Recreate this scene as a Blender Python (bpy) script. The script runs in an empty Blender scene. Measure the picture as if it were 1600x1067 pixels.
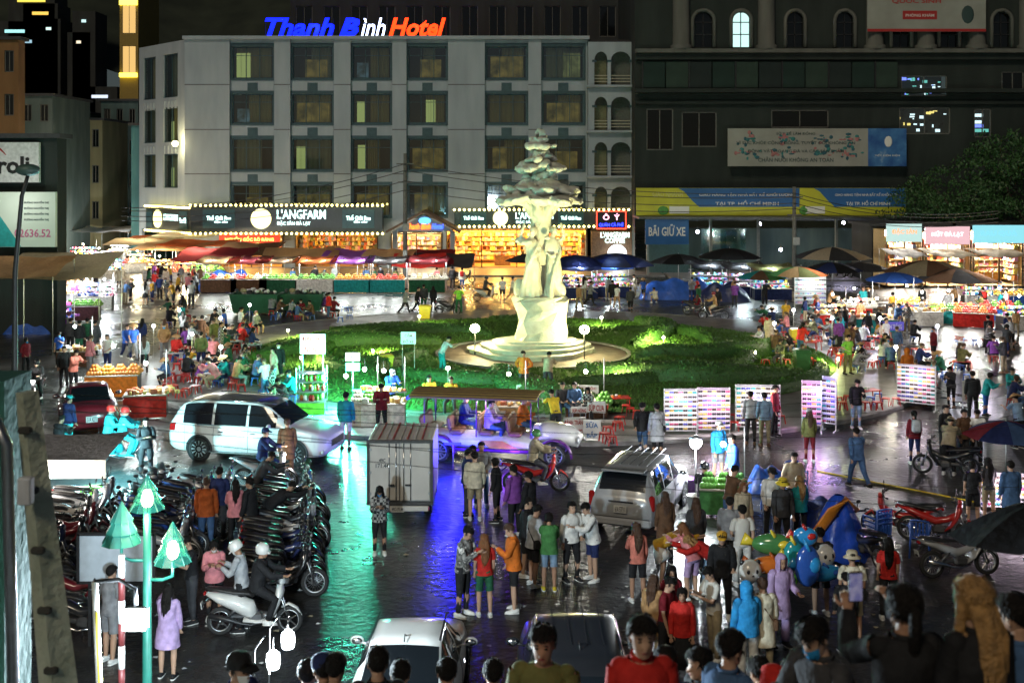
import bpy, bmesh, math, random
from mathutils import Vector, Matrix
import numpy as np
R = math.radians
S = bpy.context.scene
COL = S.collection
rnd = random.Random(7)

# ------------------------------------------------------------------ camera
FPX, CH, HY = 1800.0, 8.6, 274.0
cam = bpy.data.cameras.new('camera'); camo = bpy.data.objects.new('camera', cam); COL.objects.link(camo)
cam.sensor_width = 36; cam.lens = 36 * FPX / 1600; cam.shift_y = -(533.5 - HY) / 1600
cam.clip_start = 0.1; cam.clip_end = 2000
camo.location = (0, 0, CH); camo.rotation_euler = (R(90), 0, 0)
cam.dof.use_dof = True; cam.dof.focus_distance = 38; cam.dof.aperture_fstop = 2.2
S.camera = camo
# ------------------------------------------------------------------ night sky
W = bpy.data.worlds.new('World'); S.world = W; W.use_nodes = True
_n = W.node_tree.nodes; _l = W.node_tree.links
bg = _n['Background']; sk = _n.new('ShaderNodeTexSky'); sk.sky_type = 'NISHITA'; sk.sun_disc = False
SUN_EL, SUN_AZ = R(40), R(205)
sk.sun_elevation = SUN_EL; sk.sun_rotation = SUN_AZ
_l.new(sk.outputs[0], bg.inputs[0]); bg.inputs[1].default_value = 0.0058
sun = bpy.data.lights.new('sun', 'SUN'); suno = bpy.data.objects.new('sun', sun); COL.objects.link(suno)
sun.energy = 0.43; sun.angle = R(14); sun.color = (1.0, .86, .62)
suno.rotation_euler = Vector((-math.sin(SUN_AZ) * math.cos(SUN_EL), -math.cos(SUN_AZ) * math.cos(SUN_EL), -math.sin(SUN_EL))).to_track_quat('-Z', 'Y').to_euler()
# ------------------------------------------------------------------ exposure / render
S.view_settings.view_transform = 'Standard'; S.view_settings.look = 'None'
S.view_settings.exposure = 0.9; S.view_settings.gamma = 1; S.view_settings.use_curve_mapping = False
S.render.engine = 'CYCLES'
cy = S.cycles
cy.use_adaptive_sampling = True; cy.adaptive_threshold = .02; cy.use_denoising = True; cy.denoiser = 'OPENIMAGEDENOISE'; cy.denoising_input_passes = 'RGB_ALBEDO_NORMAL'
cy.max_bounces = 5; cy.diffuse_bounces = 2; cy.glossy_bounces = 3; cy.transmission_bounces = 3; cy.transparent_max_bounces = 10
cy.sample_clamp_indirect = 2.5; cy.sample_clamp_direct = 0; cy.use_light_tree = True
cy.caustics_reflective = False; cy.caustics_refractive = False; cy.blur_glossy = 0.5

# ------------------------------------------------------------------ from the plan of the square to metres
def G(px, py, z=0.0):
    Y = FPX * (CH - z) / (py - HY); return Vector(((px - 800) * Y / FPX, Y, z))
def Xa(px, Y): return (px - 800) * Y / FPX
def Za(py, Y): return CH - (py - HY) * Y / FPX

# ------------------------------------------------------------------ materials
_M = {}
def nt(m):
    m.use_nodes = True; return m.node_tree.nodes, m.node_tree.links, m.node_tree.nodes['Principled BSDF']
def M(key, c=(.5, .5, .5), rough=.6, metal=0., var=.18, scale=6., emit=None, es=0., bump=0., bscale=30., spec=.5, coat=0., alpha=1.):
    """plain procedural material: colour, mottling, relief"""
    if key in _M: return _M[key]
    m = bpy.data.materials.new(key); n, l, b = nt(m)
    b.inputs['Roughness'].default_value = rough; b.inputs['Metallic'].default_value = metal
    b.inputs['Specular IOR Level'].default_value = spec; b.inputs['Coat Weight'].default_value = coat; b.inputs['Coat Roughness'].default_value = .08
    b.inputs['Base Color'].default_value = (*c, 1)
    m.diffuse_color = (*c, 1)
    if var > 0:
        tc = n.new('ShaderNodeTexCoord'); tx = n.new('ShaderNodeTexNoise'); tx.inputs['Scale'].default_value = scale; tx.inputs['Detail'].default_value = 4
        l.new(tc.outputs['Object'], tx.inputs['Vector'])
        mr = n.new('ShaderNodeMapRange'); mr.inputs[1].default_value = .3; mr.inputs[2].default_value = .7
        mr.inputs[3].default_value = 1 - var; mr.inputs[4].default_value = 1 + var; l.new(tx.outputs['Fac'], mr.inputs[0])
        mx = n.new('ShaderNodeVectorMath'); mx.operation = 'SCALE'; mx.inputs[0].default_value = c; l.new(mr.outputs[0], mx.inputs['Scale'])
        l.new(mx.outputs[0], b.inputs['Base Color'])
        if bump > 0:
            t2 = n.new('ShaderNodeTexNoise'); t2.inputs['Scale'].default_value = bscale; t2.inputs['Detail'].default_value = 3; l.new(tc.outputs['Object'], t2.inputs['Vector'])
            bp = n.new('ShaderNodeBump'); bp.inputs['Strength'].default_value = bump; bp.inputs['Distance'].default_value = .05
            l.new(t2.outputs['Fac'], bp.inputs['Height']); l.new(bp.outputs[0], b.inputs['Normal'])
    if emit:
        b.inputs['Emission Color'].default_value = (*emit, 1); b.inputs['Emission Strength'].default_value = es
        m.cycles.emission_sampling = 'NONE'
    if alpha < 1: b.inputs['Alpha'].default_value = alpha
    _M[key] = m; return m
def E(key, c, s, sample=False):
    """something that gives off light"""
    m = M('lit_' + key, (.02, .02, .02), .5, var=0, emit=c, es=s)
    if sample: m.cycles.emission_sampling = 'FRONT_BACK'
    return m
def ramp_mat(key, cols, scale=4., rough=.7, detail=6., bump=0., bscale=20., kind='noise', stretch=(1, 1, 1)):
    """mottled material from a colour ramp [(pos, rgb), ...]"""
    if key in _M: return _M[key]
    m = bpy.data.materials.new(key); n, l, b = nt(m); b.inputs['Roughness'].default_value = rough
    tc = n.new('ShaderNodeTexCoord'); mp = n.new('ShaderNodeMapping'); mp.inputs['Scale'].default_value = stretch
    l.new(tc.outputs['Object'], mp.inputs[0])
    if kind == 'voronoi':
        tx = n.new('ShaderNodeTexVoronoi'); tx.inputs['Scale'].default_value = scale; o = tx.outputs['Color']
    elif kind == 'wave':
        tx = n.new('ShaderNodeTexWave'); tx.inputs['Scale'].default_value = scale; tx.inputs['Distortion'].default_value = .6; o = tx.outputs['Fac']
    elif kind == 'checker':
        tx = n.new('ShaderNodeTexChecker'); tx.inputs['Scale'].default_value = scale; o = tx.outputs['Fac']
    else:
        tx = n.new('ShaderNodeTexNoise'); tx.inputs['Scale'].default_value = scale; tx.inputs['Detail'].default_value = detail; o = tx.outputs['Fac']
    l.new(mp.outputs[0], tx.inputs['Vector'])
    cr = n.new('ShaderNodeValToRGB'); l.new(o, cr.inputs[0]); e = cr.color_ramp.elements
    while len(e) < len(cols): e.new(.5)
    for q, (p, c) in zip(e, cols): q.position = p; q.color = (*c, 1)
    if kind == 'checker' or kind == 'voronoi': cr.color_ramp.interpolation = 'CONSTANT'
    l.new(cr.outputs[0], b.inputs['Base Color'])
    if bump > 0:
        t2 = n.new('ShaderNodeTexNoise'); t2.inputs['Scale'].default_value = bscale; l.new(tc.outputs['Object'], t2.inputs['Vector'])
        bp = n.new('ShaderNodeBump'); bp.inputs['Strength'].default_value = bump; bp.inputs['Distance'].default_value = .05
        l.new(t2.outputs['Fac'], bp.inputs['Height']); l.new(bp.outputs[0], b.inputs['Normal'])
    _M[key] = m; return m

def wet_asphalt():
    m = bpy.data.materials.new('wet_asphalt'); n, l, b = nt(m)
    tc = n.new('ShaderNodeTexCoord')
    def noise(s, d=5, st=(1, 1, 1)):
        mp = n.new('ShaderNodeMapping'); mp.inputs['Scale'].default_value = st; l.new(tc.outputs['Object'], mp.inputs[0])
        t = n.new('ShaderNodeTexNoise'); t.inputs['Scale'].default_value = s; t.inputs['Detail'].default_value = d; l.new(mp.outputs[0], t.inputs['Vector']); return t
    big = noise(.22, 6); mid = noise(1.3, 5); fine = noise(38, 2); rip = noise(5.5, 4)
    cr = n.new('ShaderNodeValToRGB'); l.new(mid.outputs['Fac'], cr.inputs[0])
    cr.color_ramp.elements[0].position = .3; cr.color_ramp.elements[0].color = (.014, .015, .016, 1)
    cr.color_ramp.elements[1].position = .7; cr.color_ramp.elements[1].color = (.040, .039, .036, 1)
    l.new(cr.outputs[0], b.inputs['Base Color'])
    ma = n.new('ShaderNodeMath'); ma.operation = 'ADD'; l.new(big.outputs['Fac'], ma.inputs[0])
    mm = n.new('ShaderNodeMath'); mm.operation = 'MULTIPLY'; mm.inputs[1].default_value = .35; l.new(mid.outputs['Fac'], mm.inputs[0]); l.new(mm.outputs[0], ma.inputs[1])
    mr = n.new('ShaderNodeMapRange'); mr.inputs[1].default_value = .5; mr.inputs[2].default_value = .85; mr.inputs[3].default_value = .17; mr.inputs[4].default_value = .46
    l.new(ma.outputs[0], mr.inputs[0]); l.new(mr.outputs[0], b.inputs['Roughness'])
    b.inputs['IOR'].default_value = 1.5; b.inputs['Specular IOR Level'].default_value = .62
    b1 = n.new('ShaderNodeBump'); b1.inputs['Strength'].default_value = .5; b1.inputs['Distance'].default_value = .010; l.new(fine.outputs['Fac'], b1.inputs['Height'])
    b2 = n.new('ShaderNodeBump'); b2.inputs['Strength'].default_value = .6; b2.inputs['Distance'].default_value = .05; l.new(rip.outputs['Fac'], b2.inputs['Height']); l.new(b1.outputs[0], b2.inputs['Normal'])
    l.new(b2.outputs[0], b.inputs['Normal'])
    return m

def glass_pane(key='window_glass', tint=(.6, .7, .7), mix=.22):
    if key in _M: return _M[key]
    m = bpy.data.materials.new(key); m.use_nodes = True; n = m.node_tree.nodes; l = m.node_tree.links; n.clear()
    o = n.new('ShaderNodeOutputMaterial'); t = n.new('ShaderNodeBsdfTransparent'); g = n.new('ShaderNodeBsdfGlossy'); mx = n.new('ShaderNodeMixShader')
    t.inputs[0].default_value = (*tint, 1); g.inputs['Roughness'].default_value = .06; g.inputs[0].default_value = (.8, .85, .9, 1)
    mx.inputs[0].default_value = mix; l.new(t.outputs[0], mx.inputs[1]); l.new(g.outputs[0], mx.inputs[2]); l.new(mx.outputs[0], o.inputs[0])
    _M[key] = m; return m

# ------------------------------------------------------------------ mesh helpers
class MB:
    def __init__(s): s.v = []; s.f = []; s.m = []; s.sm = []
    def add(s, vs, fs, mi=0, smooth=False):
        o = len(s.v); s.v += [tuple(p) for p in vs]
        s.f += [tuple(i + o for i in f) for f in fs]; s.m += [mi] * len(fs); s.sm += [smooth] * len(fs)
    def box(s, c, d, mi=0, rz=0., rx=0., ry=0., bev=0.):
        hx, hy, hz = d[0] / 2, d[1] / 2, d[2] / 2
        if bev > 0:
            k = min(bev, hx * .9, hy * .9, hz * .9); vs = []
            for z, q in ((-hz, k), (-hz + k, 0), (hz - k, 0), (hz, k)):
                a, b2 = hx - q, hy - q
                vs += [(-a + k, -b2, z), (a - k, -b2, z), (a, -b2 + k, z), (a, b2 - k, z), (a - k, b2, z), (-a + k, b2, z), (-a, b2 - k, z), (-a, -b2 + k, z)]
            fs = [tuple(range(7, -1, -1)), tuple(range(24, 32))]
            for r in range(3):
                for i in range(8): j = (i + 1) % 8; fs.append((r * 8 + i, r * 8 + j, r * 8 + 8 + j, r * 8 + 8 + i))
        else:
            vs = [(x, y, z) for z in (-hz, hz) for x, y in ((-hx, -hy), (hx, -hy), (hx, hy), (-hx, hy))]
            fs = [(3, 2, 1, 0), (4, 5, 6, 7), (0, 1, 5, 4), (1, 2, 6, 5), (2, 3, 7, 6), (3, 0, 4, 7)]
        if rz or rx or ry:
            mt = Matrix.Rotation(rz, 3, 'Z') @ Matrix.Rotation(ry, 3, 'Y') @ Matrix.Rotation(rx, 3, 'X'); vs = [mt @ Vector(p) for p in vs]
        s.add([(p[0] + c[0], p[1] + c[1], p[2] + c[2]) for p in vs], fs, mi); return s
    def quad(s, a, b, c, d, mi=0): s.add([a, b, c, d], [(0, 1, 2, 3)], mi); return s
    def tube(s, pts, rad, n=8, mi=0, caps=True, ref=None, wob=0., seed=0):
        """swept tube; rad: list of r or (a, b)"""
        P = [Vector(p) for p in pts]; k = len(P); vs = []; fs = []
        if not isinstance(rad, (list, tuple)): rad = [rad] * k
        rr = random.Random(seed)
        for i in range(k):
            t = (P[min(i + 1, k - 1)] - P[max(i - 1, 0)])
            if t.length < 1e-9: t = Vector((0, 0, 1))
            t.normalize(); x = Vector(ref) if ref is not None else Vector((1, 0, 0))
            if abs(t.dot(x)) > .92: x = Vector((0, 1, 0))
            a = (x - t * t.dot(x)).normalized(); b = t.cross(a)
            q = rad[i]; ra, rb = q if isinstance(q, (list, tuple)) else (q, q)
            ph = rr.random() * 6
            for j in range(n):
                th = 2 * math.pi * j / n; w = 1 + wob * (math.sin(3 * th + ph) + .6 * rr.uniform(-1, 1)) if wob else 1
                vs.append(P[i] + a * (ra * math.cos(th) * w) + b * (rb * math.sin(th) * w))
        for i in range(k - 1):
            for j in range(n): j2 = (j + 1) % n; fs.append((i * n + j, i * n + j2, i * n + n + j2, i * n + n + j))
        s.add(vs, fs, mi, n > 5)
        if caps:
            o = len(s.v) - len(vs)
            s.f += [tuple(o + j for j in range(n - 1, -1, -1)), tuple(o + (k - 1) * n + j for j in range(n))]; s.m += [mi, mi]; s.sm += [False, False]
        return s
    def bar(s, a, b, w=.04, mi=0, n=4): return s.tube([a, b], w / 2 * (1.414 if n == 4 else 1), n, mi)
    def ell(s, c, r, n=10, k=6, mi=0, rot=None):
        vs = [(0, 0, -1)]; fs = []
        for i in range(1, k):
            a = math.pi * i / k - math.pi / 2
            for j in range(n): t = 2 * math.pi * j / n; vs.append((math.cos(a) * math.cos(t), math.cos(a) * math.sin(t), math.sin(a)))
        vs.append((0, 0, 1)); T = len(vs) - 1
        for j in range(n): j2 = (j + 1) % n; fs.append((0, 1 + j2, 1 + j)); fs.append((T, T - n + j, T - n + j2))
        for i in range(k - 2):
            for j in range(n): j2 = (j + 1) % n; a = 1 + i * n; fs.append((a + j, a + j2, a + n + j2, a + n + j))
        r = r if isinstance(r, (list, tuple)) else (r, r, r); out = []
        for p in vs:
            q = Vector((p[0] * r[0], p[1] * r[1], p[2] * r[2]))
            if rot is not None: q = rot @ q
            out.append((q.x + c[0], q.y + c[1], q.z + c[2]))
        s.add(out, fs, mi, True); return s
    def lathe(s, prof, c=(0, 0, 0), n=16, mi=0, axis='Z', smooth=True, a0=0., a1=2 * math.pi):
        vs = []; fs = []; full = abs(a1 - a0 - 2 * math.pi) < 1e-6; m = n if full else n + 1
        for r, z in prof:
            for j in range(m):
                t = a0 + (a1 - a0) * j / n; x, y = r * math.cos(t), r * math.sin(t)
                p = (x, y, z) if axis == 'Z' else ((z, x, y) if axis == 'X' else (x, z, y))
                vs.append((p[0] + c[0], p[1] + c[1], p[2] + c[2]))
        for i in range(len(prof) - 1):
            for j in range(n):
                j2 = (j + 1) % m if full else j + 1
                fs.append((i * m + j, i * m + j2, i * m + m + j2, i * m + m + j))
        s.add(vs, fs, mi, smooth); return s
    def prism(s, poly, z0, z1, mi=0):
        n = len(poly); vs = [(x, y, z0) for x, y in poly] + [(x, y, z1) for x, y in poly]
        s.add(vs, [tuple(range(n - 1, -1, -1)), tuple(range(n, 2 * n))] + [(i, (i + 1) % n, n + (i + 1) % n, n + i) for i in range(n)], mi); return s
    def grid(s, fn, nu, nv, mi=0, smooth=True):
        vs = [fn(i / nu, j / nv) for i in range(nu + 1) for j in range(nv + 1)]
        fs = [(i * (nv + 1) + j, (i + 1) * (nv + 1) + j, (i + 1) * (nv + 1) + j + 1, i * (nv + 1) + j + 1) for i in range(nu) for j in range(nv)]
        s.add(vs, fs, mi, smooth); return s
    def mesh(s, name='mesh'):
        me = bpy.data.meshes.new(name); me.from_pydata(s.v, [], s.f)
        if s.f:
            me.polygons.foreach_set('material_index', s.m); me.polygons.foreach_set('use_smooth', s.sm)
        me.update(); return me
    def build(s, name, mats, parent=None, loc=None, rz=0., kind=None):
        return ob(name, s.mesh(name), mats, parent, loc, rz, kind)

def ob(name, me, mats, parent=None, loc=None, rz=0., kind=None):
    """object from mesh; materials sit on the object so that alike meshes can be shared"""
    if mats is not None and not isinstance(mats, (list, tuple)): mats = [mats]
    if mats:
        while len(me.materials) < len(mats): me.materials.append(None)
    o = bpy.data.objects.new(name, me); COL.objects.link(o)
    if mats:
        for i, m in enumerate(mats): o.material_slots[i].link = 'OBJECT'; o.material_slots[i].material = m
    if parent is not None: o.parent = parent
    if loc is not None: o.location = loc
    if rz: o.rotation_euler.z = rz
    if kind: o['kind'] = kind
    return o
THINGS = []
def tag(o, label, cat, group=None, px=None):
    o['label'] = label; o['category'] = cat
    if group: o['group'] = group
    THINGS.append(o); return o
def thing(name, label, cat, loc=(0, 0, 0), rz=0., group=None):
    o = bpy.data.objects.new(name, None); o.empty_display_size = .2; COL.objects.link(o)
    o.location = loc; o.rotation_euler.z = rz; return tag(o, label, cat, group)
def struct(o): o['kind'] = 'structure'; return o
def copy_tree(o, parent=None):
    c = o.copy(); COL.objects.link(c); c.parent = parent
    for ch in list(o.children): copy_tree(ch, c)
    return c
def lamp(parent, loc, color, power, radius=.08, name='lamp_light', spot=None):
    L = bpy.data.lights.new(name, 'POINT' if spot is None else 'SPOT'); L.energy = power; L.color = color; L.shadow_soft_size = radius
    if spot is not None: L.spot_size = R(spot[0]); L.spot_blend = .6
    o = bpy.data.objects.new(name, L); COL.objects.link(o); o.location = loc
    if spot is not None: o.rotation_euler = Vector(spot[1]).to_track_quat('-Z', 'Y').to_euler()
    if parent is not None: o.parent = parent
    return o
_TX = {}
TS = bpy.data.scenes.new('workbench')
def bake(o):
    TS.collection.objects.link(o)
    with bpy.context.temp_override(scene=TS, view_layer=TS.view_layers[0]): dg = bpy.context.evaluated_depsgraph_get(); me = bpy.data.meshes.new_from_object(o.evaluated_get(dg))
    bpy.data.objects.remove(o); return me
def text(s, w, h, mat, parent, loc, rot=(R(90), 0, 0), name='lettering', depth=.012, bold=.012, shear=0., space=1.):
    """raised lettering fitted into w x h, centred on loc; reads along local X, faces -Y when rot is the default"""
    key = (s, bold, shear, space)
    if key not in _TX:
        c = bpy.data.curves.new('t', 'FONT'); c.body = s; c.align_x = 'CENTER'; c.align_y = 'CENTER'; c.offset = bold; c.shear = shear; c.extrude = .02; c.resolution_u = 2; c.space_character = space
        me = bake(bpy.data.objects.new('t', c))
        n = len(me.vertices); a = np.zeros(n * 3, 'f'); me.vertices.foreach_get('co', a); a = a.reshape(-1, 3)
        lo, hi = a.min(0), a.max(0); a -= (lo + hi) / 2; a[:, 0] /= max(hi[0] - lo[0], 1e-6); a[:, 1] /= max(hi[1] - lo[1], 1e-6); a[:, 2] /= .04
        me.vertices.foreach_set('co', a.ravel()); me.materials.clear(); me.update(); _TX[key] = me
    o = ob(name, _TX[key], mat, parent, loc); o.rotation_euler = rot; o.scale = (w, h, depth); return o
# ================================================================== people
CL = dict(black=(.018, .018, .02), charcoal=(.05, .05, .055), grey=(.22, .22, .23), silver=(.42, .43, .45), white=(.72, .71, .68), navy=(.02, .03, .10), blue=(.03, .10, .42),
          azure=(.03, .28, .62), denim=(.06, .12, .24), paledenim=(.22, .32, .45), red=(.50, .025, .02), maroon=(.16, .012, .02), pink=(.62, .22, .24), salmon=(.62, .20, .15), orange=(.60, .15, .02),
          rust=(.42, .09, .02), mustard=(.55, .30, .03), yellow=(.70, .52, .04), beige=(.50, .42, .30), camel=(.38, .22, .10), brown=(.13, .07, .04), khaki=(.34, .28, .18), olive=(.15, .15, .05),
          green=(.06, .20, .06), forest=(.02, .10, .05), lime=(.20, .50, .05), teal=(.02, .28, .30), cyan=(.04, .50, .55), purple=(.20, .06, .30), lilac=(.45, .32, .55), cream=(.66, .60, .46))
def cloth(c):
    if c == 'floral': return ramp_mat('floral_cloth', [(0, (.7, .68, .64)), (.53, (.03, .03, .03)), (.62, (.68, .66, .62))], 9, .8, 2)
    if c == 'plaid': return ramp_mat('plaid_cloth', [(0, (.02, .02, .025)), (.5, (.35, .35, .33))], 14, .85, kind='checker')
    if c == 'striped': return ramp_mat('striped_cloth', [(0, (.62, .60, .55)), (.45, (.62, .60, .55)), (.55, (.04, .05, .09))], 3.2, .85, kind='wave', stretch=(0, 0, 3))
    if c == 'camo': return ramp_mat('camo_cloth', [(0, (.05, .06, .03)), (.5, (.22, .22, .12)), (.6, (.05, .05, .03))], 7, .85, 2)
    return M('cloth_' + c, CL[c], .82, var=.3, scale=7, bump=.6, bscale=9, spec=.2)
SK = [M('skin_%d' % i, c, .5, var=.08, scale=8, spec=.4) for i, c in enumerate([(.46, .27, .18), (.40, .22, .14), (.52, .32, .22)])]
HAIRM = dict(black=M('hair_black', (.010, .008, .007), .6, spec=.2, var=.3, scale=30, bump=.6, bscale=60), brown=M('hair_brown', (.07, .032, .016), .4, var=.3, scale=30, bump=.6, bscale=60),
             auburn=M('hair_auburn', (.20, .075, .025), .4, var=.3, scale=30, bump=.6, bscale=60), blond=M('hair_blond', (.36, .20, .07), .4, var=.35, scale=25, bump=.6, bscale=60), grey=M('hair_grey', (.3, .3, .3), .5, var=.3, scale=30))
FACE = [M('eye_dark', (.01, .008, .008), .2, var=0), M('lip', (.36, .10, .09), .4, var=0)]
# pose: lean, (thighL, kneeL, splayL), (R..), arms L/R (pitch, abduct, elbow, inward), head down, hip height for seats
POSES = dict(
    stand=(2, (2, 3, 3), (-2, 3, 3), (4, 7, 14, 0), (2, 7, 14, 0), 6, None),
    relax=(0, (6, 10, 5), (-3, 2, 4), (8, 10, 50, 30), (-6, 9, 12, 0), 2, None),
    phone=(6, (2, 4, 3), (0, 4, 3), (22, 6, 92, 30), (26, 6, 96, 30), 32, None),
    text1=(4, (2, 4, 3), (-2, 4, 4), (24, 6, 100, 25), (2, 8, 14, 0), 26, None),
    cross=(-2, (3, 4, 5), (-2, 3, 5), (22, 12, 92, 62), (26, 12, 88, 62), 4, None),
    pocket=(2, (2, 3, 4), (-2, 3, 4), (-14, 14, 48, 22), (-14, 14, 48, 22), 8, None),
    walk=(6, (24, 10, 1), (-22, 22, 1), (-20, 6, 20, 5), (22, 6, 28, 5), 6, None),
    stride=(6, (-18, 20, 1), (22, 8, 1), (20, 6, 30, 5), (-20, 6, 16, 5), 10, None),
    bend=(58, (12, 20, 4), (16, 24, 4), (48, 8, 30, 10), (54, 8, 26, 10), 52, None),
    stoop=(30, (6, 12, 5), (10, 14, 5), (46, 8, 40, 12), (38, 8, 52, 12), 40, None),
    serve=(12, (2, 4, 4), (0, 4, 4), (40, 8, 60, 20), (30, 8, 74, 25), 26, None),
    hips=(2, (2, 3, 8), (-2, 3, 8), (-22, 32, 78, 40), (-22, 32, 78, 40), 12, None),
    point=(2, (3, 4, 4), (-2, 4, 4), (80, 12, 15, 0), (2, 8, 16, 0), 4, None),
    photo=(0, (2, 3, 4), (-1, 3, 4), (62, 10, 70, 14), (66, 8, 66, 14), -2, None),
    carry=(4, (2, 4, 4), (-2, 4, 4), (4, 10, 70, 5), (2, 8, 20, 0), 8, None),
    sit=(14, (76, 98, 10), (80, 100, 12), (36, 8, 62, 22), (30, 8, 70, 22), 22, .36),
    sit2=(4, (84, 92, 14), (78, 86, 8), (18, 8, 60, 30), (20, 8, 52, 30), 10, .38),
    sitlean=(32, (80, 104, 14), (84, 106, 14), (42, 10, 66, 18), (50, 10, 52, 18), 34, .36),
    chair=(4, (82, 84, 6), (80, 84, 6), (26, 8, 66, 16), (22, 8, 60, 22), 14, .47),
    ride=(8, (62, 82, 13), (62, 82, 13), (44, 12, 36, 10), (44, 12, 36, 10), 6, .80),
    pillion=(6, (58, 88, 17), (58, 88, 17), (30, 10, 60, 10), (30, 10, 60, 10), 8, .86),
    squat=(26, (112, 128, 12), (112, 128, 12), (44, 8, 60, 20), (50, 8, 50, 20), 30, None))
def skel(pose, fem):
    lean, lL, lR, aL, aR, hp, hz = POSES[pose]
    le = R(lean); u = Vector((0, -math.sin(le), math.cos(le))); k = dict(u=u, fem=fem)
    hc = Vector((0, 0, 0)); k['hc'] = hc; k['ch'] = hc + u * .28; k['nb'] = hc + u * .49
    a = R((lean + hp) * .45); hd = Vector((0, -math.sin(a), math.cos(a))); k['hd'] = k['nb'] + hd * .145 + Vector((0, -.012, 0)); k['hp'] = R(hp)
    for sg, L, A in ((1, lL, aL), (-1, lR, aR)):
        t, kn, sp = map(R, L); j = hc + Vector((sg * .088, 0, -.02))
        d1 = Vector((sg * math.sin(sp), -math.sin(t) * math.cos(sp), -math.cos(t) * math.cos(sp))); kk = j + d1 * .41
        d2 = Vector((sg * math.sin(sp) * .25, -math.sin(t - kn), -math.cos(t - kn))).normalized(); an = kk + d2 * .40
        k['leg', sg] = (j, kk, an)
        p, ab, e, inn = map(R, A); s = k['nb'] - u * .045 + Vector((sg * (.155 if fem else .178), 0, 0))
        p += le * .5
        d1 = Vector((sg * math.sin(ab), -math.sin(p) * math.cos(ab), -math.cos(p) * math.cos(ab))); el = s + d1 * .275
        d2 = Vector((-sg * math.sin(inn), -math.sin(p + e) * math.cos(inn), -math.cos(p + e) * math.cos(inn))); wr = el + d2 * .245
        k['arm', sg] = (s, el, wr, d2)
    z0 = min(k['leg', 1][2].z, k['leg', -1][2].z) - .075
    dz = -z0 if hz is None else hz + .09
    for q in ('hc', 'ch', 'nb', 'hd'): k[q] = k[q] + Vector((0, 0, dz))
    for sg in (1, -1):
        k['leg', sg] = tuple(p + Vector((0, 0, dz)) for p in k['leg', sg]); a4 = k['arm', sg]; k['arm', sg] = tuple(p + Vector((0, 0, dz)) for p in a4[:3]) + (a4[3],)
    k['dz'] = dz; return k
_P = {}
def hmat(k): return Matrix.Translation(k['hd']) @ Matrix.Rotation(k['hp'], 4, 'X')
HZ = [-.118, -.102, -.07, -.035, 0, .035, .07, .1, .116]
HWD = [.018, .042, .058, .067, .072, .074, .069, .05, .018]
HF = [.064, .083, .087, .087, .086, .088, .082, .058, .022]
HB = [.02, -.012, -.045, -.074, -.09, -.096, -.09, -.064, -.022]
def interp(xs, ys, x): return float(np.interp(x, xs, ys))
def headpt(z, th, g=1., off=0.):
    w = interp(HZ, HWD, z) * g + off; f = interp(HZ, HF, z) * g + off; b = interp(HZ, HB, z) * g - off
    cyy = (f + b) / 2; d = (f - b) / 2
    return Vector((w * math.sin(th), -(cyy + d * math.cos(th)), z))
def remesh(mb, vox, smooth=2):
    me = mb.mesh('tmp'); o = bpy.data.objects.new('tmp', me)
    m = o.modifiers.new('r', 'REMESH'); m.mode = 'VOXEL'; m.voxel_size = vox; m.use_smooth_shade = True
    if smooth: q = o.modifiers.new('s', 'SMOOTH'); q.iterations = smooth; q.factor = .5
    out = bake(o); bpy.data.meshes.remove(me)
    n = len(out.vertices); a = np.zeros(n * 3, 'f'); out.vertices.foreach_get('co', a); vs = a.reshape(-1, 3).tolist(); fs = [tuple(p.vertices) for p in out.polygons]
    bpy.data.meshes.remove(out); return vs, fs
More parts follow.
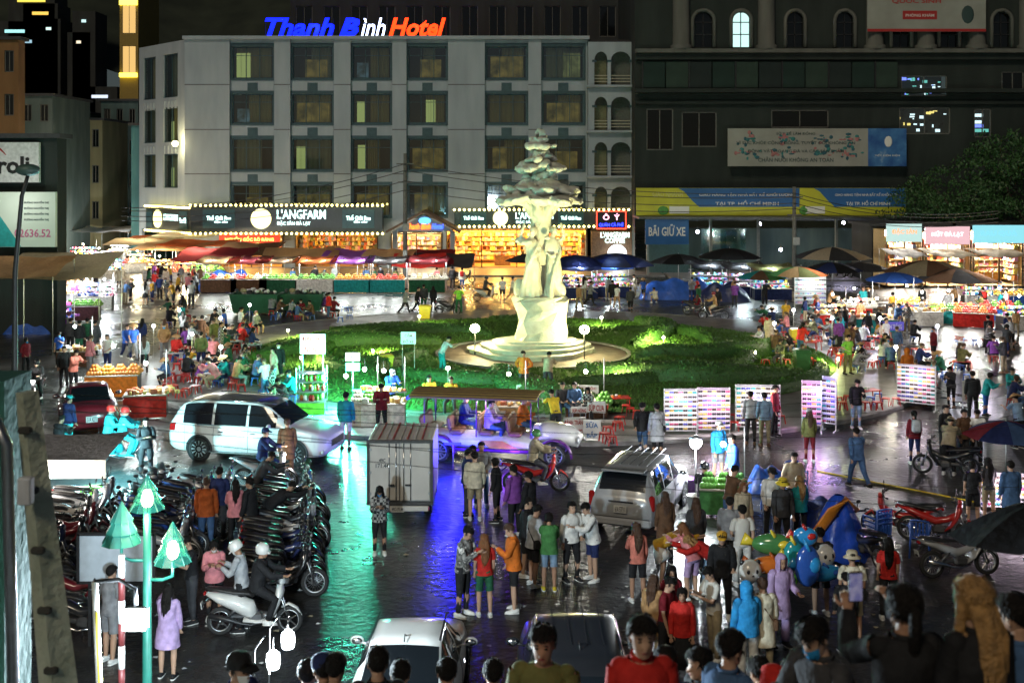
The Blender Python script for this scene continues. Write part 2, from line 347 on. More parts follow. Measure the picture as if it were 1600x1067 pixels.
def body_mesh(pose, fem, fine=False):
    key = ('body', pose, fem, fine)
    if key in _P: return _P[key]
    k = skel(pose, fem); b = MB(); u = k['u']; hc, nb = k['hc'], k['nb']
    b.tube([hc - u * .09, hc - u * .02, hc + u * .1, hc + u * .2, hc + u * .33, hc + u * .42, nb, nb + u * .05, k['hd'] - Vector((0, -.02, .05))],
           [(.1, .08), (.155, .115), (.12, .09), (.125, .095), (.14, .1), (.13, .085), (.06, .06), (.05, .052), (.048, .052)], 12)
    for sg in (1, -1):
        j, kn, an = k['leg', sg]
        b.tube([j + Vector((0, 0, .05)), j, j.lerp(kn, .5), kn, kn.lerp(an, .3), an], [.08, .088, .075, .055, .056, .036], 10)
        b.tube([an + Vector((0, .045, -.03)), an + Vector((0, .0, -.035)), an + Vector((0, -.10, -.05)), an + Vector((0, -.17, -.058))], [(.03, .03), (.038, .038), (.042, .024), (.03, .014)], 8)
        s, el, wr, d = k['arm', sg]
        b.tube([s + Vector((-sg * .05, 0, .0)), s, s.lerp(el, .5), el, el.lerp(wr, .4), wr], [.038, .045, .042, .036, .036, .026], 8)
        side = d.cross(Vector((0, 0, 1)) if abs(d.z) < .9 else Vector((0, 1, 0))).normalized() if True else None
        b.tube([wr, wr + d * .04, wr + d * .09], [(.026, .02), (.04, .016), (.036, .014)], 8, ref=side)
    vs, fs = remesh(b, .011 if fine else .019, 2); o = MB(); o.add(vs, fs, 0, True)
    for sg in (1, -1):                       # fingers and thumb, rooted inside the palm
        s, el, wr, d = k['arm', sg]; side = d.cross(Vector((0, 0, 1)) if abs(d.z) < .9 else Vector((0, 1, 0))).normalized(); nrm = d.cross(side)
        if nrm.y < 0: nrm = -nrm
        for i, (q, ln) in enumerate(((-.028, .062), (-.010, .075), (.009, .07), (.026, .055))):
            p = wr + d * .075 + side * q; o.tube([p, p + d * ln * .5 - nrm * .006, p + d * ln * .85 - nrm * .03], [.0095, .009, .007], 6)
        p = wr + d * .03 - side * .032 * sg; o.tube([p, p - side * .03 * sg + d * .03, p - side * .032 * sg + d * .062], [.011, .010, .008], 6)
    H = hmat(k); n = 18 if fine else 14; zs = np.linspace(-.118, .116, 17 if fine else 12)
    rings = []
    for z in zs:
        for j in range(n):
            th = 2 * math.pi * j / n; p = headpt(z, th)
            fr = max(0, math.cos(th)) ** 18 * math.exp(-((z + .028) / .022) ** 2); p.y -= .024 * fr
            ey = math.exp(-((abs(math.sin(th)) - .42) / .16) ** 2) * math.exp(-((z - .004) / .016) ** 2) * (math.cos(th) > 0); p.y += .007 * ey
            rings.append(H @ p)
    m = len(zs); o.add(rings, [(i * n + j, i * n + (j + 1) % n, i * n + n + (j + 1) % n, i * n + n + j) for i in range(m - 1) for j in range(n)] + [tuple(range(n - 1, -1, -1)), tuple((m - 1) * n + j for j in range(n))], 0, True)
    rt = H.to_3x3()
    for sg in (1, -1):
        o.ell(H @ Vector((sg * .074, .012, -.012)), (.010, .02, .031), 6, 4, 0, rt)
        o.ell(H @ Vector((sg * .030, -.0795, .003)), (.0135, .006, .0062), 8, 4, 1, rt)
        o.ell(H @ Vector((sg * .031, -.0835, .027)), (.019, .005, .0042), 6, 3, 1, rt)
    o.ell(H @ Vector((0, -.087, -.066)), (.024, .006, .008), 8, 4, 2, rt)
    o.ell(H @ Vector((0, -.101, -.040)), (.016, .012, .010), 8, 4, 0, rt)
    _P[key] = o.mesh('body'); return _P[key]
def top_mesh(pose, fem, kind):
    key = ('top', pose, fem, kind)
    if key in _P: return _P[key]
    k = skel(pose, fem); b = MB(); u = k['u']; hc, nb = k['hc'], k['nb']; seated = POSES[pose][6] is not None
    hem = dict(tee=.05, shirt=.07, jacket=.09, hoodie=.10, coat=.34, dress=.42, puffer=.08)[kind]; loose = dict(tee=.0, shirt=.005, jacket=.018, hoodie=.025, coat=.022, dress=.006, puffer=.04)[kind]
    if seated: hem = min(hem, .06)
    f = .93 if fem else 1.; w = [(.175, .135), (.17, .13), (.15 * f + .008, .118), (.16 * f, .125), (.172 * f, .128), (.178 * f, .108), (.135 * f, .082), (.068, .068)]
    st = [-.02, .0, .10, .2, .32, .42, .472, .495]
    pts = [hc + u * s for s in st]; rad = [(a + loose, c + loose) for a, c in w]
    if hem > .02:
        dn = u if not seated else (u + Vector((0, .0, .0)))
        ex = [hc - dn * hem * t for t in ((1., .5) if hem < .2 else (1., .66, .33))]
        fl = (.02 if hem > .2 else .0)
        pts = ex + pts; rad = [(.178 + loose + fl * t, .138 + loose + fl * t) for t in ((1, .6) if hem < .2 else (1.4, 1, .5))] + rad
    b.tube(pts, rad, 16, caps=False, wob=.035, seed=hash_(pose + kind))
    # close the hem just inside so that the garment has a thickness
    b.tube([pts[0], pts[0] + u * .05], [(rad[0][0] * .985, rad[0][1] * .985), (.12, .09)], 16, caps=False)
    for sg in (1, -1):
        s, el, wr, d = k['arm', sg]; r0 = .06 + loose * .6 if not fem else .054 + loose * .6
        b.ell(s + Vector((-sg * .024, 0, -.004)), (r0 * 1.08, r0 * 1.06, r0 * .98), 10, 6)
        if kind == 'tee': b.tube([s, s.lerp(el, .35), s.lerp(el, .72)], [r0, r0 * 1.06, r0 * 1.08], 10, caps=False, wob=.03, seed=3)
        else:
            e = el + (el - (s + wr) / 2).normalized() * .012 if (el - (s + wr) / 2).length > .01 else el
            b.tube([s, s.lerp(el, .5), s.lerp(el, .88), e.lerp(wr, .1), e.lerp(wr, .5), el.lerp(wr, .88), el.lerp(wr, .97)], [r0 * .95, r0 * .95, r0 * .93, r0 * .92, r0 * .84, r0 * .74, r0 * .60], 10, caps=False, wob=.045, seed=5)
    if kind in ('hoodie',):
        b.tube([nb + u * .0 + Vector((0, .0, -.02)), nb + Vector((0, .075, -.015)), nb + Vector((0, .095, -.075))], [(.1, .05), (.105, .045), (.06, .02)], 10, wob=.03)
    elif kind in ('jacket', 'coat', 'shirt', 'puffer'):
        b.lathe([(.066, -.02), (.072, .01), (.07, .035), (.062, .03)], nb + Vector((0, .008, 0)), 10)
    _P[key] = b.mesh('top'); return _P[key]
def hash_(s): return sum(ord(c) * (i + 1) for i, c in enumerate(s))
def low_mesh(pose, fem, kind):
    key = ('low', pose, fem, kind)
    if key in _P: return _P[key]
    k = skel(pose, fem); b = MB(); u = k['u']; hc = k['hc']
    if kind in ('skirt', 'longskirt'):
        kl, kr = k['leg', 1][1], k['leg', -1][1]; kc = (kl + kr) / 2; al = (k['leg', 1][2] + k['leg', -1][2]) / 2
        e = kc + Vector((0, 0, .10)) if kind == 'skirt' else kc.lerp(al, .55)
        b.tube([hc + u * .11, hc, hc.lerp(e, .5), e, e + Vector((0, 0, .06))], [(.125, .1), (.172, .135), (.19, .165), (.21, .2), (.15, .14)], 16, caps=False, wob=.05, seed=9)
    else:
        b.tube([hc + u * .1, hc + u * .02, hc - u * .07, hc - u * .11], [(.132, .104), (.165, .128), (.15, .12), (.08, .07)], 14)
        for sg in (1, -1):
            j, kn, an = k['leg', sg]; w = 1.0 if not fem else .95
            up = [j + Vector((0, 0, .05)), j, j.lerp(kn, .35), j.lerp(kn, .7)]; ru = [.085 * w, .098 * w, .09 * w, .078 * w]
            if kind == 'shorts': b.tube(up + [j.lerp(kn, .86)], ru + [.084], 12, caps=False, wob=.03, seed=2); b.tube([j.lerp(kn, .86), j.lerp(kn, .8)], [.083, .06], 12, caps=False)
            else:
                q = dict(pants=1., slim=.82, wide=1.3)[kind]
                b.tube(up + [kn, kn.lerp(an, .3), kn.lerp(an, .65), kn.lerp(an, .93), kn.lerp(an, .9)], ru + [.068 * w * q ** .6, .062 * q, .056 * q, .054 * q, .038], 12, caps=False, wob=.04, seed=4)
    _P[key] = b.mesh('low'); return _P[key]
def shoe_mesh(pose, fem):
    key = ('shoe', pose, fem)
    if key in _P: return _P[key]
    k = skel(pose, fem); b = MB()
    for sg in (1, -1):
        a = k['leg', sg][2]; z = a.z - .075
        b.tube([(a.x, a.y + .085, z + .04), (a.x, a.y + .07, z + .05), (a.x, a.y + .01, z + .055), (a.x + sg * .006, a.y - .08, z + .036), (a.x + sg * .01, a.y - .15, z + .028), (a.x + sg * .01, a.y - .182, z + .022)],
               [(.02, .03), (.04, .046), (.044, .052), (.05, .036), (.045, .026), (.02, .012)], 10)
        b.tube([(a.x, a.y + .09, z + .012), (a.x, a.y + .06, z + .012), (a.x + sg * .008, a.y - .1, z + .012), (a.x + sg * .01, a.y - .185, z + .013)], [(.025, .012), (.045, .013), (.053, .013), (.024, .011)], 8, 1)
    _P[key] = b.mesh('shoe'); return _P[key]
def hair_mesh(pose, fem, style):
    key = ('hair', pose, fem, style)
    if key in _P: return _P[key]
    k = skel(pose, fem); H = hmat(k); b = MB(); n = 20; m = 8; rr = random.Random(hash_(style))
    low = dict(short=(.062, .02, -.05), bob=(.066, -.085, -.1), long=(.068, -.1, -.1), tail=(.07, .0, -.04), bun=(.07, .0, -.04))[style]
    vs = []; g = .016 if style == 'short' else .02
    for j in range(n):
        th = 2 * math.pi * j / n; c = math.cos(th)
        z0 = low[1] + (low[0] - low[1]) * max(0, c) ** .35 if c > .25 else low[1] + (low[2] - low[1]) * max(0, -c)
        if style in ('bob', 'long') and .25 < c < .8: z0 = low[1] if c < .5 else low[1] + (low[0] - low[1]) * (c - .5) / .3
        for i in range(m + 1):
            t = i / m; z = z0 + (.128 - z0) * math.sin(t * math.pi / 2)
            q = headpt(min(z, .116), th, 1., g * (1 if i else .35) + rr.uniform(-.003, .004)); q.z = z
            if i == m: q = Vector((0, 0, .134))
            vs.append(H @ q)
    fs = [(j * (m + 1) + i, ((j + 1) % n) * (m + 1) + i, ((j + 1) % n) * (m + 1) + i + 1, j * (m + 1) + i + 1) for j in range(n) for i in range(m)]
    b.add(vs, fs, 0, True)
    for _ in range(190):                     # loose locks lying over the scalp
        th = rr.uniform(0, 6.283); c = math.cos(th); zt = rr.uniform(.0, .12) if style == 'short' else rr.uniform(-.04, .12)
        if c > .3: zt = max(zt, .075)
        p = headpt(min(zt, .11), th, 1., g + .003); L_ = rr.uniform(.03, .06); q = headpt(min(max(zt - L_, -.1), .11), th + rr.uniform(-.35, .35), 1., g + rr.uniform(.002, .014)); q.z = zt - L_ * (.9 if c < .3 else .45); s = Vector((-p.y, p.x, 0)).normalized() * rr.uniform(.006, .012)
        p.z = zt + .012; b.add([H @ (p - s), H @ (p + s), H @ q], [(0, 1, 2)])
    if style == 'long':
        nb = k['nb']; u = k['u']
        for _ in range(46):
            x = rr.uniform(-.085, .085); y = .13 - 3 * x * x + rr.uniform(0, .02); e = rr.uniform(.2, .38); b.tube([H @ Vector((x * .8, .085 - 4 * x * x, .02)), nb + Vector((x, y, 0)), nb + Vector((x * .9, y, 0)) - u * e * .6, nb + Vector((x * .7, y - .01, 0)) - u * e], [.008, .009, .008, .003], 4, caps=False)
        u = k['u']; p0 = H @ Vector((0, .05, .03)); nb = k['nb']
        b.tube([p0, H @ Vector((0, .07, -.05)), nb + Vector((0, .105, .02)), nb + Vector((0, .125, 0)) - u * .12, nb + Vector((0, .125, 0)) - u * .24, nb + Vector((0, .12, 0)) - u * .33],
               [(.066, .04), (.078, .045), (.08, .04), (.076, .032), (.06, .025), (.02, .01)], 14, wob=.09)
        for sg in (1, -1): b.tube([H @ Vector((sg * .072, -.01, .03)), H @ Vector((sg * .088, .0, -.07)), nb + Vector((sg * .10, -.02, -.02)) - u * .02, nb + Vector((sg * .10, -.08, 0)) - u * .16], [.022, .028, .028, .008], 7)
    if style == 'tail':
        b.tube([H @ Vector((0, .085, .05)), H @ Vector((0, .125, .04)), H @ Vector((0, .135, -.05)), H @ Vector((0, .12, -.17)), H @ Vector((0, .11, -.25))], [.02, .03, .036, .028, .008], 9, wob=.05)
    if style == 'bun': b.ell(H @ Vector((0, .1, .07)), .042, 9, 6)
    _P[key] = b.mesh('hair'); return _P[key]
def hat_mesh(pose, fem, kind):
    key = ('hat', pose, fem, kind)
    if key in _P: return _P[key]
    k = skel(pose, fem); b = MB()
    if kind == 'helmet':
        b.lathe([(.112, -.03), (.125, .0), (.128, .05), (.112, .11), (.07, .145), (.0, .157)], (0, .008, 0), 16); b.tube([(0, -.10, .0), (0, -.15, -.012)], [(.105, .022), (.09, .008)], 12)
        b.lathe([(.113, -.03), (.1, -.02)], (0, .008, 0), 16)
    elif kind == 'cap':
        b.lathe([(.098, .03), (.104, .05), (.1, .09), (.07, .125), (.0, .138)], (0, .006, 0), 14); b.tube([(0, -.07, .045), (0, -.12, .042), (0, -.175, .03)], [(.085, .012), (.085, .008), (.05, .005)], 10)
    elif kind == 'bucket':
        b.lathe([(.105, .04), (.1, .1), (.075, .13), (.0, .136)], (0, .004, 0), 16); b.lathe([(.10, .05), (.165, .0), (.16, -.006), (.1, .04)], (0, .004, 0), 16)
    elif kind == 'cone':
        b.lathe([(.21, .03), (.12, .1), (.0, .17), (.0, .165), (.12, .09), (.205, .025)], (0, .004, 0), 18)
    elif kind == 'hood':
        vs = []; n = 16; m = 8
        for j in range(n + 1):
            th = R(48) + (2 * math.pi - R(96)) * j / n
            for i in range(m + 1): z = -.15 + .29 * i / m; q = headpt(min(max(z, -.04), .1), th, 1, .034); q.z = z; q.x *= 1 if i < m else .3; q.y *= 1 if i < m else .4; vs.append(q)
        b.add(vs, [(j * (m + 1) + i, (j + 1) * (m + 1) + i, (j + 1) * (m + 1) + i + 1, j * (m + 1) + i + 1) for j in range(n) for i in range(m)], 0, True)
        b.ell((0, .01, .10), (.08, .1, .05), 12, 6)
    elif kind == 'mask':
        vs = []; n = 8
        for j in range(n + 1):
            th = R(-62) + R(124) * j / n
            for z in (-.105, -.075, -.045, -.018): q = headpt(z, th, 1, .006); q.y -= .016 * math.cos(th) ** 6 * (z > -.09); vs.append(q)
        b.add(vs, [(j * 4 + i, (j + 1) * 4 + i, (j + 1) * 4 + i + 1, j * 4 + i + 1) for j in range(n) for i in range(3)], 0, True)
    H = hmat(k); b.v = [tuple(H @ Vector(p)) for p in b.v]
    _P[key] = b.mesh('hat'); return _P[key]
def bag_mesh(pose, fem, kind):
    key = ('bag', pose, fem, kind)
    if key in _P: return _P[key]
    k = skel(pose, fem); b = MB(); u = k['u']
    if kind == 'backpack':
        c = k['ch'] + u * .04 + Vector((0, .2, 0)); b.box(c, (.28, .15, .40), bev=.05); b.box(c + Vector((0, .085, -.06)), (.22, .05, .2), bev=.02)
        for sg in (1, -1): b.tube([c + Vector((sg * .1, -.07, .17)), k['nb'] + Vector((sg * .1, -.02, .01)), k['ch'] + Vector((sg * .12, -.15, .05)), k['ch'] + Vector((sg * .15, .02, -.14))], .018, 5)
    else:
        b.tube([k['nb'] + Vector((.1, .02, .01)), k['ch'] + Vector((.0, .15, .02)), k['hc'] + Vector((-.17, .10, .06))], .012, 5); b.tube([k['nb'] + Vector((.1, .0, .01)), k['ch'] + Vector((0, -.15, .02)), k['hc'] + Vector((-.17, -.08, .06))], .012, 5)
        b.box(k['hc'] + Vector((-.2, 0, .0)), (.08, .24, .18), bev=.02)
    _P[key] = b.mesh('bag'); return _P[key]
KN = dict(tee='T-shirt', shirt='shirt', jacket='jacket', hoodie='hoodie', coat='coat', dress='dress', puffer='puffer jacket', pants='trousers', slim='trousers', wide='trousers', shorts='shorts', skirt='skirt', longskirt='long skirt')
CN = dict(paledenim='pale denim', floral='black and white patterned', plaid='dark plaid', camo='camouflage', azure='bright blue', lime='lime green', forest='dark green')
PN = dict(stand='standing', relax='standing', phone='looking down at a phone', text1='looking at one hand', cross='with folded arms', pocket='with hands in pockets', walk='walking', stride='walking', bend='bending over', stoop='stooping', serve='reaching over a table',
          hips='with hands on hips', point='pointing', photo='raising both hands', carry='standing', sit='sitting', sit2='sitting', sitlean='hunched sitting', chair='sitting', ride='riding', pillion='riding behind', squat='squatting')
def person(loc, pose, face, top, low, hair='short', hc='black', shoes='white', place='', h=1., label=None, hat=None, mask=None, bag=None, fem=None, skin=None, group=None, fine=False):
    """loc: Vector on the floor or (px, py). top='jacket:red', low='pants:black', hat='helmet:white'"""
    if not isinstance(loc, Vector): loc = G(*loc)
    tk, tc = top.split(':'); lk, lc = low.split(':')
    if fem is None: fem = hair in ('long', 'bob', 'tail', 'bun')
    if label is None:
        ex = ''
        if hat: ex = ' and %s %s' % (CN.get(hat.split(':')[1], hat.split(':')[1]), hat.split(':')[0].replace('cone', 'cone hat').replace('bucket', 'bucket hat'))
        elif bag: ex = ' with ' + bag.split(':')[0].replace('sling', 'shoulder bag')
        label = 'person in %s %s%s %s %s' % (CN.get(tc, tc), KN[tk], ex if ex else ' and %s %s' % (CN.get(lc, lc), KN[lk]), PN[pose], place)
        label = ' '.join(label.split())
        if len(label.split()) > 13: label = ' '.join(('person in %s %s %s %s' % (CN.get(tc, tc), KN[tk], PN[pose], place)).split())
    t = thing('person', label, 'person', loc, R(face), group or 'people in the night market')
    s = h * (.955 if fem else 1.02); t.scale = (s, s, s)
    sk = SK[rnd.randrange(3) if skin is None else skin]
    ob('body', body_mesh(pose, fem, fine), [sk] + FACE, t)
    ob('top', top_mesh(pose, fem, tk), cloth(tc), t)
    ob('bottoms', low_mesh(pose, fem, lk), cloth(lc), t)
    ob('footwear', shoe_mesh(pose, fem), [cloth(shoes), cloth('white' if shoes != 'brown' else 'brown')], t)
    if not (hat and hat.startswith('hood')): ob('hair', hair_mesh(pose, fem, hair), HAIRM[hc], t)
    if hat: kk, c = hat.split(':'); ob(kk if kk != 'cone' else 'hat', hat_mesh(pose, fem, kk), cloth(c) if kk != 'helmet' else M('gloss_' + c, CL[c], .2, var=.05, coat=.5), t)
    if mask: ob('face_mask', hat_mesh(pose, fem, 'mask'), cloth(mask), t)
    if bag: kk, c = bag.split(':'); ob(kk if kk == 'backpack' else 'shoulder_bag', bag_mesh(pose, fem, kk), cloth(c), t)
    return t
# ================================================================== vehicles (local forward is -Y)
RUB = M('rubber', (.018, .018, .018), .75, var=.2, scale=20); CHR = M('chrome', (.62, .63, .65), .16, 1., var=.05); ALU = M('aluminium', (.45, .46, .47), .35, 1., var=.12, scale=12)
BLK = M('black_plastic', (.02, .02, .022), .42, var=.2, scale=12); SEATM = M('seat_vinyl', (.022, .02, .02), .38, var=.2, scale=15, bump=.3); DGL = M('dark_glass', (.008, .010, .012), .05, var=0, spec=.8, coat=.3)
RLENS = M('red_lens', (.35, .01, .01), .15, var=0, coat=.6); CLENS = M('clear_lens', (.55, .57, .58), .08, var=0, coat=.8); AMB = M('amber_lens', (.6, .2, .02), .15, var=0)
def paint(c, name=None):
    cc = CL[c] if isinstance(c, str) else c
    return M('paint_' + (c if isinstance(c, str) else name), cc, .28, 0 if c != 'silver' else .12, var=.06, scale=3, coat=.7)
_B = {}
def wheel_mesh(r, w, spokes, kind):
    key = ('wh', r, w, spokes, kind)
    if key not in _B:
        t = MB(); k = w / 2
        t.lathe([(r * .74, -k * .8), (r * .9, -k), (r * .98, -k * .75), (r, -k * .3), (r, k * .3), (r * .98, k * .75), (r * .9, k), (r * .74, k * .8)], n=26, axis='X')
        m = MB()
        if kind == 'bike':
            for sg in (-1, 1): m.lathe([(r * .76, sg * k * .3), (r * .74, sg * k * .75), (r * .66, sg * k * .6), (r * .66, 0)], n=22, axis='X')
            m.lathe([(.0, -k * 1.2), (r * .16, -k * 1.1), (r * .16, k * 1.1), (0, k * 1.2)], n=10, axis='X')
            for i in range(spokes):
                a = 2 * math.pi * i / spokes; m.tube([(0, .1 * r * math.cos(a), .1 * r * math.sin(a)), (0, r * .7 * math.cos(a + .12), r * .7 * math.sin(a + .12))], [.016, .012] if spokes < 9 else .006, 4)
        else:
            for sg in (-1, 1):
                m.lathe([(r * .76, sg * k * .8), (r * .72, sg * k * .9), (r * .66, sg * k * .75), (r * .64, sg * k * .3)], n=26, axis='X')
                m.lathe([(0, sg * k * .82), (r * .15, sg * k * .8), (r * .17, sg * k * .5)], n=10, axis='X')
                for i in range(spokes):
                    a = 2 * math.pi * i / spokes; m.tube([(sg * k * .72, .1 * r * math.cos(a), .1 * r * math.sin(a)), (sg * k * .78, r * .69 * math.cos(a), r * .69 * math.sin(a))], [(.018, r * .09), (.018, r * .075)], 5, ref=(1, 0, 0))
            m.lathe([(r * .64, -k * .2), (r * .05, -k * .1)], n=20, axis='X', mi=1)
        _B[key] = (t.mesh('wheel'), m.mesh('rim'))
    return _B[key]
def wheel(parent, loc, r=.29, w=.09, spokes=6, kind='bike', rim=None):
    t, m = wheel_mesh(r, w, spokes, kind); o = ob('wheel', t, RUB, parent, loc); ob('rim', m, [rim or ALU, BLK], o); return o
def bike_parts(kind):
    if kind in _B: return _B[kind]
    d = {}; g = lambda: MB()
    sc = kind == 'scooter'
    r = .255 if sc else .285; wb = .64
    # main fairing: steering head, step-through, tail
    b = g()
    if sc:
        b.tube([(0, -.46, .92), (0, -.47, .80), (0, -.43, .62), (0, -.36, .42), (0, -.24, .30)], [(.10, .05), (.19, .085), (.21, .07), (.19, .055), (.17, .045)], 14)      # leg shield
        b.tube([(0, -.30, .27), (0, -.05, .255), (0, .2, .28)], [(.17, .04), (.17, .04), (.15, .05)], 10)                              # floor board
        b.tube([(0, .02, .36), (0, .12, .48), (0, .38, .60), (0, .66, .68), (0, .90, .76)], [(.12, .10), (.17, .17), (.19, .15), (.16, .10), (.05, .035)], 14)     # tail
    else:
        b.tube([(0, -.48, .95), (0, -.46, .80), (0, -.40, .60), (0, -.28, .42), (0, -.14, .30)], [(.09, .05), (.14, .08), (.20, .06), (.19, .045), (.12, .03)], 14)
        b.tube([(0, -.40, .68), (0, -.2, .56), (0, .05, .50), (0, .30, .58), (0, .60, .70), (0, .92, .80)], [(.08, .07), (.075, .07), (.10, .09), (.13, .10), (.13, .075), (.04, .03)], 12)
    d['fairing'] = (b, 'paint')
    b = g(); b.tube([(0, -.60, .30 + r * .6), (0, -.66, .31 + r), (0, -.80, .20 + r), (0, -.91, .06 + r)] if not sc else [(0, -.50, .24 + r), (0, -.63, .30 + r), (0, -.78, .22 + r), (0, -.88, .08 + r)], [(.05, .02), (.07, .022), (.065, .02), (.03, .012)], 9); d['front_fender'] = (b, 'paint')
    b = g(); b.tube([(0, .02, .72 if not sc else .70), (0, .12, .765), (0, .38, .785), (0, .62, .83), (0, .86, .86), (0, .93, .85)], [(.06, .03), (.12, .045), (.135, .055), (.125, .05), (.09, .035), (.03, .02)], 12); d['seat'] = (b, SEATM)
    b = g(); b.tube([(0, -.42, 1.0), (0, -.44, .9)], [.035, .03], 8); b.tube([(-.34, -.30, 1.02), (-.2, -.38, 1.0), (0, -.42, 1.0), (.2, -.38, 1.0), (.34, -.30, 1.02)], .014, 6)
    for sg in (1, -1): b.tube([(sg * .23, -.36, 1.005), (sg * .35, -.29, 1.025)], .021, 7); b.tube([(sg * .22, -.42, 1.0), (sg * .33, -.38, 1.015)], .007, 4)
    d['handlebar'] = (b, BLK)
    for sg in (1, -1):
        b = g(); b.tube([(sg * .24, -.37, 1.01), (sg * .28, -.40, 1.12), (sg * .30, -.40, 1.17)], .008, 5); b.ell((sg * .315, -.40, 1.20), (.062, .018, .042), 10, 6); d['mirror%d' % sg] = (b, BLK)
    b = g(); b.ell((0, -.475 if not sc else -.50, .965), (.105, .06, .075), 12, 8); d['headlight_cowl'] = (b, 'paint')
    b = g(); b.ell((0, -.505 if not sc else -.53, .96), (.078, .04, .052), 12, 8); d['headlight'] = (b, CLENS)
    b = g()
    for sg in (1, -1): b.tube([(sg * .075, -.45, .80), (sg * .075, -.56, .5), (sg * .07, -wb, r)], .019, 6)
    b.tube([(0, -.42, .92), (0, -.47, .74)], .03, 6); d['fork'] = (b, ALU)
    b = g(); b.box((0, -.02, .33), (.2, .32, .2), bev=.05); b.tube([(0, -.28, .34), (0, -.12, .34)], [.075, .085], 10); b.box((0, .3, .34), (.1, .4, .08), bev=.02); b.tube([(.09, .26, .55), (.1, .5, .34)], .03, 7); b.tube([(-.09, .26, .55), (-.1, .5, .34)], .03, 7); d['engine'] = (b, M('engine_alloy', (.14, .14, .145), .4, .7, scale=10))
    b = g(); b.tube([(-.09, -.2, .26), (-.12, .05, .2), (-.14, .25, .24), (-.15, .42, .30), (-.16, .82, .40)], [.02, .02, .025, .045, .05], 9); d['exhaust'] = (b, CHR if not sc else BLK)
    b = g(); b.ell((0, .93, .765), (.085, .035, .04), 10, 6); d['tail_light'] = (b, RLENS)
    b = g(); b.tube([(0, .80, .70), (0, .96, .58), (0, .99, .48)], [(.07, .02), (.075, .012), (.06, .008)], 7); b.box((0, .985, .55), (.17, .012, .12), 1, rx=R(-12)); d['rear_mudguard'] = (b, [BLK, M('plate_white', (.6, .6, .58), .5)])
    b = g(); b.tube([(.12, .1, .22), (.2, .16, .02)], .012, 5); b.tube([(-.2, .02, .25), (.2, .02, .25)], .012, 5); d['side_stand'] = (b, BLK)
    if not sc: b = g(); b.tube([(-.12, .62, .80), (-.13, .98, .86), (.13, .98, .86), (.12, .62, .80)], .012, 6); d['grab_rail'] = (b, CHR)
    out = {q.rstrip('-1'): None for q in ()}; L = []
    for q, (mb, mt) in d.items(): L.append((q.rstrip('-1'), mb.mesh(q), mt))
    _B[kind] = (L, r, wb); return _B[kind]
def motorbike(loc, face, kind='underbone', color='black', label='', group=None, lean=0., lit=False, simple=False):
    if not isinstance(loc, Vector): loc = G(*loc)
    t = thing('motorbike', label, 'motorbike', loc, R(face), group); t.rotation_euler.y = R(lean); L, r, wb = bike_parts(kind)
    for nm, me, mt in L:
        if simple and nm in ('side_stand', 'grab_rail'): continue
        if nm == 'headlight' and lit: mt = E('headlight', (1, .97, .9), 40)
        ob(nm, me, paint(color) if mt == 'paint' else mt, t)
    for y in (-wb, wb): wheel(t, (0, y, r), r, .085 if kind != 'scooter' else .10, 5 if kind == 'scooter' else 18)
    if lit: lamp(t, (0, -.62, .95), (1, .97, .9), 30, .05)
    return t

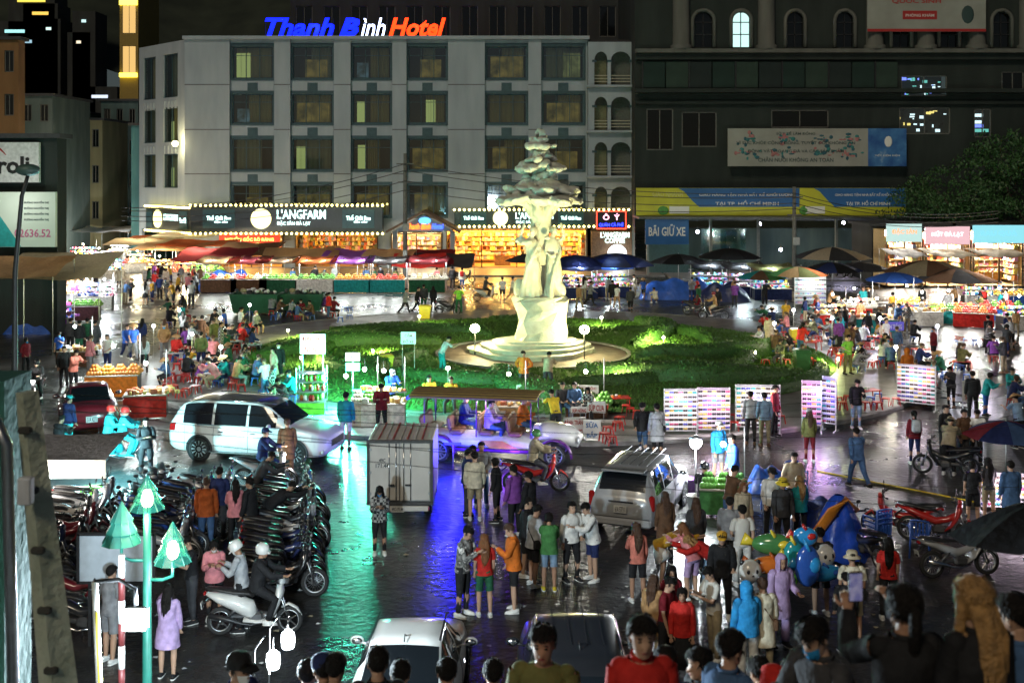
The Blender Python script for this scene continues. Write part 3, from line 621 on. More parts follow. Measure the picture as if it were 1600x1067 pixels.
# ---------------------------------------------------------------- cars
def car(loc, face, L, tab, color, label, wins, ws, rw, wheels, tail=None, head=None, rimspokes=10, wr=.33, extras=None, roofcol=None, glow=None, plate=None, group='cars in the square'):
    if not isinstance(loc, Vector): loc = G(*loc)
    t = thing('car', label, 'car', loc, R(face), group)
    T = np.array(tab, float); N = 64; ts = np.linspace(0, 1, N + 1); cols = [np.interp(ts, T[:, 0], T[:, i]) for i in range(1, 7)]
    ker = np.array([1, 2, 3, 2, 1.]) / 9; cols = [np.convolve(np.pad(c, 2, mode='edge'), ker, 'valid') for c in cols]
    half = []
    for i in range(N + 1):
        zb, w, zt, wt, zr, wr_ = [c[i] for c in cols]; y = (ts[i] - .5) * L
        h = zr - zt
        pts = [(0, zb), (w * .78, zb), (w * .97, zb + .07), (w, zb + (zt - zb) * .42), (w * .995, zb + (zt - zb) * .72), (wt, zt), (wt + (wr_ - wt) * .45 + .012, zt + h * .5), (wr_, zr - .045 * min(1, h / .3)), (wr_ * .94, zr), (wr_ * .55, zr + .018), (0, zr + .026)]
        half.append([(x, y, z) for x, z in pts])
    J = len(half[0]); reg = {}
    def put(k, vs): reg.setdefault(k, MB()).add(vs, [(0, 1, 2, 3)], 0, True)
    for i in range(N):
        tm = (ts[i] + ts[i + 1]) / 2
        for j in range(J - 1):
            k = 'body'; kk = None
            if j in (5, 6):
                for q, (a, b2) in enumerate(wins):
                    if a <= tm <= b2 and (cols[4][i] - cols[2][i]) > .12: kk = 'side_window.%d' % q
            if j in (8, 9) and ws[0] <= tm <= ws[1]: k = 'windscreen'
            if j in (8, 9) and rw[0] <= tm <= rw[1]: k = 'rear_window'
            if tail and tail[0] <= tm <= tail[1] and j in tail[2]: kk = 'tail_light'
            if head and head[0] <= tm <= head[1] and j in head[2]: kk = 'headlight'
            if roofcol and j >= 8 and ws[1] < tm < rw[0]: k = 'roof'
            for sg in (1, -1):
                a, b2, c, d = [Vector((p[0] * sg, p[1], p[2])) for p in (half[i][j], half[i + 1][j], half[i + 1][j + 1], half[i][j + 1])]
                key = k if kk is None else kk + ('_l' if sg > 0 else '_r')
                put(key, [a, b2, c, d] if sg < 0 else [d, c, b2, a])
    for i, s2 in ((0, 1), (N, -1)):
        vs = [Vector((p[0], p[1], p[2])) for p in half[i]] + [Vector((-p[0], p[1], p[2])) for p in half[i][-2:0:-1]]
        reg['body'].add(vs if s2 < 0 else vs[::-1], [tuple(range(len(vs)))])
    pc = paint(color)
    for k, mb in reg.items():
        nm = k.split('.')[0].replace('_l', '') if 'light' not in k else ('tail_light' if 'tail' in k else 'headlight')
        if nm.startswith('side_window'): nm = 'side_window'
        mt = pc
        if 'win' in k: mt = DGL
        elif nm == 'tail_light': mt = RLENS
        elif nm == 'headlight': mt = CLENS if not glow else E('car_headlight', (.9, .97, 1), 6)
        elif nm == 'roof': mt = paint(roofcol)
        me = mb.mesh(nm); bm = bmesh.new(); bm.from_mesh(me); bmesh.ops.remove_doubles(bm, verts=bm.verts, dist=.0005); bmesh.ops.recalc_face_normals(bm, faces=bm.faces); bm.to_mesh(me); bm.free()
        for p in me.polygons: p.use_smooth = True
        ob(nm, me, mt, t)
    W_ = float(T[:, 2].max())
    for y in wheels:
        for sg in (1, -1):
            x = sg * (W_ - .085); wheel(t, (x, y, wr), wr, .2, rimspokes, 'car')
            a = MB(); a.lathe([(wr + .09, sg * (W_ - .004) - x * 0), (wr + .075, sg * (W_ + .012)), (wr + .03, sg * (W_ + .010)), (wr + .025, sg * (W_ - .06))], (0, y, wr), 20, axis='X', a0=R(-8), a1=R(188))
            a.lathe([(wr + .05, sg * (W_ + .004)), (wr * .2, sg * (W_ + .004))], (0, y, wr), 20, axis='X', mi=1); a.build('wheel_arch', [BLK if color in ('white', 'silver') else pc, M('wheel_well', (.008, .008, .008), .9, var=0)], t)
    for q, (a, b2) in enumerate(wins):                   # door shut lines
        for sg in (1, -1):
            i = int(N * (b2 + .006)); MB().tube([(half[i][j][0] * sg * 1.002, half[i][j][1], half[i][j][2]) for j in (2, 3, 4, 5)], .006, 4).build('shut_line', BLK, t)
    for sg in (1, -1):                                  # door mirrors
        i = int(N * (ws[1] - .02)); x, y, z = half[i][5]
        b = MB(); b.tube([(sg * (x - .03), y, z + .02), (sg * (x + .1), y, z + .06)], .02, 6); b.ell((sg * (x + .16), y, z + .09), (.115, .06, .075), 12, 8); o = b.build('door_mirror', pc, t)
        MB().ell((sg * (x + .16), y + .03, z + .09), (.095, .04, .058), 12, 8).build('mirror_glass', CHR, o)
        for q, (a, b2) in enumerate(wins):               # door handles
            if q > 1: break
            i = int(N * (b2 - .035)); x, y, z = half[i][4]; MB().box((sg * (x + .01), y, z + .06), (.03, .17, .025), bev=.01).build('door_handle', CHR if color != 'black' else BLK, t)
    if plate: pl = MB().box((0, L / 2 + plate[1], plate[2]), (.36, .015, .20), bev=.005).build('licence_plate', M('plate_white', (.6, .6, .58), .5), t); text(plate[0], .28, .15, BLK, pl, (0, L / 2 + plate[1] + .012, plate[2]), (R(90), 0, R(180)), depth=.006)
    if extras: extras(t, L, half, cols, N)
    return t
# tables: t, z_bottom, w_low, z_belt, w_belt, z_roof, w_roof
MPV = [(0, .42, .55, .72, .50, .74, .45), (.015, .28, .80, .78, .72, .82, .62), (.06, .22, .92, .88, .84, .95, .74), (.16, .2, .97, .98, .90, 1.06, .80), (.225, .2, .98, 1.03, .92, 1.10, .80), (.37, .2, .99, 1.06, .93, 1.66, .72), (.45, .2, .99, 1.06, .93, 1.74, .73),
       (.75, .2, .99, 1.08, .93, 1.75, .73), (.90, .22, .98, 1.10, .91, 1.70, .70), (.965, .26, .96, 1.10, .88, 1.45, .70), (.99, .3, .90, 1.08, .84, 1.16, .72), (1, .42, .82, 1.0, .78, 1.02, .70)]
SED = [(0, .40, .50, .62, .46, .64, .42), (.015, .25, .74, .68, .66, .72, .56), (.06, .2, .86, .76, .78, .82, .68), (.18, .18, .90, .84, .84, .91, .74), (.27, .18, .91, .88, .86, .95, .74), (.42, .18, .92, .90, .86, 1.40, .60), (.50, .18, .92, .91, .86, 1.47, .61),
       (.64, .18, .92, .92, .86, 1.45, .60), (.84, .2, .91, .95, .84, 1.04, .68), (.93, .22, .90, .97, .80, 1.03, .70), (.985, .28, .86, .95, .76, .99, .66), (1, .42, .78, .86, .70, .88, .60)]
SUV = [(0, .45, .55, .80, .50, .82, .45), (.015, .3, .80, .90, .72, .93, .62), (.06, .25, .91, .98, .82, 1.03, .72), (.2, .24, .94, 1.04, .86, 1.10, .76), (.26, .24, .95, 1.06, .88, 1.12, .76), (.38, .24, .95, 1.06, .88, 1.66, .68), (.46, .24, .95, 1.06, .88, 1.76, .69),
       (.82, .25, .95, 1.08, .88, 1.75, .68), (.93, .27, .93, 1.09, .86, 1.62, .66), (.975, .3, .90, 1.08, .83, 1.16, .70), (.99, .34, .88, 1.02, .80, 1.06, .70), (1, .45, .80, .95, .76, .97, .68)]
# ================================================================== the setting
ASPH = wet_asphalt()
CONC = ramp_mat('pavement_concrete', [(.3, (.10, .095, .09)), (.7, (.22, .21, .20))], 1.6, .42, 8, .3, 25)
KERB = ramp_mat('kerb_stone', [(.3, (.16, .155, .15)), (.7, (.32, .31, .30))], 2.5, .6, 6, .3, 20)
def gridplane(x0, x1, y0, y1, n):
    b = MB(); b.grid(lambda u, v: (x0 + (x1 - x0) * u, y0 + (y1 - y0) * v, 0), n, n, 0, False); return b
struct(gridplane(-260, 260, -30, 420, 6).build('road', ASPH))
IC = Vector((1.0, 54.5, 0)); IR = 18.0; LR = 13.8
b = MB(); n = 120
b.lathe([(IR - .22, .125), (LR - .1, .125)], (IC.x, IC.y, 0), n, smooth=False); struct(b.build('pavement', CONC))
kn = 96; kst = MB(); kst.lathe([(IR - .225, .02), (IR - .225, .14), (IR - .03, .14), (IR, .12), (IR, 0)], (0, 0, 0), 2, smooth=False, a0=0, a1=2 * math.pi / kn * .985)
kme = kst.mesh('kerb_stone'); kerb = bpy.data.objects.new('kerb', None); COL.objects.link(kerb); kerb.location = IC; struct(kerb)
for i in range(kn):
    o = ob('kerb_stone', kme, KERB, kerb); o.rotation_euler.z = 2 * math.pi * i / kn
# pavements in front of the hotel and the right-hand building
b = MB(); b.box((-9, 101.5, .07), (44, 8, .14)); struct(b.build('pavement', CONC))
b = MB(); b.box((30.2, 97.5, .065), (34, 8, .13)); struct(b.build('pavement', CONC))
# stairs that lead down from the camera to the square
ST = MB(); ns = 30
stair = bpy.data.objects.new('stairway', None); COL.objects.link(stair); struct(stair); stm = MB().box((0, 0, 0), (26, .30, .16), bev=.01).mesh('step')
def stair_z(Y): return max(0., 5.0 - .533 * (Y - 5.7))
for i in range(40):
    y = 2.9 + .3 * i; z = stair_z(y)
    if z < .05: break
    ob('step', stm, CONC, stair, (0, y + .15, z - .08))
struct(MB().box((0, .2, 6.62 - .1), (26, 5.4, .2)).build('landing', CONC))

# ---------------------------------------------------------------- lawn
GRASS = ramp_mat('lawn_grass', [(.2, (.03, .08, .014)), (.5, (.065, .16, .022)), (.8, (.11, .23, .035))], 9, .85, 9, 1., 55)
HEDGE = ramp_mat('hedge_leaf', [(.2, (.015, .045, .012)), (.5, (.03, .085, .018)), (.8, (.06, .14, .03))], 14, .6, 6, .4, 60)
LEAFH = ramp_mat('hedge_leaf_light', [(.3, (.012, .04, .01)), (.5, (.05, .13, .02)), (.7, (.11, .22, .04))], 5, .5, 3)
DIRT = ramp_mat('path_paving', [(.3, (.09, .065, .05)), (.7, (.19, .15, .12))], 2.2, .6, 8, .4, 18)
def lawn_z(x, y):
    r = math.hypot(x, y); d = max(0., 1 - (r / LR) ** 2); s = .5 + .5 * math.sin(math.atan2(y, x) * 5 + r * .55)
    return .16 + .36 * d * (.3 + .7 * s * s) * min(1, max(0, (r - 4.3) / 2)) + .05 * math.sin(x * 1.7 + y) * d
b = MB()
b.grid(lambda u, v: (lambda r, t: (r * math.cos(t), r * math.sin(t), lawn_z(r * math.cos(t), r * math.sin(t))))(4.4 + (LR - 4.4) * u, 2 * math.pi * v), 30, 120)
struct(b.build('lawn', GRASS, None, IC))
b = MB(); b.lathe([(4.5, .19), (.2, .20)], (0, 0, 0), 40, smooth=False); b.lathe([(4.62, .0), (4.62, .26), (4.45, .26), (4.45, .19)], (0, 0, 0), 40, 1, smooth=False); struct(b.build('path', [DIRT, KERB], None, IC))
def leaves(pts, size, seed=0, out=1.):
    r = random.Random(seed); b = MB()
    for p, nrm in pts:
        a = Vector((r.uniform(-1, 1), r.uniform(-1, 1), r.uniform(-1, 1))).normalized(); t = (Vector(nrm) + a * .9).normalized(); s = t.cross(Vector((r.uniform(-1, 1), r.uniform(-1, 1), .2))).normalized() * size * r.uniform(.6, 1.3); q = Vector(p)
        e = t.cross(s) * .55 + t * size * .2
        b.add([q - s * .1 - e * .1, q + s * .5 - e * .5, q + s, q + s * .5 + e * .5], [(0, 1, 2, 3)], 0)
    return b
def hedge(a0, r0, a1, r1, w, hgt, label, bow=.6, seed=1):
    """leaf-shaped clipped bed between two polar points on the island"""
    k = 26; spine = []
    for i in range(k + 1):
        t = i / k; a = R(a0 + (a1 - a0) * t); r = r0 + (r1 - r0) * t + bow * math.sin(t * math.pi); spine.append(Vector((r * math.cos(a), r * math.sin(a), 0)))
    rr = random.Random(seed); b = MB(); samples = []
    t0 = tag(b_ := bpy.data.objects.new('hedge', None), label, 'hedge', 'clipped hedges on the island'); COL.objects.link(b_); b_.location = IC
    prof = [(-1, 0), (-.98, .55), (-.8, .9), (-.4, 1.), (0, 1.04), (.4, 1.), (.8, .9), (.98, .55), (1, 0)]; vs = []
    for i, p in enumerate(spine):
        t = i / k; d = (spine[min(i + 1, k)] - spine[max(i - 1, 0)]).normalized(); sd = Vector((-d.y, d.x, 0)); ww = w * (math.sin(math.pi * min(.98, max(.02, t))) ** .6); hh = hgt * (.55 + .45 * math.sin(math.pi * t)); zb = lawn_z(p.x, p.y) - .08
        for x, z in prof: q = p + sd * (ww * x) + Vector((0, 0, zb + z * hh + rr.uniform(-.02, .02))); vs.append(q); samples.append((q, (sd * x * .7 + Vector((0, 0, 1 if z > .6 else .2))).normalized()))
    m = len(prof); b.add(vs, [(i * m + j, i * m + j + 1, (i + 1) * m + j + 1, (i + 1) * m + j) for i in range(k) for j in range(m - 1)], 0, True)
    b.build('hedge_body', HEDGE, b_)
    pts = []
    for _ in range(5200 if w > .5 else 2200):
        i = rr.randrange(k); j = rr.randrange(m - 1); u, v = rr.random(), rr.random(); A = vs[i * m + j].lerp(vs[i * m + j + 1], u); B = vs[(i + 1) * m + j].lerp(vs[(i + 1) * m + j + 1], u); pts.append((A.lerp(B, v), samples[i * m + j][1]))
    leaves(pts, .095, seed).build('foliage', LEAFH, b_, kind='stuff')
HD = [(150, 5.2, 190, 13, .75, .7, 'dark clipped hedge curving to the left edge of the lawn'), (200, 5.2, 245, 12.9, .7, .7, 'clipped hedge curving toward the food carts behind the white van'), (255, 6.0, 282, 12.8, .9, .6, 'low clipped hedge in front of the statue steps'),
      (290, 5.4, 330, 12.8, .9, .75, 'leaf shaped clipped hedge toward the lit sunglasses racks'), (338, 5.0, 372, 13.2, .8, .7, 'clipped hedge bed sweeping to the right edge of the lawn'), (25, 5.4, 62, 13, .7, .7, 'clipped hedge behind the statue on the right'),
      (72, 6, 100, 13, .8, .45, 'clipped hedge at the far edge of the lawn'), (112, 5.2, 146, 13, .9, .5, 'clipped hedge behind the statue on the left'),
      (165, 9.5, 215, 9.2, .4, .5, 'narrow hedge band on the left of the lawn'), (222, 8.2, 272, 8.4, .4, .5, 'narrow hedge band in front of the statue on the left'), (278, 8.2, 318, 8.6, .4, .5, 'narrow hedge band in front of the statue on the right'), (325, 9.2, 368, 9.4, .4, .5, 'narrow hedge band on the right of the lawn'), (188, 12.9, 232, 12.9, .35, .5, 'edging hedge along the left front rim of the lawn'), (300, 12.9, 350, 12.9, .35, .5, 'edging hedge along the right front rim of the lawn'), (10, 9, 60, 9.2, .4, .5, 'narrow hedge band behind the statue on the right'), (118, 9, 158, 9.2, .4, .5, 'narrow hedge band behind the statue on the left')]
for i, h in enumerate(HD): hedge(*h, seed=i + 3)
r = random.Random(2); b = MB()
for _ in range(26000):
    a = r.uniform(0, 6.2832); q = math.sqrt(r.uniform(4.6 ** 2, (LR - .1) ** 2)); x, y = q * math.cos(a), q * math.sin(a); z = lawn_z(x, y); t = r.uniform(0, 3.14); s = r.uniform(.03, .07); hh = r.uniform(.05, .13); c, e = math.cos(t) * s, math.sin(t) * s; b.add([(x - c, y - e, z - .01), (x + c, y + e, z - .01), (x + c * .3 + r.uniform(-.04, .04), y + e * .3 + r.uniform(-.04, .04), z + hh)], [(0, 1, 2)])
tag(b.build('grass', GRASS, None, IC, kind='stuff'), 'short green grass tufts all over the round lawn', 'grass')

# ---------------------------------------------------------------- trees
BARK = ramp_mat('bark', [(.3, (.05, .04, .03)), (.7, (.13, .10, .08))], 8, .9, 6, .6, 20); LEAF = ramp_mat('tree_leaf', [(.25, (.012, .04, .012)), (.55, (.03, .085, .02)), (.8, (.06, .13, .03))], 2.2, .55, 5)
def tree(loc, hgt, rad, label, seed, stems=4, trunk=2.2, n=9000, size=.22, flat=.6):
    r = random.Random(seed); t = thing('tree', label, 'tree', loc, 0, 'trees round the square'); b = MB(); tips = []
    for s in range(stems):
        a = 2 * math.pi * s / stems + r.uniform(-.4, .4); p = Vector((0.12 * math.cos(a), .12 * math.sin(a), 0)); pts = [p]; rad_ = [.13 if stems > 1 else .26]
        d = Vector((.35 * math.cos(a), .35 * math.sin(a), 1)).normalized() if stems > 1 else Vector((.05, 0, 1))
        for i in range(6):
            p = p + d * (trunk + hgt * .45) / 6; d = (d + Vector((r.uniform(-.18, .18), r.uniform(-.18, .18), .05))).normalized(); pts.append(p.copy()); rad_.append(rad_[0] * (1 - i / 7.5))
            if i > 1:
                for _ in range(2):
                    e = Vector((r.uniform(-1, 1), r.uniform(-1, 1), r.uniform(.1, .7))).normalized(); q = p + e * rad * r.uniform(.3, .7); b.tube([p, p.lerp(q, .5) + Vector((0, 0, .15)), q], [.05, .035, .015], 5); tips.append(q)
        b.tube(pts, rad_, 7); tips.append(p)
    b.build('trunk', BARK, t)
    cl = [(q, rad * r.uniform(.22, .42)) for q in tips]
    for _ in range(14):
        a = r.uniform(0, 6.28); rr2 = rad * math.sqrt(r.random()); cl.append((Vector((rr2 * math.cos(a), rr2 * math.sin(a), trunk + hgt * r.uniform(.3, .85) - rr2 * .25)), rad * r.uniform(.2, .38)))
    pts = []
    for _ in range(n):
        c, rr2 = cl[r.randrange(len(cl))]; v = Vector((r.gauss(0, 1), r.gauss(0, 1), r.gauss(0, 1) * flat)).normalized() * rr2 * r.uniform(.55, 1.05) ; v.z *= flat; pts.append((c + v, v.normalized()))
    leaves(pts, size, seed).build('crown', LEAF, t); return t
tree(G(1494, 436) + Vector((0, 0, 0)), 8.5, 5.3, 'broad dark leafy tree with several stems before the bright shops', 5, 5, 2.3, 8500, .25, .5)
tree(Vector((45, 96, 0)), 10, 6, 'dark leafy tree at the right edge behind the shops', 8, 2, 5, 9000, .32, .6)

# ---------------------------------------------------------------- statue
STONE = ramp_mat('pale_statue_stone', [(.25, (.36, .34, .27)), (.6, (.54, .52, .44)), (.85, (.62, .60, .52))], 2.4, .75, 8, .5, 14)
WEATH = ramp_mat('weathered_statue_stone', [(.2, (.22, .23, .19)), (.42, (.48, .47, .39)), (.8, (.6, .58, .5))], 2.0, .8, 6, .5, 14)
SX, SY = 1.35, 54.3
st = thing('statue', 'pale stone statue of three draped women under a layered stone pine crown', 'statue', (SX, SY, .19))
for i, (w, d, z0, hh) in enumerate(((5.6, 4.6, 0, .24), (4.9, 4.0, .24, .2), (4.2, 3.4, .44, .18), (3.4, 2.9, .62, .1))):
    b = MB(); n = 44; pl = []
    for j in range(n):
        t = 2 * math.pi * j / n; k = 1 + .07 * math.sin(3 * t + i) + .04 * math.sin(5 * t); pl.append((w / 2 * k * math.cos(t) - .35 * (3 - i) / 3 - .1, d / 2 * k * math.sin(t)))
    b.prism(pl, z0, z0 + hh * .72); b.prism([(x * 1.035, y * 1.035) for x, y in pl], z0 + hh * .72, z0 + hh); b.build('plinth_step', STONE, st)
r = random.Random(12); b = MB(); n = 11; rings = []
for i, (z, sx, sy, ox) in enumerate(((.68, 1.44, 1.3, .0), (1.1, 1.40, 1.26, .02), (1.6, 1.30, 1.2, .08), (2.05, 1.42, 1.24, .02), (2.5, 1.48, 1.28, -.02), (2.74, 1.40, 1.24, 0))):
    for j in range(n):
        t = 2 * math.pi * (j + .35 * (i % 2)) / n; q = .93 + r.uniform(-.07, .07); c, s_ = math.cos(t), math.sin(t); m_ = 1 / max(abs(c), abs(s_)) ** .55
        rings.append((ox + sx * c * q * m_ * .95, sy * s_ * q * m_ * .95, z + r.uniform(-.09, .09) * (0 < i < 5)))
b.add(rings, [f for i in range(5) for j in range(n) for f in ((i * n + j, i * n + (j + 1) % n, i * n + n + (j + 1) % n), (i * n + j, i * n + n + (j + 1) % n, i * n + n + j))] + [tuple(5 * n + j for j in range(n))], 0, False)
b.build('rock_pedestal', STONE, st)
def carved(mb, vox, noise, name, mat):
    vs, fs = remesh(mb, vox, 2); rr = random.Random(3)
    out = []
    for v in vs: x, y, z = v; q = noise * (math.sin(x * 9 + z * 3) * math.cos(y * 8 - z * 4) + .6 * math.sin(x * 21 + 1.3) * math.sin(z * 17 + y * 13)); out.append((x + q, y + q * .7, z + q * .5))
    o = MB(); o.add(out, fs, 0, True); return o.build(name, mat, st)
def figure(x, y, rot, z0=2.7, arm=0):
    b = MB(); mt = Matrix.Translation((x, y, z0)) @ Matrix.Rotation(rot, 4, 'Z'); T = lambda *p: mt @ Vector(p)
    prof = [(0, .52, .46), (.25, .46, .40), (.8, .38, .33), (1.35, .36, .30), (1.75, .33, .27), (2.05, .25, .2), (2.3, .29, .22), (2.55, .32, .22), (2.72, .28, .18), (2.82, .12, .12), (2.95, .1, .1)]
    vs = []; n = 30
    for z, a, c in prof:
        for j in range(n):
            t = 2 * math.pi * j / n; f = 1 + (.10 * math.sin(9 * t + z * .6) + .05 * math.sin(16 * t - z)) * max(0, 1 - z / 2.2); vs.append(T(a * f * math.cos(t) + .05 * math.sin(z * 1.6), c * f * math.sin(t), z))
    m = len(prof); b.add(vs, [(i * n + j, i * n + (j + 1) % n, i * n + n + (j + 1) % n, i * n + n + j) for i in range(m - 1) for j in range(n)] + [tuple(range(n - 1, -1, -1)), tuple((m - 1) * n + j for j in range(n))], 0, True)
    b.ell(T(.06, -.02, 3.1), (.17, .19, .23), 14, 10); b.ell(T(.06, .10, 3.14), (.2, .2, .22), 12, 8); b.ell(T(.06, -.2, 3.08), (.04, .05, .05), 6, 4)
    for sg in (1, -1):
        if arm * sg > 0: b.tube([T(sg * .28, 0, 2.62), T(sg * .52, -.08, 2.85), T(sg * .40, -.12, 3.28), T(sg * .34, -.1, 3.5)], [.11, .1, .08, .06], 8)
        else: b.tube([T(sg * .28, 0, 2.62), T(sg * .42, -.05, 2.15), T(sg * .25, -.36, 1.95), T(sg * .05, -.42, 2.02)], [.11, .1, .085, .06], 8)
    b.tube([T(.32, -.1, 2.5), T(.2, -.34, 2.1), T(-.1, -.4, 1.4), T(-.3, -.42, .5), T(-.34, -.5, .02)], [.05, .09, .11, .13, .15], 8); return b
fb = MB()
for a in ((-.42, -.48, R(-18), 2.68, -1), (.58, -.30, R(24), 2.68, 1), (.02, .55, R(180), 2.68, 0)):
    q = figure(*a); fb.add(q.v, q.f, 0, True)
for (x, y, z, s) in ((-.95, -.25, 5.35, .3), (-.75, -.6, 5.28, .26), (-.55, -.8, 5.3, .2), (.3, -.75, 5.5, .18)): fb.ell((x, y, z), (s, s, s * .6), 8, 5)
fb.ell((-1.0, -.2, 3.1), (.3, .3, .5), 8, 6); fb.ell((.9, -.3, 3.0), (.3, .3, .45), 8, 6)
carved(fb, .045, .012, 'draped_figures', STONE)
tb = MB(); tb.tube([(0, .1, 4.2), (-.05, .05, 5.2), (.0, .05, 6.0), (.02, .0, 6.8), (.05, 0, 7.7), (.02, 0, 8.8), (0, 0, 10.3)], [(.42, .4), (.46, .42), (.5, .42), (.58, .5), (.8, .7), (.3, .3), (.12, .12)], 12)
for a in range(7): t = 2 * math.pi * a / 7; tb.tube([(0, 0, 6.1), (.62 * math.cos(t), .55 * math.sin(t), 6.9), (1.35 * math.cos(t), 1.2 * math.sin(t), 7.45)], [.3, .22, .12], 7)
carved(tb, .06, .03, 'stone_trunk', STONE)
r = random.Random(31)
for (z, w, hh, cnt) in ((7.25, 2.1, .5, 76), (7.75, 1.7, .5, 46), (8.25, .95, .45, 20), (8.72, 1.32, .4, 36), (9.15, .9, .35, 20), (9.5, .5, .35, 10), (9.8, .85, .3, 20), (10.15, .5, .3, 10), (10.4, .25, .25, 5)):
    b = MB()
    for i in range(cnt):
        a = r.uniform(0, 6.283); d = w * math.sqrt(r.random()) * .86; k = 1 - d / w; zz = z + hh * k * r.uniform(.2, 1.3) - (.10 if d > w * .6 else 0)
        b.ell((d * math.cos(a), d * math.sin(a) * .9, zz), (w * r.uniform(.14, .26) + .06, w * r.uniform(.14, .26) + .06, r.uniform(.10, .19)), 8, 5, rot=Matrix.Rotation(r.uniform(-.4, .4), 3, 'X') @ Matrix.Rotation(r.uniform(-.4, .4), 3, 'Y'))
    carved(b, .05, .035, 'stone_foliage_tier', WEATH)

# garden floodlights on the lawn
FLB = E('garden_lamp', (1, .95, .62), 60); LMPB = M('lamp_housing', (.05, .05, .05), .5)
GARD = [((742, 514), 1.2, 260, 5), ((913, 516), 1.3, 330, 5), ((605, 527), .35, 130, 0), ((1037, 528), .35, 130, 0), ((655, 495), .4, 90, 0), ((450, 517), .3, 90, 0), ((1310, 562), .35, 70, 0), ((582, 549), .3, 140, 0), ((1026, 581), .3, 170, 0), ((725, 592), .28, 260, 1), ((965, 590), .28, 260, 1), ((470, 560), .3, 60, 0), ((940, 497), .4, 90, 0), ((1180, 552), .3, 60, 0), ((845, 604), .28, 200, 1)]
for i, ((px, py), z, pw, aim) in enumerate(GARD):
    p = G(px, py, z + .2); t = thing('garden_floodlight', 'bright yellow garden floodlight ' + ('on a short post beside the statue' if z > 1 else 'low in the grass of the lawn'), 'floodlight', (p.x, p.y, .15), 0, 'garden floodlights')
    d = Vector((SX - p.x, SY - p.y, 0)); d.normalize(); ang = math.atan2(d.x, -d.y)
    b = MB(); b.tube([(0, 0, 0), (0, 0, z)], .03, 6); b.box((0, .06, z + .08), (.26, .1, .2) if z > 1 else (.14, .07, .12), bev=.02); b.build('housing', LMPB, t).rotation_euler.z = ang
    face = MB(); face.ell((0, 0, z + .08), (.22, .08, .2) if z > 1 else (.07, .04, .06), 10, 6); o = face.build('lens', FLB, t, (0, 0, 0))
    lamp(t, Vector((0, 0, z + .15)) + d * .35, (1, .9, .42) if aim != 0 else (.85, 1, .28), pw * (1.0 if aim else 2.0), .08)
    if aim == 1: lamp(t, Vector((0, 0, z + .2)) + d * .3, (1, .92, .42), 3600, .1, spot=(52, Vector((SX, SY, 7.6)) - Vector((p.x, p.y, .5))))
# ================================================================== buildings
def mottled_wall(key, lo, hi): return ramp_mat(key, [(.2, tuple(v * .86 for v in lo)), (.42, lo), (.75, hi)], .9, .85, 9, .25, 12, stretch=(1, 1, .22))
PLAST = mottled_wall('hotel_plaster', (.31, .36, .41), (.38, .43, .48)); TEAL = M('teal_window_trim', (.035, .075, .095), .5, var=.15); DARKROOM = M('dark_room', (.03, .028, .025), .9)
CURT = [ramp_mat('curtain_%d' % i, [(.35, a), (.65, b_)], 2.2, .9, 2, kind='wave', stretch=(4, 0, .2)) for i, (a, b_) in enumerate((((.16, .12, .05), (.32, .24, .10)), ((.12, .11, .07), (.25, .23, .15)), ((.20, .13, .05), (.36, .26, .10))))]
GLS = glass_pane(); LITDIM = [ramp_mat('dim_room_%d' % i, [(.3, (.02, .02, .01)), (.7, c)], 1.4, .8) for i, c in enumerate(((.3, .2, .05), (.25, .25, .1), (.12, .2, .25)))]
for m_, c in zip(LITDIM, ((1, .6, .15), (.8, .8, .3), (.4, .7, .9))): q_ = m_.node_tree; m_.cycles.emission_sampling = 'NONE'; q_.links.new(q_.nodes['Color Ramp'].outputs[0], q_.nodes['Principled BSDF'].inputs['Emission Color']); q_.nodes['Principled BSDF'].inputs['Emission Strength'].default_value = .26
LITWIN = E('lit_window_room', (.72, .80, .26), .3); FASC = M('black_fascia', (.02, .025, .03), .35, var=.1)
def wall_open(mb, P0, ux, W_, z0, z1, ops, depth=.28, mi=0, thick=.35):
    """wall in the plane through P0 along ux with real openings (x0, x1, z0, z1); outer face towards ux x Z... outward = (ux.y, -ux.x)"""
    ux = Vector(ux).normalized(); n = Vector((ux.y, -ux.x, 0)); P = lambda x, z, d=0.: Vector(P0) + ux * x + Vector((0, 0, z)) - n * d
    xs = sorted({0, W_} | {o[0] for o in ops} | {o[1] for o in ops}); zs = sorted({z0, z1} | {o[2] for o in ops} | {o[3] for o in ops})
    for i in range(len(xs) - 1):
        for j in range(len(zs) - 1):
            xm, zm = (xs[i] + xs[i + 1]) / 2, (zs[j] + zs[j + 1]) / 2
            if any(o[0] < xm < o[1] and o[2] < zm < o[3] for o in ops): continue
            mb.quad(P(xs[i], zs[j]), P(xs[i + 1], zs[j]), P(xs[i + 1], zs[j + 1]), P(xs[i], zs[j + 1]), mi)
    for (a, b2, c, d) in ops:
        mb.quad(P(a, c), P(a, d), P(a, d, depth), P(a, c, depth), mi); mb.quad(P(b2, d), P(b2, c), P(b2, c, depth), P(b2, d, depth), mi)
        mb.quad(P(a, d), P(b2, d), P(b2, d, depth), P(a, d, depth), mi); mb.quad(P(b2, c), P(a, c), P(a, c, depth), P(b2, c, depth), mi)
    return P, n
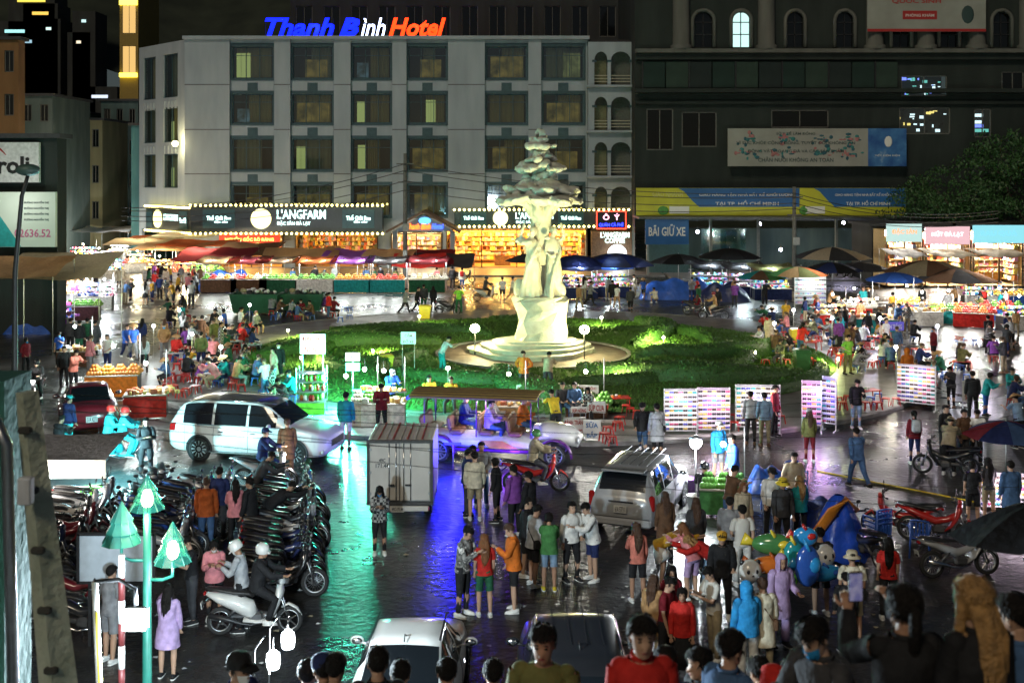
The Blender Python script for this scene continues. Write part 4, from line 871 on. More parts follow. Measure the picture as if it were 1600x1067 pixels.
def window(parent, P, a, b2, c, d, rv, lit=None, split=(.33, .66), transom=.72, curtain=True, depth=.2):
    """window in an opening: frame, panes, room behind"""
    rz = math.atan2((P(1, 0) - P(0, 0)).y, (P(1, 0) - P(0, 0)).x); o3 = P(a, c, depth); w, h = b2 - a, d - c; t = .1
    f = MB()
    for (x, z, sx, sz) in ((w / 2, t / 2, w, t), (w / 2, h - t / 2, w, t), (t / 2, h / 2, t, h - 2 * t), (w - t / 2, h / 2, t, h - 2 * t)): f.box((x, 0, z), (sx, .09, sz))
    for s in split: f.box((w * s, 0, h / 2), (.06, .07, h - 2 * t))
    if transom: f.box((w / 2, -.005, h * transom), (w - 2 * t, .06, .05))
    fo = f.build('window', TEAL, parent, o3, rz)
    MB().quad((t, .02, t), (w - t, .02, t), (w - t, .02, h - t), (t, .02, h - t)).build('pane', GLS, fo)
    r_ = MB(); D = 1.1
    r_.quad((0, D, 0), (w, D, 0), (w, D, h), (0, D, h)); r_.quad((0, .1, 0), (0, D, 0), (0, D, h), (0, .1, h)); r_.quad((w, D, 0), (w, .1, 0), (w, .1, h), (w, D, h)); r_.quad((0, .1, h), (0, D, h), (w, D, h), (w, .1, h)); r_.quad((0, .1, 0), (w, .1, 0), (w, D, 0), (0, D, 0))
    r_.build('room', DARKROOM, fo)
    if curtain:
        cb = MB(); x0 = w * rv.choice((.08, .38, .45)); x1 = w * rv.choice((.7, .93))
        cb.grid(lambda u, v: (x0 + (x1 - x0) * u, .24 + .05 * math.sin(u * 40), .05 + (h - .15) * v), 30, 1); cb.build('curtain', rv.choice(CURT), fo)
    if lit:
        x0, x1, z1_ = lit[:3]; MB().quad((w * x0, .2, .12), (w * x1, .2, .12), (w * x1, .2, h * z1_), (w * x0, .2, h * z1_)).build('lit_interior', LITWIN if len(lit) < 4 else LITDIM[lit[3]], fo)
    return fo
HYd = 106.0; hx = lambda px: Xa(px, HYd); hz = lambda py: Za(py, HYd)
hotel = thing('hotel_building', 'pale five storey hotel with dark teal window bays and arched corner balconies', 'building', (0, 0, 0))
rv = random.Random(4)
X0, X1 = hx(290), hx(918); ZT = hz(62)
COLS = [(363, 427), (457, 520), (551, 611), (638, 698), (760, 823), (848, 912)]; ROWS = [(73, 123), (147, 193), (217, 266), (289, 338)]
ops = []
for a, b2 in COLS:
    for c, d in ROWS: ops.append((hx(a) - X0, hx(b2) - X0, hz(d), hz(c)))
gops = [(hx(345) - X0, hx(442) - X0, .16, hz(358)), (hx(462) - X0, hx(590) - X0, .16, hz(358)), (hx(612) - X0, hx(690) - X0, .16, hz(362)), (hx(698) - X0, hx(918) - X0 - .2, .16, hz(358))]
wb_ = MB(); P, n_ = wall_open(wb_, (X0, HYd, 0), (1, 0, 0), X1 - X0, 0, ZT, ops + gops)
# projecting piers between the window bays
for a, b2 in ((290, 360), (429.5, 454.5), (522.5, 548.5), (613.5, 635.5), (700.5, 757.5), (825.5, 845.5)):
    wb_.box(((hx(a) + hx(b2)) / 2, HYd - .17, (ZT + hz(342)) / 2), (hx(b2) - hx(a), .30, ZT - hz(342)))
wb_.box(((X0 + X1) / 2, HYd - .2, ZT + .12), (X1 - X0 + .3, .8, .3))
wo = wb_.build('wall', PLAST, hotel)
jt = MB()
for py in (133, 203, 272):
    for a, b2 in ((290, 360), (429.5, 454.5), (522.5, 548.5), (613.5, 635.5), (700.5, 757.5), (825.5, 845.5)): jt.box(((hx(a) + hx(b2)) / 2, HYd - .325, hz(py)), (hx(b2) - hx(a), .012, .09))
jt.build('wall_joint', M('joint_shadow_gap', (.12, .12, .13), .8), hotel)
LITS = {(0, 0): (.08, .42, .8), (2, 1): (.1, .3, .75), (2, 2): (.12, .32, .8), (3, 1): (.45, .7, .8), (1, 2): (.08, .3, .75)}
for ci, (a, b2) in enumerate(COLS):
    for ri, (c, d) in enumerate(ROWS):
        lit = LITS.get((ci, ri)) or (rv.choice([None, (.1, .9, .7, 0), (.15, .5, .75, 0), (.5, .92, .8, 1), (.3, .85, .6, 0), (.1, .4, .5, 2)])); x0_, x1_ = hx(a) - X0, hx(b2) - X0
        window(hotel, P, x0_, x1_, hz(d), hz(c), rv, lit, transom=.72)
        sg = MB(); w_, h_ = x1_ - x0_, hz(c) - hz(d)                 # dark surround and ac panel with a vent below
        for (x, z, sx, sz) in ((w_ / 2, -.09, w_ + .3, .17), (w_ / 2, h_ + .14, w_ + .3, .28), (-.08, h_ / 2, .16, h_), (w_ + .08, h_ / 2, .16, h_)): sg.box((x, -.03, z), (sx, .1, sz))
        sg.build('window_surround', TEAL, hotel, P(x0_, hz(d)))
        if ri < 3:
            MB().box((w_ / 2, -.02, -.82), (w_ + .1, .05, 1.1)).build('spandrel_panel', PLAST, hotel, P(x0_, hz(d))); v = MB(); v.box((w_ * .5, -.05, -.82), (.95, .04, .85))
            for q in range(6): v.box((w_ * .5, -.075, -1.12 + q * .12), (.85, .03, .04), 1)
            v.build('vent', [TEAL, M('vent_slat', (.06, .11, .13), .5)], hotel, P(x0_, hz(d)))
# corner wing on the left, receding
wl = Vector((-6.6, 7.2, 0)); WL = wl.length; p0 = Vector((X0, HYd, 0)) + wl
wops = []
for a, b2 in ((.9, 3.6), (5.2, 8.2)):
    for c, d in ((15.9, 20.0), (11.7, 15.0), (7.4, 10.6)): wops.append((a, b2, c, d))
wops.append((.6, WL - .6, .16, 3.4))
ww = MB(); Pw, nw = wall_open(ww, p0, -wl, WL, 0, ZT, wops); ww.build('wall', PLAST, hotel)
for o4 in wops[:-1]: window(hotel, Pw, *o4, rv, (.3, .5, .6) if o4[2] < 12 and o4[0] > 4 else None, split=(.5,), transom=None)
bal = MB()
for a, b2 in ((.9, 3.6), (5.2, 8.2)):
    for z in (15.2, 11.0):
        for q in range(4): bal.box(Pw(a + (b2 - a) * (q + .5) / 4, z, -.03), (.16, .16, .7), 0, rz=math.atan2(-wl.y, -wl.x))
bal.build('balcony_rail', PLAST, hotel)
# flat roof and back
rf = MB(); rf.prism([(X0, HYd + .02), (hx(990), HYd + .02), (hx(990), HYd + 16), (X0 - 6.6, HYd + 16), (X0 - 6.6, HYd + 7.2)], ZT - .3, ZT - .05); rf.build('roof', M('roof_felt', (.05, .05, .055), .9), hotel)
sd = MB(); sd.box((hx(990) - .1, HYd + 8, ZT / 2), (.2, 15.9, ZT)); sd.build('side_wall', PLAST, hotel)
# balcony tower on the right
bx0, bx1 = hx(918), hx(988); BWd = bx1 - bx0
for i, (pt, pb) in enumerate(((68, 135), (138, 205), (208, 275), (278, 340))):
    zt, zb = hz(pt), hz(pb); b = MB(); h = zt - zb; n = 8; ax = [(.55, 1.75), (2.05, 3.85)]
    # fascia with two arched openings
    def arch(x0, x1, zs, hh, k): return [(x0 + (x1 - x0) * (.5 - .5 * math.cos(math.pi * q / k)), zs + hh * math.sin(math.pi * q / k)) for q in range(k + 1)]
    xs = 0.
    for (a, b2) in ax:
        a *= BWd / 4.1; b2 *= BWd / 4.1
        b.box((bx0 + (xs + a) / 2, HYd - .9, zb + h / 2), (a - xs, .3, h)); pts = arch(a, b2, zb + h * .58, h * .2, n)
        for q in range(n): (xa, za), (xb, zb2) = pts[q], pts[q + 1]; b.add([(bx0 + xa, HYd - 1.05, za), (bx0 + xb, HYd - 1.05, zb2), (bx0 + xb, HYd - 1.05, zt), (bx0 + xa, HYd - 1.05, zt), (bx0 + xa, HYd - .75, za), (bx0 + xb, HYd - .75, zb2), (bx0 + xb, HYd - .75, zt), (bx0 + xa, HYd - .75, zt)], [(0, 1, 2, 3), (4, 7, 6, 5), (0, 4, 5, 1)])
        xs = b2
    b.box((bx0 + (xs + BWd) / 2, HYd - .9, zb + h / 2), (BWd - xs, .3, h)); b.build('balcony_arcade', PLAST, hotel)
    MB().box(((bx0 + bx1) / 2 + .15, HYd - .75, zb - .1), (BWd + .5, 1.6, .22), bev=.04).build('balcony_slab', PLAST, hotel)
    cp = MB()
    for x in (.55, 1.9, 3.95): cp.box((bx0 + x * BWd / 4.1, HYd - .9, zb + h * .56), (.42, .4, .2))
    cp.build('capital', TEAL, hotel)
    rl = MB()
    for z in (.35, .62, .9): rl.box(((bx0 + bx1) / 2, HYd - .85, zb + z), (BWd - .4, .05, .06))
    rl.build('railing', M('cream_rail', (.45, .42, .33), .6), hotel)
    MB().box(((bx0 + bx1) / 2, HYd + .12, zb + h / 2), (BWd, .2, h - .02)).build('balcony_back_wall', M('balcony_wall', (.10, .11, .10), .8), hotel)
    MB().box((bx0 + BWd * .28, HYd - .01, zb + 1.2), (1.1, .06, 2.3)).build('balcony_door', M('olive_door', (.16, .16, .09), .6), hotel)

# shop interiors behind the glass fronts
WARM = (1, .55, .12); SHELF = M('shelf_wood', (.45, .24, .08), .6, var=.25, scale=4); WARMW = M('shop_wall', (.62, .42, .18), .7)
PROD = [M('goods_%d' % i, c, .5, var=.1) for i, c in enumerate([(.62, .52, .36), (.55, .16, .05), (.6, .44, .08), (.25, .3, .1), (.7, .62, .5), (.4, .08, .05), (.15, .2, .35), (.6, .25, .35)])]
def shop(x0, x1, z1, label, power, seed, depth=5., yy=HYd, col=WARM, front=True):
    r = random.Random(seed); t = thing('shop_interior', label, 'shop', ((x0 + x1) / 2, yy, .16), 0, 'lit shops under the hotel'); w = x1 - x0; h = z1 - .16
    b = MB(); b.quad((-w / 2, depth, 0), (w / 2, depth, 0), (w / 2, depth, h), (-w / 2, depth, h)); b.quad((-w / 2, .4, 0), (-w / 2, depth, 0), (-w / 2, depth, h), (-w / 2, .4, h)); b.quad((w / 2, depth, 0), (w / 2, .4, 0), (w / 2, .4, h), (w / 2, depth, h)); b.quad((-w / 2, .4, h), (-w / 2, depth, h), (w / 2, depth, h), (w / 2, .4, h)); b.build('room', WARMW, t)
    MB().quad((-w / 2, .0, .02), (w / 2, .0, .02), (w / 2, depth, .02), (-w / 2, depth, .02)).build('floor_tiles', M('shop_floor', (.5, .32, .14), .3), t)
    lv = max(3, int(h / .55)); sb = MB(); pb = MB()
    for q in range(lv):
        z = .35 + q * (h - .8) / lv; sb.box((0, depth - .3, z), (w * .96, .5, .05)); x = -w * .47
        while x < w * .46:
            s = r.uniform(.14, .34); hh = r.uniform(.2, .42); pb.box((x + s / 2, depth - .35, z + .03 + hh / 2), (s * .9, .3, hh), r.randrange(8)); x += s + (r.uniform(0, .4) if r.random() < .15 else 0)
    for sx in (-1, 1):
        for q in range(lv):
            z = .35 + q * (h - .8) / lv; sb.box((sx * (w / 2 - .3), depth * .55, z), (.5, depth * .7, .05)); y = depth * .25
            while y < depth * .85: s = r.uniform(.15, .3); hh = r.uniform(.2, .4); pb.box((sx * (w / 2 - .3), y, z + .03 + hh / 2), (.3, s * .9, hh), r.randrange(8)); y += s
    sb.build('shelf', SHELF, t); pb.build('shelf_goods', PROD, t, kind='stuff')
    for q in range(max(1, int(w / 3.2))):
        x = -w / 2 + (q + .5) * w / max(1, int(w / 3.2)) + r.uniform(-.4, .4); c = MB(); c.box((x, 1.9, .45), (1.5, .7, .9), bev=.03); c.box((x, 1.9, .93), (1.6, .8, .06)); c.build('counter', M('counter_wood', (.5, .24, .05), .4, var=.3), t)
        g = MB()
        for _ in range(14): g.box((x + r.uniform(-.7, .7), 1.9 + r.uniform(-.3, .3), 1.03), (.16, .16, r.uniform(.1, .25)), r.randrange(8))
        g.build('counter_goods', PROD, t, kind='stuff')
    k = max(2, int(w / 2.6)); tb = MB()
    for q in range(k): x = -w / 2 + (q + .5) * w / k; tb.box((x, 2.6, h - .08), (1.1, .12, .06)); lamp(t, (x, 2.4, h - .35), col, power / k, .15)
    tb.build('ceiling_tube', E('shop_tube', (1, .78, .42), 14), t)
    if front:
        m = MB(); k = max(2, int(w / 3))
        for q in range(k + 1): m.box((-w / 2 + w * q / k, -.1, h / 2), (.1, .12, h))
        m.box((0, -.1, h - .06), (w, .1, .1)); m.build('shopfront_frame', M('bronze_frame', (.12, .08, .04), .4, .6), t)
    return t
shop(hx(345), hx(442), hz(358), 'warm lit shop interior with shelves behind the fruit stalls', 900, 1)
shop(hx(462), hx(590), hz(358), 'dimly warm shop with gridded window beside the hotel porch', 260, 2)
shop(hx(698), hx(917), hz(358), 'bright golden shop interior with stocked shelves behind the statue', 2600, 3)
shop(hx(612), hx(690), hz(364), 'pale lit hotel lobby behind the gabled porch', 420, 6, col=(1, .85, .55))
# sign bands with bulbs
BULB = E('sign_bulb', (1, .80, .22), 9); NEONW = E('cool_white_sign', (.62, 1, .92), 2.6); NEONY = E('round_sign', (1, .93, .40), 1.5)
def band(px0, px1, pyt, pyb, label, yy, wing=False):
    x0, x1 = Xa(px0, yy), Xa(px1, yy); zt, zb = Za(pyt, yy), Za(pyb, yy)
    t = thing('shop_sign', label, 'sign', ((x0 + x1) / 2, yy, 0), 0, 'illuminated shop signs'); w = x1 - x0
    MB().box((0, .35, (zt + zb) / 2), (w, .7, zt - zb), bev=.03).build('fascia', FASC, t)
    for z in (zt + .06, zb - .06):
        b = MB(); k = int(w / .45)
        for q in range(k + 1): b.ell((-w / 2 + w * q / k, -.12, z), .105, 7, 5)
        b.build('bulb_row', BULB, t, kind='stuff'); MB().box((0, -.02, z + (.03 if z > zb else -.03)), (w, .12, .05)).build('bulb_rail', BLK, t)
    return t, (lambda px: Xa(px, yy) - (x0 + x1) / 2), (lambda py: Za(py, yy)), yy
yb = 104.4
def disc(t, x, z, r_, mat, name='round_emblem', y=-.05):
    b = MB(); b.lathe([(0, -.05), (r_, -.05), (r_, .04)], (x, y, z), 28, axis='Y', smooth=False); return b.build(name, mat, t)
t, fx, fz, _ = band(298, 598, 322, 364, "long black shop sign with round emblem reading L'ANGFARM over fruit stalls", yb)
disc(t, fx(408), fz(342), .92, NEONY); text("L'ANGFARM", fx(509) - fx(433), .85, NEONW, t, (fx(471), -.06, fz(335))); text('ĐẶC SẢN ĐÀ LẠT', fx(485) - fx(433), .48, NEONW, t, (fx(459), -.06, fz(349)))
PAN = M('sign_panel_teal', (.02, .07, .09), .4)
for a in (342, 560):
    MB().box((fx(a), -.03, fz(342)), (2.9, .06, 1.7)).build('panel', PAN, t); text('Thế Giới Rau', 2.2, .5, NEONW, t, (fx(a), -.08, fz(340)), name='lettering'); text('đặc sản', 1.2, .25, NEONW, t, (fx(a) + .2, -.08, fz(347)))
t, fx, fz, _ = band(710, 990, 329, 353, "black shop sign with bulbs and round emblem behind the statue", yb)
disc(t, fx(782), fz(341), .68, NEONY); text("L'ANGFARM", 3.4, .62, NEONW, t, (fx(835), -.06, fz(337))); text('ĐẶC SẢN ĐÀ LẠT', 3.0, .35, NEONW, t, (fx(832), -.06, fz(347)))
for a in (740, 892): MB().box((fx(a), -.03, fz(341)), (2.3, .06, 1.2)).build('panel', PAN, t); text('Thế Giới Rau', 1.8, .42, NEONW, t, (fx(a), -.08, fz(340)))
# wing band
wt = thing('shop_sign', 'angled black shop sign with bulb rows round the hotel corner', 'sign', Vector((Xa(298, yb), yb, 0)), math.atan2(-7.2, 6.6), 'illuminated shop signs'); zt, zb = Za(326, yb), Za(364, yb)
MB().box((-4.6, .35, (zt + zb) / 2), (9.2, .7, zt - zb)).build('fascia', FASC, wt)
for z in (zt + .06, zb - .06):
    b = MB()
    for q in range(21): b.ell((-9.1 + q * .45, -.12, z), .105, 7, 5)
    b.build('bulb_row', BULB, wt, kind='stuff')
disc(wt, -6.6, (zt + zb) / 2, .85, NEONY); text("L'ANGFARM", 2.8, .6, NEONW, wt, (-3.9, -.05, (zt + zb) / 2 + .2))
MB().box((-1.4, -.03, (zt + zb) / 2), (1.5, .06, 1.6)).build('panel', PAN, wt); text('Rau Củ', 1.2, .5, NEONW, wt, (-1.4, -.08, (zt + zb) / 2)); MB().box((-8.4, -.03, (zt + zb) / 2), (1.2, .06, 1.6)).build('panel', PAN, wt)
# red running sign
t = thing('led_sign', 'red glowing strip sign reading NGUỒN GỐC RÕ RÀNG over the shop door', 'sign', (Xa(390, 104.2), 104.2, Za(373, 104.2)))
MB().box((0, 0, 0), (5.5, .15, .75), bev=.02).build('panel', E('red_panel', (1, .05, .01), .55), t); text('NGUỒN GỐC RÕ RÀNG', 4.4, .42, E('amber_text', (1, .5, .08), 4), t, (0, -.09, 0))
# gabled hotel porch
pz = lambda py: Za(py, 102.0); pxx = lambda px: Xa(px, 102.0)
t = thing('hotel_porch', 'gabled hotel entrance porch with lit name sign between two shops', 'porch', (pxx(662), 102.0, 0))
for sg in (-1, 1):
    MB().box((sg * 2.55, .2, pz(362) / 2), (.42, .42, pz(362)), bev=.03).build('column', PLAST, t)
    q = MB(); a = math.atan2(pz(332) - pz(364), 3.3); L_ = math.hypot(pz(332) - pz(364), 3.3); q.box((sg * 1.62, 1.2, (pz(332) + pz(364)) / 2 + .1), (L_, 4.2, .18), 0, ry=sg * a); q.build('roof', M('brown_roof', (.14, .08, .05), .7), t)
g = MB(); g.add([(-2.7, .05, pz(362)), (2.7, .05, pz(362)), (0, .05, pz(336)), (-2.7, .25, pz(362)), (2.7, .25, pz(362)), (0, .25, pz(336))], [(0, 1, 2), (5, 4, 3), (0, 3, 4, 1)]); g.build('gable', PLAST, t)
text('Thanh Bình', 2.1, .5, E('orange_neon', (1, .12, .01), 4), t, (-.45, -.02, pz(354)), shear=.25); text('Hotel', 1.0, .45, E('blue_neon2', (.03, .08, 1), 4), t, (1.25, -.02, pz(354)), shear=.25); MB().ell((.1, .0, pz(345)), (.55, .05, .3), 12, 6).build('emblem', E('blue_emblem', (.1, .4, 1), 1.6), t)
lamp(t, (0, 1.5, pz(370)), (1, .85, .6), 120, .2)
# wooden coffee front
t = thing('coffee_front', "wooden slatted coffee shop front with round white sign", 'shopfront', (hx(956), 104.6, 0)); w = hx(990) - hx(922)
for i in range(26): MB().box((0, 0, .3 + i * .125), (w, .08, .105), bev=.01).build('slat', M('wood_slat', (.20, .13, .085), .6, var=.3), t)
MB().box((0, .12, 1.95), (w, .1, 3.9)).build('backing', M('dark_backing', (.05, .035, .025), .8), t)
disc(t, .35, Za(397, 104.6), .88, E('white_disc', (1, 1, .95), 2.2), 'round_sign', -.1); text("L'ANGFARM", 2.6, .5, NEONW, t, (.15, -.1, Za(367, 104.6))); text('COFFEE', 1.8, .45, NEONW, t, (.15, -.1, Za(376, 104.6)))
lamp(t, (.35, -.9, Za(397, 104.6)), (1, 1, .95), 60, .3)
t = thing('led_sign', 'small red framed LED board with blue lettering above the coffee shop', 'sign', (Xa(955, 104.1), 104.1, Za(344, 104.1))); MB().box((0, 0, 0), (2.7, .12, 1.6), bev=.02).build('panel', M('led_black', (.01, .01, .015), .4), t)
b = MB()
for (x, z, sx, sz) in ((0, .78, 2.7, .07), (0, -.78, 2.7, .07), (1.31, 0, .07, 1.5), (-1.31, 0, .07, 1.5)): b.box((x, -.08, z), (sx, .05, sz))
b.build('border', E('red_neon', (1, .04, .02), 4), t); text('Ô  Ý', 1.5, .6, E('pink_led', (1, .35, .5), 3), t, (0, -.08, .3)); text('QUÁN CÀ PHÊ', 2.2, .42, E('blue_neon', (.02, .03, 1), 5), t, (0, -.08, -.42))
# roof sign
ty = 107.5; t = thing('rooftop_sign', 'large blue and red neon sign reading Thanh Bình Hotel on the roof', 'sign', (Xa(555, ty), ty, ZT + .2)); rx = lambda px: Xa(px, ty) - Xa(555, ty); zc = Za(43, ty) - ZT - .2; NB = E('roof_blue', (0, .006, 1), 3); NR = E('roof_red', (1, .03, .002), 2.6)
text('Thanh', rx(522) - rx(414), 1.75, NB, t, (rx(468), 0, zc), shear=.3, bold=.03, name='letters'); text('B', rx(562) - rx(530), 1.75, NB, t, (rx(546), 0, zc), shear=.3, bold=.05, name='letters')
text('ình', rx(602) - rx(564), 1.75, E('roof_white', (.55, .65, 1), 4), t, (rx(583), 0, zc), shear=.3, bold=.005, name='letters'); text('Hotel', rx(697) - rx(608), 1.75, NR, t, (rx(652), 0, zc), shear=.3, bold=.03, name='letters')
b = MB()
for q in range(9): x = rx(414) + q * (rx(697) - rx(414)) / 8; b.bar((x, .25, -.2), (x, .25, zc + .8), .06)
b.box((0, .25, zc - .85), (rx(697) - rx(414), .06, .06)); b.build('sign_frame', BLK, t); lamp(t, (rx(490), -.9, zc), (.05, .1, 1), 90, .4); lamp(t, (rx(652), -.9, zc), (1, .15, .05), 50, .4)

# ---------------------------------------------------------------- dark block behind the hotel and big building on the right
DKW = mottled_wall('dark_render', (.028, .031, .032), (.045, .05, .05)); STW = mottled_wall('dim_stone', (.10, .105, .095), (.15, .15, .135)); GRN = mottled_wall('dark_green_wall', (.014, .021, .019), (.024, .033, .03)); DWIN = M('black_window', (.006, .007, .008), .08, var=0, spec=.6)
def block(x0, x1, y0, y1, z1, mat, label, grid=None, name='building', wmat=None, wf=(.6, .55), roof=None, group='buildings behind the square', lit=()):
    t = thing(name, label, 'building', ((x0 + x1) / 2, y0, 0), 0, group); w = x1 - x0; ops = []
    if grid:
        nx, nz, zb = grid; cw = w / nx; chh = (z1 - zb) / nz
        for i in range(nx):
            for j in range(nz): ops.append((i * cw + cw * (1 - wf[0]) / 2, i * cw + cw * (1 + wf[0]) / 2, zb + j * chh + chh * .25, zb + j * chh + chh * (.25 + wf[1])))
    b = MB(); P, nn = wall_open(b, (-w / 2, 0, 0), (1, 0, 0), w, 0, z1, ops, .2)
    D = y1 - y0; b.quad((w / 2, 0, 0), (w / 2, D, 0), (w / 2, D, z1), (w / 2, 0, z1)); b.quad((-w / 2, D, 0), (-w / 2, 0, 0), (-w / 2, 0, z1), (-w / 2, D, z1)); b.quad((w / 2, D, 0), (-w / 2, D, 0), (-w / 2, D, z1), (w / 2, D, z1)); b.build('wall', mat, t)
    rb = MB(); rb.box((0, D / 2, z1 + .1), (w + .5, D + .5, .25)); rb.build('roof', roof or M('roof_felt', (.05, .05, .055), .9), t)
    for q, (a, b2, c, d) in enumerate(ops):
        f = MB(); ww_, hh_ = b2 - a, d - c
        for (x, z, sx, sz) in ((ww_ / 2, .04, ww_, .08), (ww_ / 2, hh_ - .04, ww_, .08), (.04, hh_ / 2, .08, hh_), (ww_ - .04, hh_ / 2, .08, hh_), (ww_ / 2, hh_ / 2, .06, hh_)): f.box((x, 0, z), (sx, .07, sz))
        fo = f.build('window', wmat or M('dim_frame', (.12, .12, .11), .6), t, P(a, c, .12)); MB().quad((0, .03, 0), (ww_, .03, 0), (ww_, .03, hh_), (0, .03, hh_)).build('pane', DWIN if q not in lit else E('warm_room', (1, .62, .2), .5), fo)
    return t
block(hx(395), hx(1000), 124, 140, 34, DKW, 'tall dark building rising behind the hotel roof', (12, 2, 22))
b_ = bpy.data.objects[-1] if False else None
# right-hand building
RY = 102.0; qx = lambda px: Xa(px, RY); qz = lambda py: Za(py, RY)
rb = thing('market_hall', 'dark multi storey building with arched top windows and wide balcony band', 'building', (0, 0, 0), 0, None)
rx0, rx1 = qx(992), qx(1720); RW = rx1 - rx0; ops = []
AR = [(1085, 1113), (1145, 1171), (1230, 1255), (1307, 1333), (1395, 1421), (1470, 1496), (1552, 1578), (1630, 1656)]
for a, b2 in AR: ops.append((qx(a) - rx0, qx(b2) - rx0, qz(74), qz(20)))
low = [(1010, 1052, 235, 170), (1065, 1120, 230, 175), (1205, 1295, 200, 172), (1405, 1485, 210, 168), (1522, 1549, 215, 170), (1408, 1480, 151, 118), (1565, 1600, 145, 112)]
for (a, b2, c, d) in low: ops.append((qx(a) - rx0, qx(b2) - rx0, qz(c), qz(d)))
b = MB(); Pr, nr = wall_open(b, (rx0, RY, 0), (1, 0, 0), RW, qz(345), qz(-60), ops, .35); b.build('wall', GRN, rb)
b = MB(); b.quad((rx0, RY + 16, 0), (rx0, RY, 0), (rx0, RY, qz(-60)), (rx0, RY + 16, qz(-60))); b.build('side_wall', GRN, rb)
for i, (a, b2) in enumerate(AR):                         # arched surrounds
    w = qx(b2) - qx(a); x = (qx(a) + qx(b2)) / 2; f = MB(); zs = qz(33); pts = []
    for q in range(13): t_ = math.pi * q / 12; pts.append((x - (w / 2 + .17) * math.cos(t_), RY - .08, zs + (qz(19) - zs + .15) * math.sin(t_)))
    pts = [(x - w / 2 - .17, RY - .08, qz(75))] + pts + [(x + w / 2 + .17, RY - .08, qz(75))]; f.tube(pts, (.17), 6)
    sp = MB()
    for sg in (-1, 1):
        vs = [(x + sg * w / 2, RY + .02, zs), (x + sg * w / 2, RY + .02, qz(19))] + [(x + sg * w / 2 * math.cos(t_), RY + .02, zs + (qz(20) - zs) * math.sin(t_)) for t_ in [math.pi / 2 * (1 - q / 6) for q in range(7)]]
        sp.add(vs, [tuple(range(len(vs)))])
    o = f.build('arch_window', STW, rb); sp.build('spandrel', GRN, o)
    lit = i == 1; MB().quad((qx(a), RY + .25, qz(74)), (qx(b2), RY + .25, qz(74)), (qx(b2), RY + .25, qz(19)), (qx(a), RY + .25, qz(19))).build('pane', E('pale_stairwell', (.55, .85, .8), .75) if lit else DWIN, o)
    mu = MB(); mu.box((x, RY + .2, qz(46)), (.08, .06, qz(19) - qz(74))); mu.box((x, RY + .2, qz(35)), (w, .06, .08)); mu.box((x, RY + .2, qz(54)), (w, .06, .08)); mu.build('glazing_bar', BLK, o)
for a in (1064, 1197, 1366, 1446, 1525, 1605): 
    p = MB(); p.lathe([(.95, qz(78)), (.95, qz(72)), (.75, qz(70)), (.72, qz(-40))], (qx(a), RY - .1, 0), 14); p.build('half_column', STW, rb)
for (zt, zb, dp, m_) in ((78, 84, .9, STW), (84, 94, .5, GRN), (140, 146, 1.2, GRN), (158, 163, .35, GRN)): MB().box(((rx0 + rx1) / 2, RY - dp / 2, (qz(zt) + qz(zb)) / 2), (RW, dp, qz(zt) - qz(zb))).build('cornice', m_, rb)
gp = MB().box((0, 0, 0), (1.95, .06, qz(98) - qz(138))).mesh('glass_panel'); gm = [M('green_glass_%d' % i, c, .12, var=.2, scale=.7) for i, c in enumerate(((.018, .035, .028), (.03, .05, .038), (.02, .028, .026)))]
x = qx(1003); k = 0
while x < qx(1385): ob('glass_panel', gp, gm[k % 3], rb, (x + 1, RY - .45, qz(118))); MB().box((x, RY - .48, qz(118)), (.12, .14, qz(97) - qz(139))).build('mullion', BLK, rb) if k % 2 == 0 else None; x += 2.05; k += 1
lm = [DWIN, DWIN, DWIN, None, None, None, DWIN]
CITY = [ramp_mat('x', [(0, (0, 0, 0)), (1, (1, 1, 1))])]
for (a, b2, c, d), kk in zip(low, range(9)):
    w, h = qx(b2) - qx(a), qz(d) - qz(c); f = MB()
    for (x, z, sx, sz) in ((w / 2, .05, w, .1), (w / 2, h - .05, w, .1), (.05, h / 2, .1, h), (w - .05, h / 2, .1, h), (w / 2, h / 2, .08, h)): f.box((x, 0, z), (sx, .1, sz))
    fo = f.build('window', M('dim_frame', (.12, .12, .11), .6), rb, (qx(a), RY + .12, qz(c)))
    MB().quad((0, .04, 0), (w, .04, 0), (w, .04, h), (0, .04, h)).build('pane', GLS if 3 <= kk <= 5 else DWIN, fo)
    if 3 <= kk <= 5:
        rr = random.Random(kk); g = MB(); q_ = MB()
        q_.box((w / 2, 1.3, h / 2), (w, .05, h)); q_.build('room_back', M('dark_room', (.03, .028, .025), .9), fo)
        for _ in range(26 if kk != 4 else 5):
            g.box((rr.uniform(.2, w - .2), rr.uniform(.5, 1.1), rr.uniform(.15, h - .15)), (rr.uniform(.08, .4), .1, rr.uniform(.05, .3)) if kk != 4 else (w * .8, .05, .28), rr.randrange(3))
        g.build('display', [E('blue_display', (.2, .25, 1), 1.5), E('white_display', (.8, .95, 1), 1.3), E('teal_display', (.2, .7, .6), .8)] if kk != 3 else [E('gold_display', (1, .7, .2), 1.2), E('white_display', (.8, .95, 1), 1.3), DWIN], fo, kind='stuff')
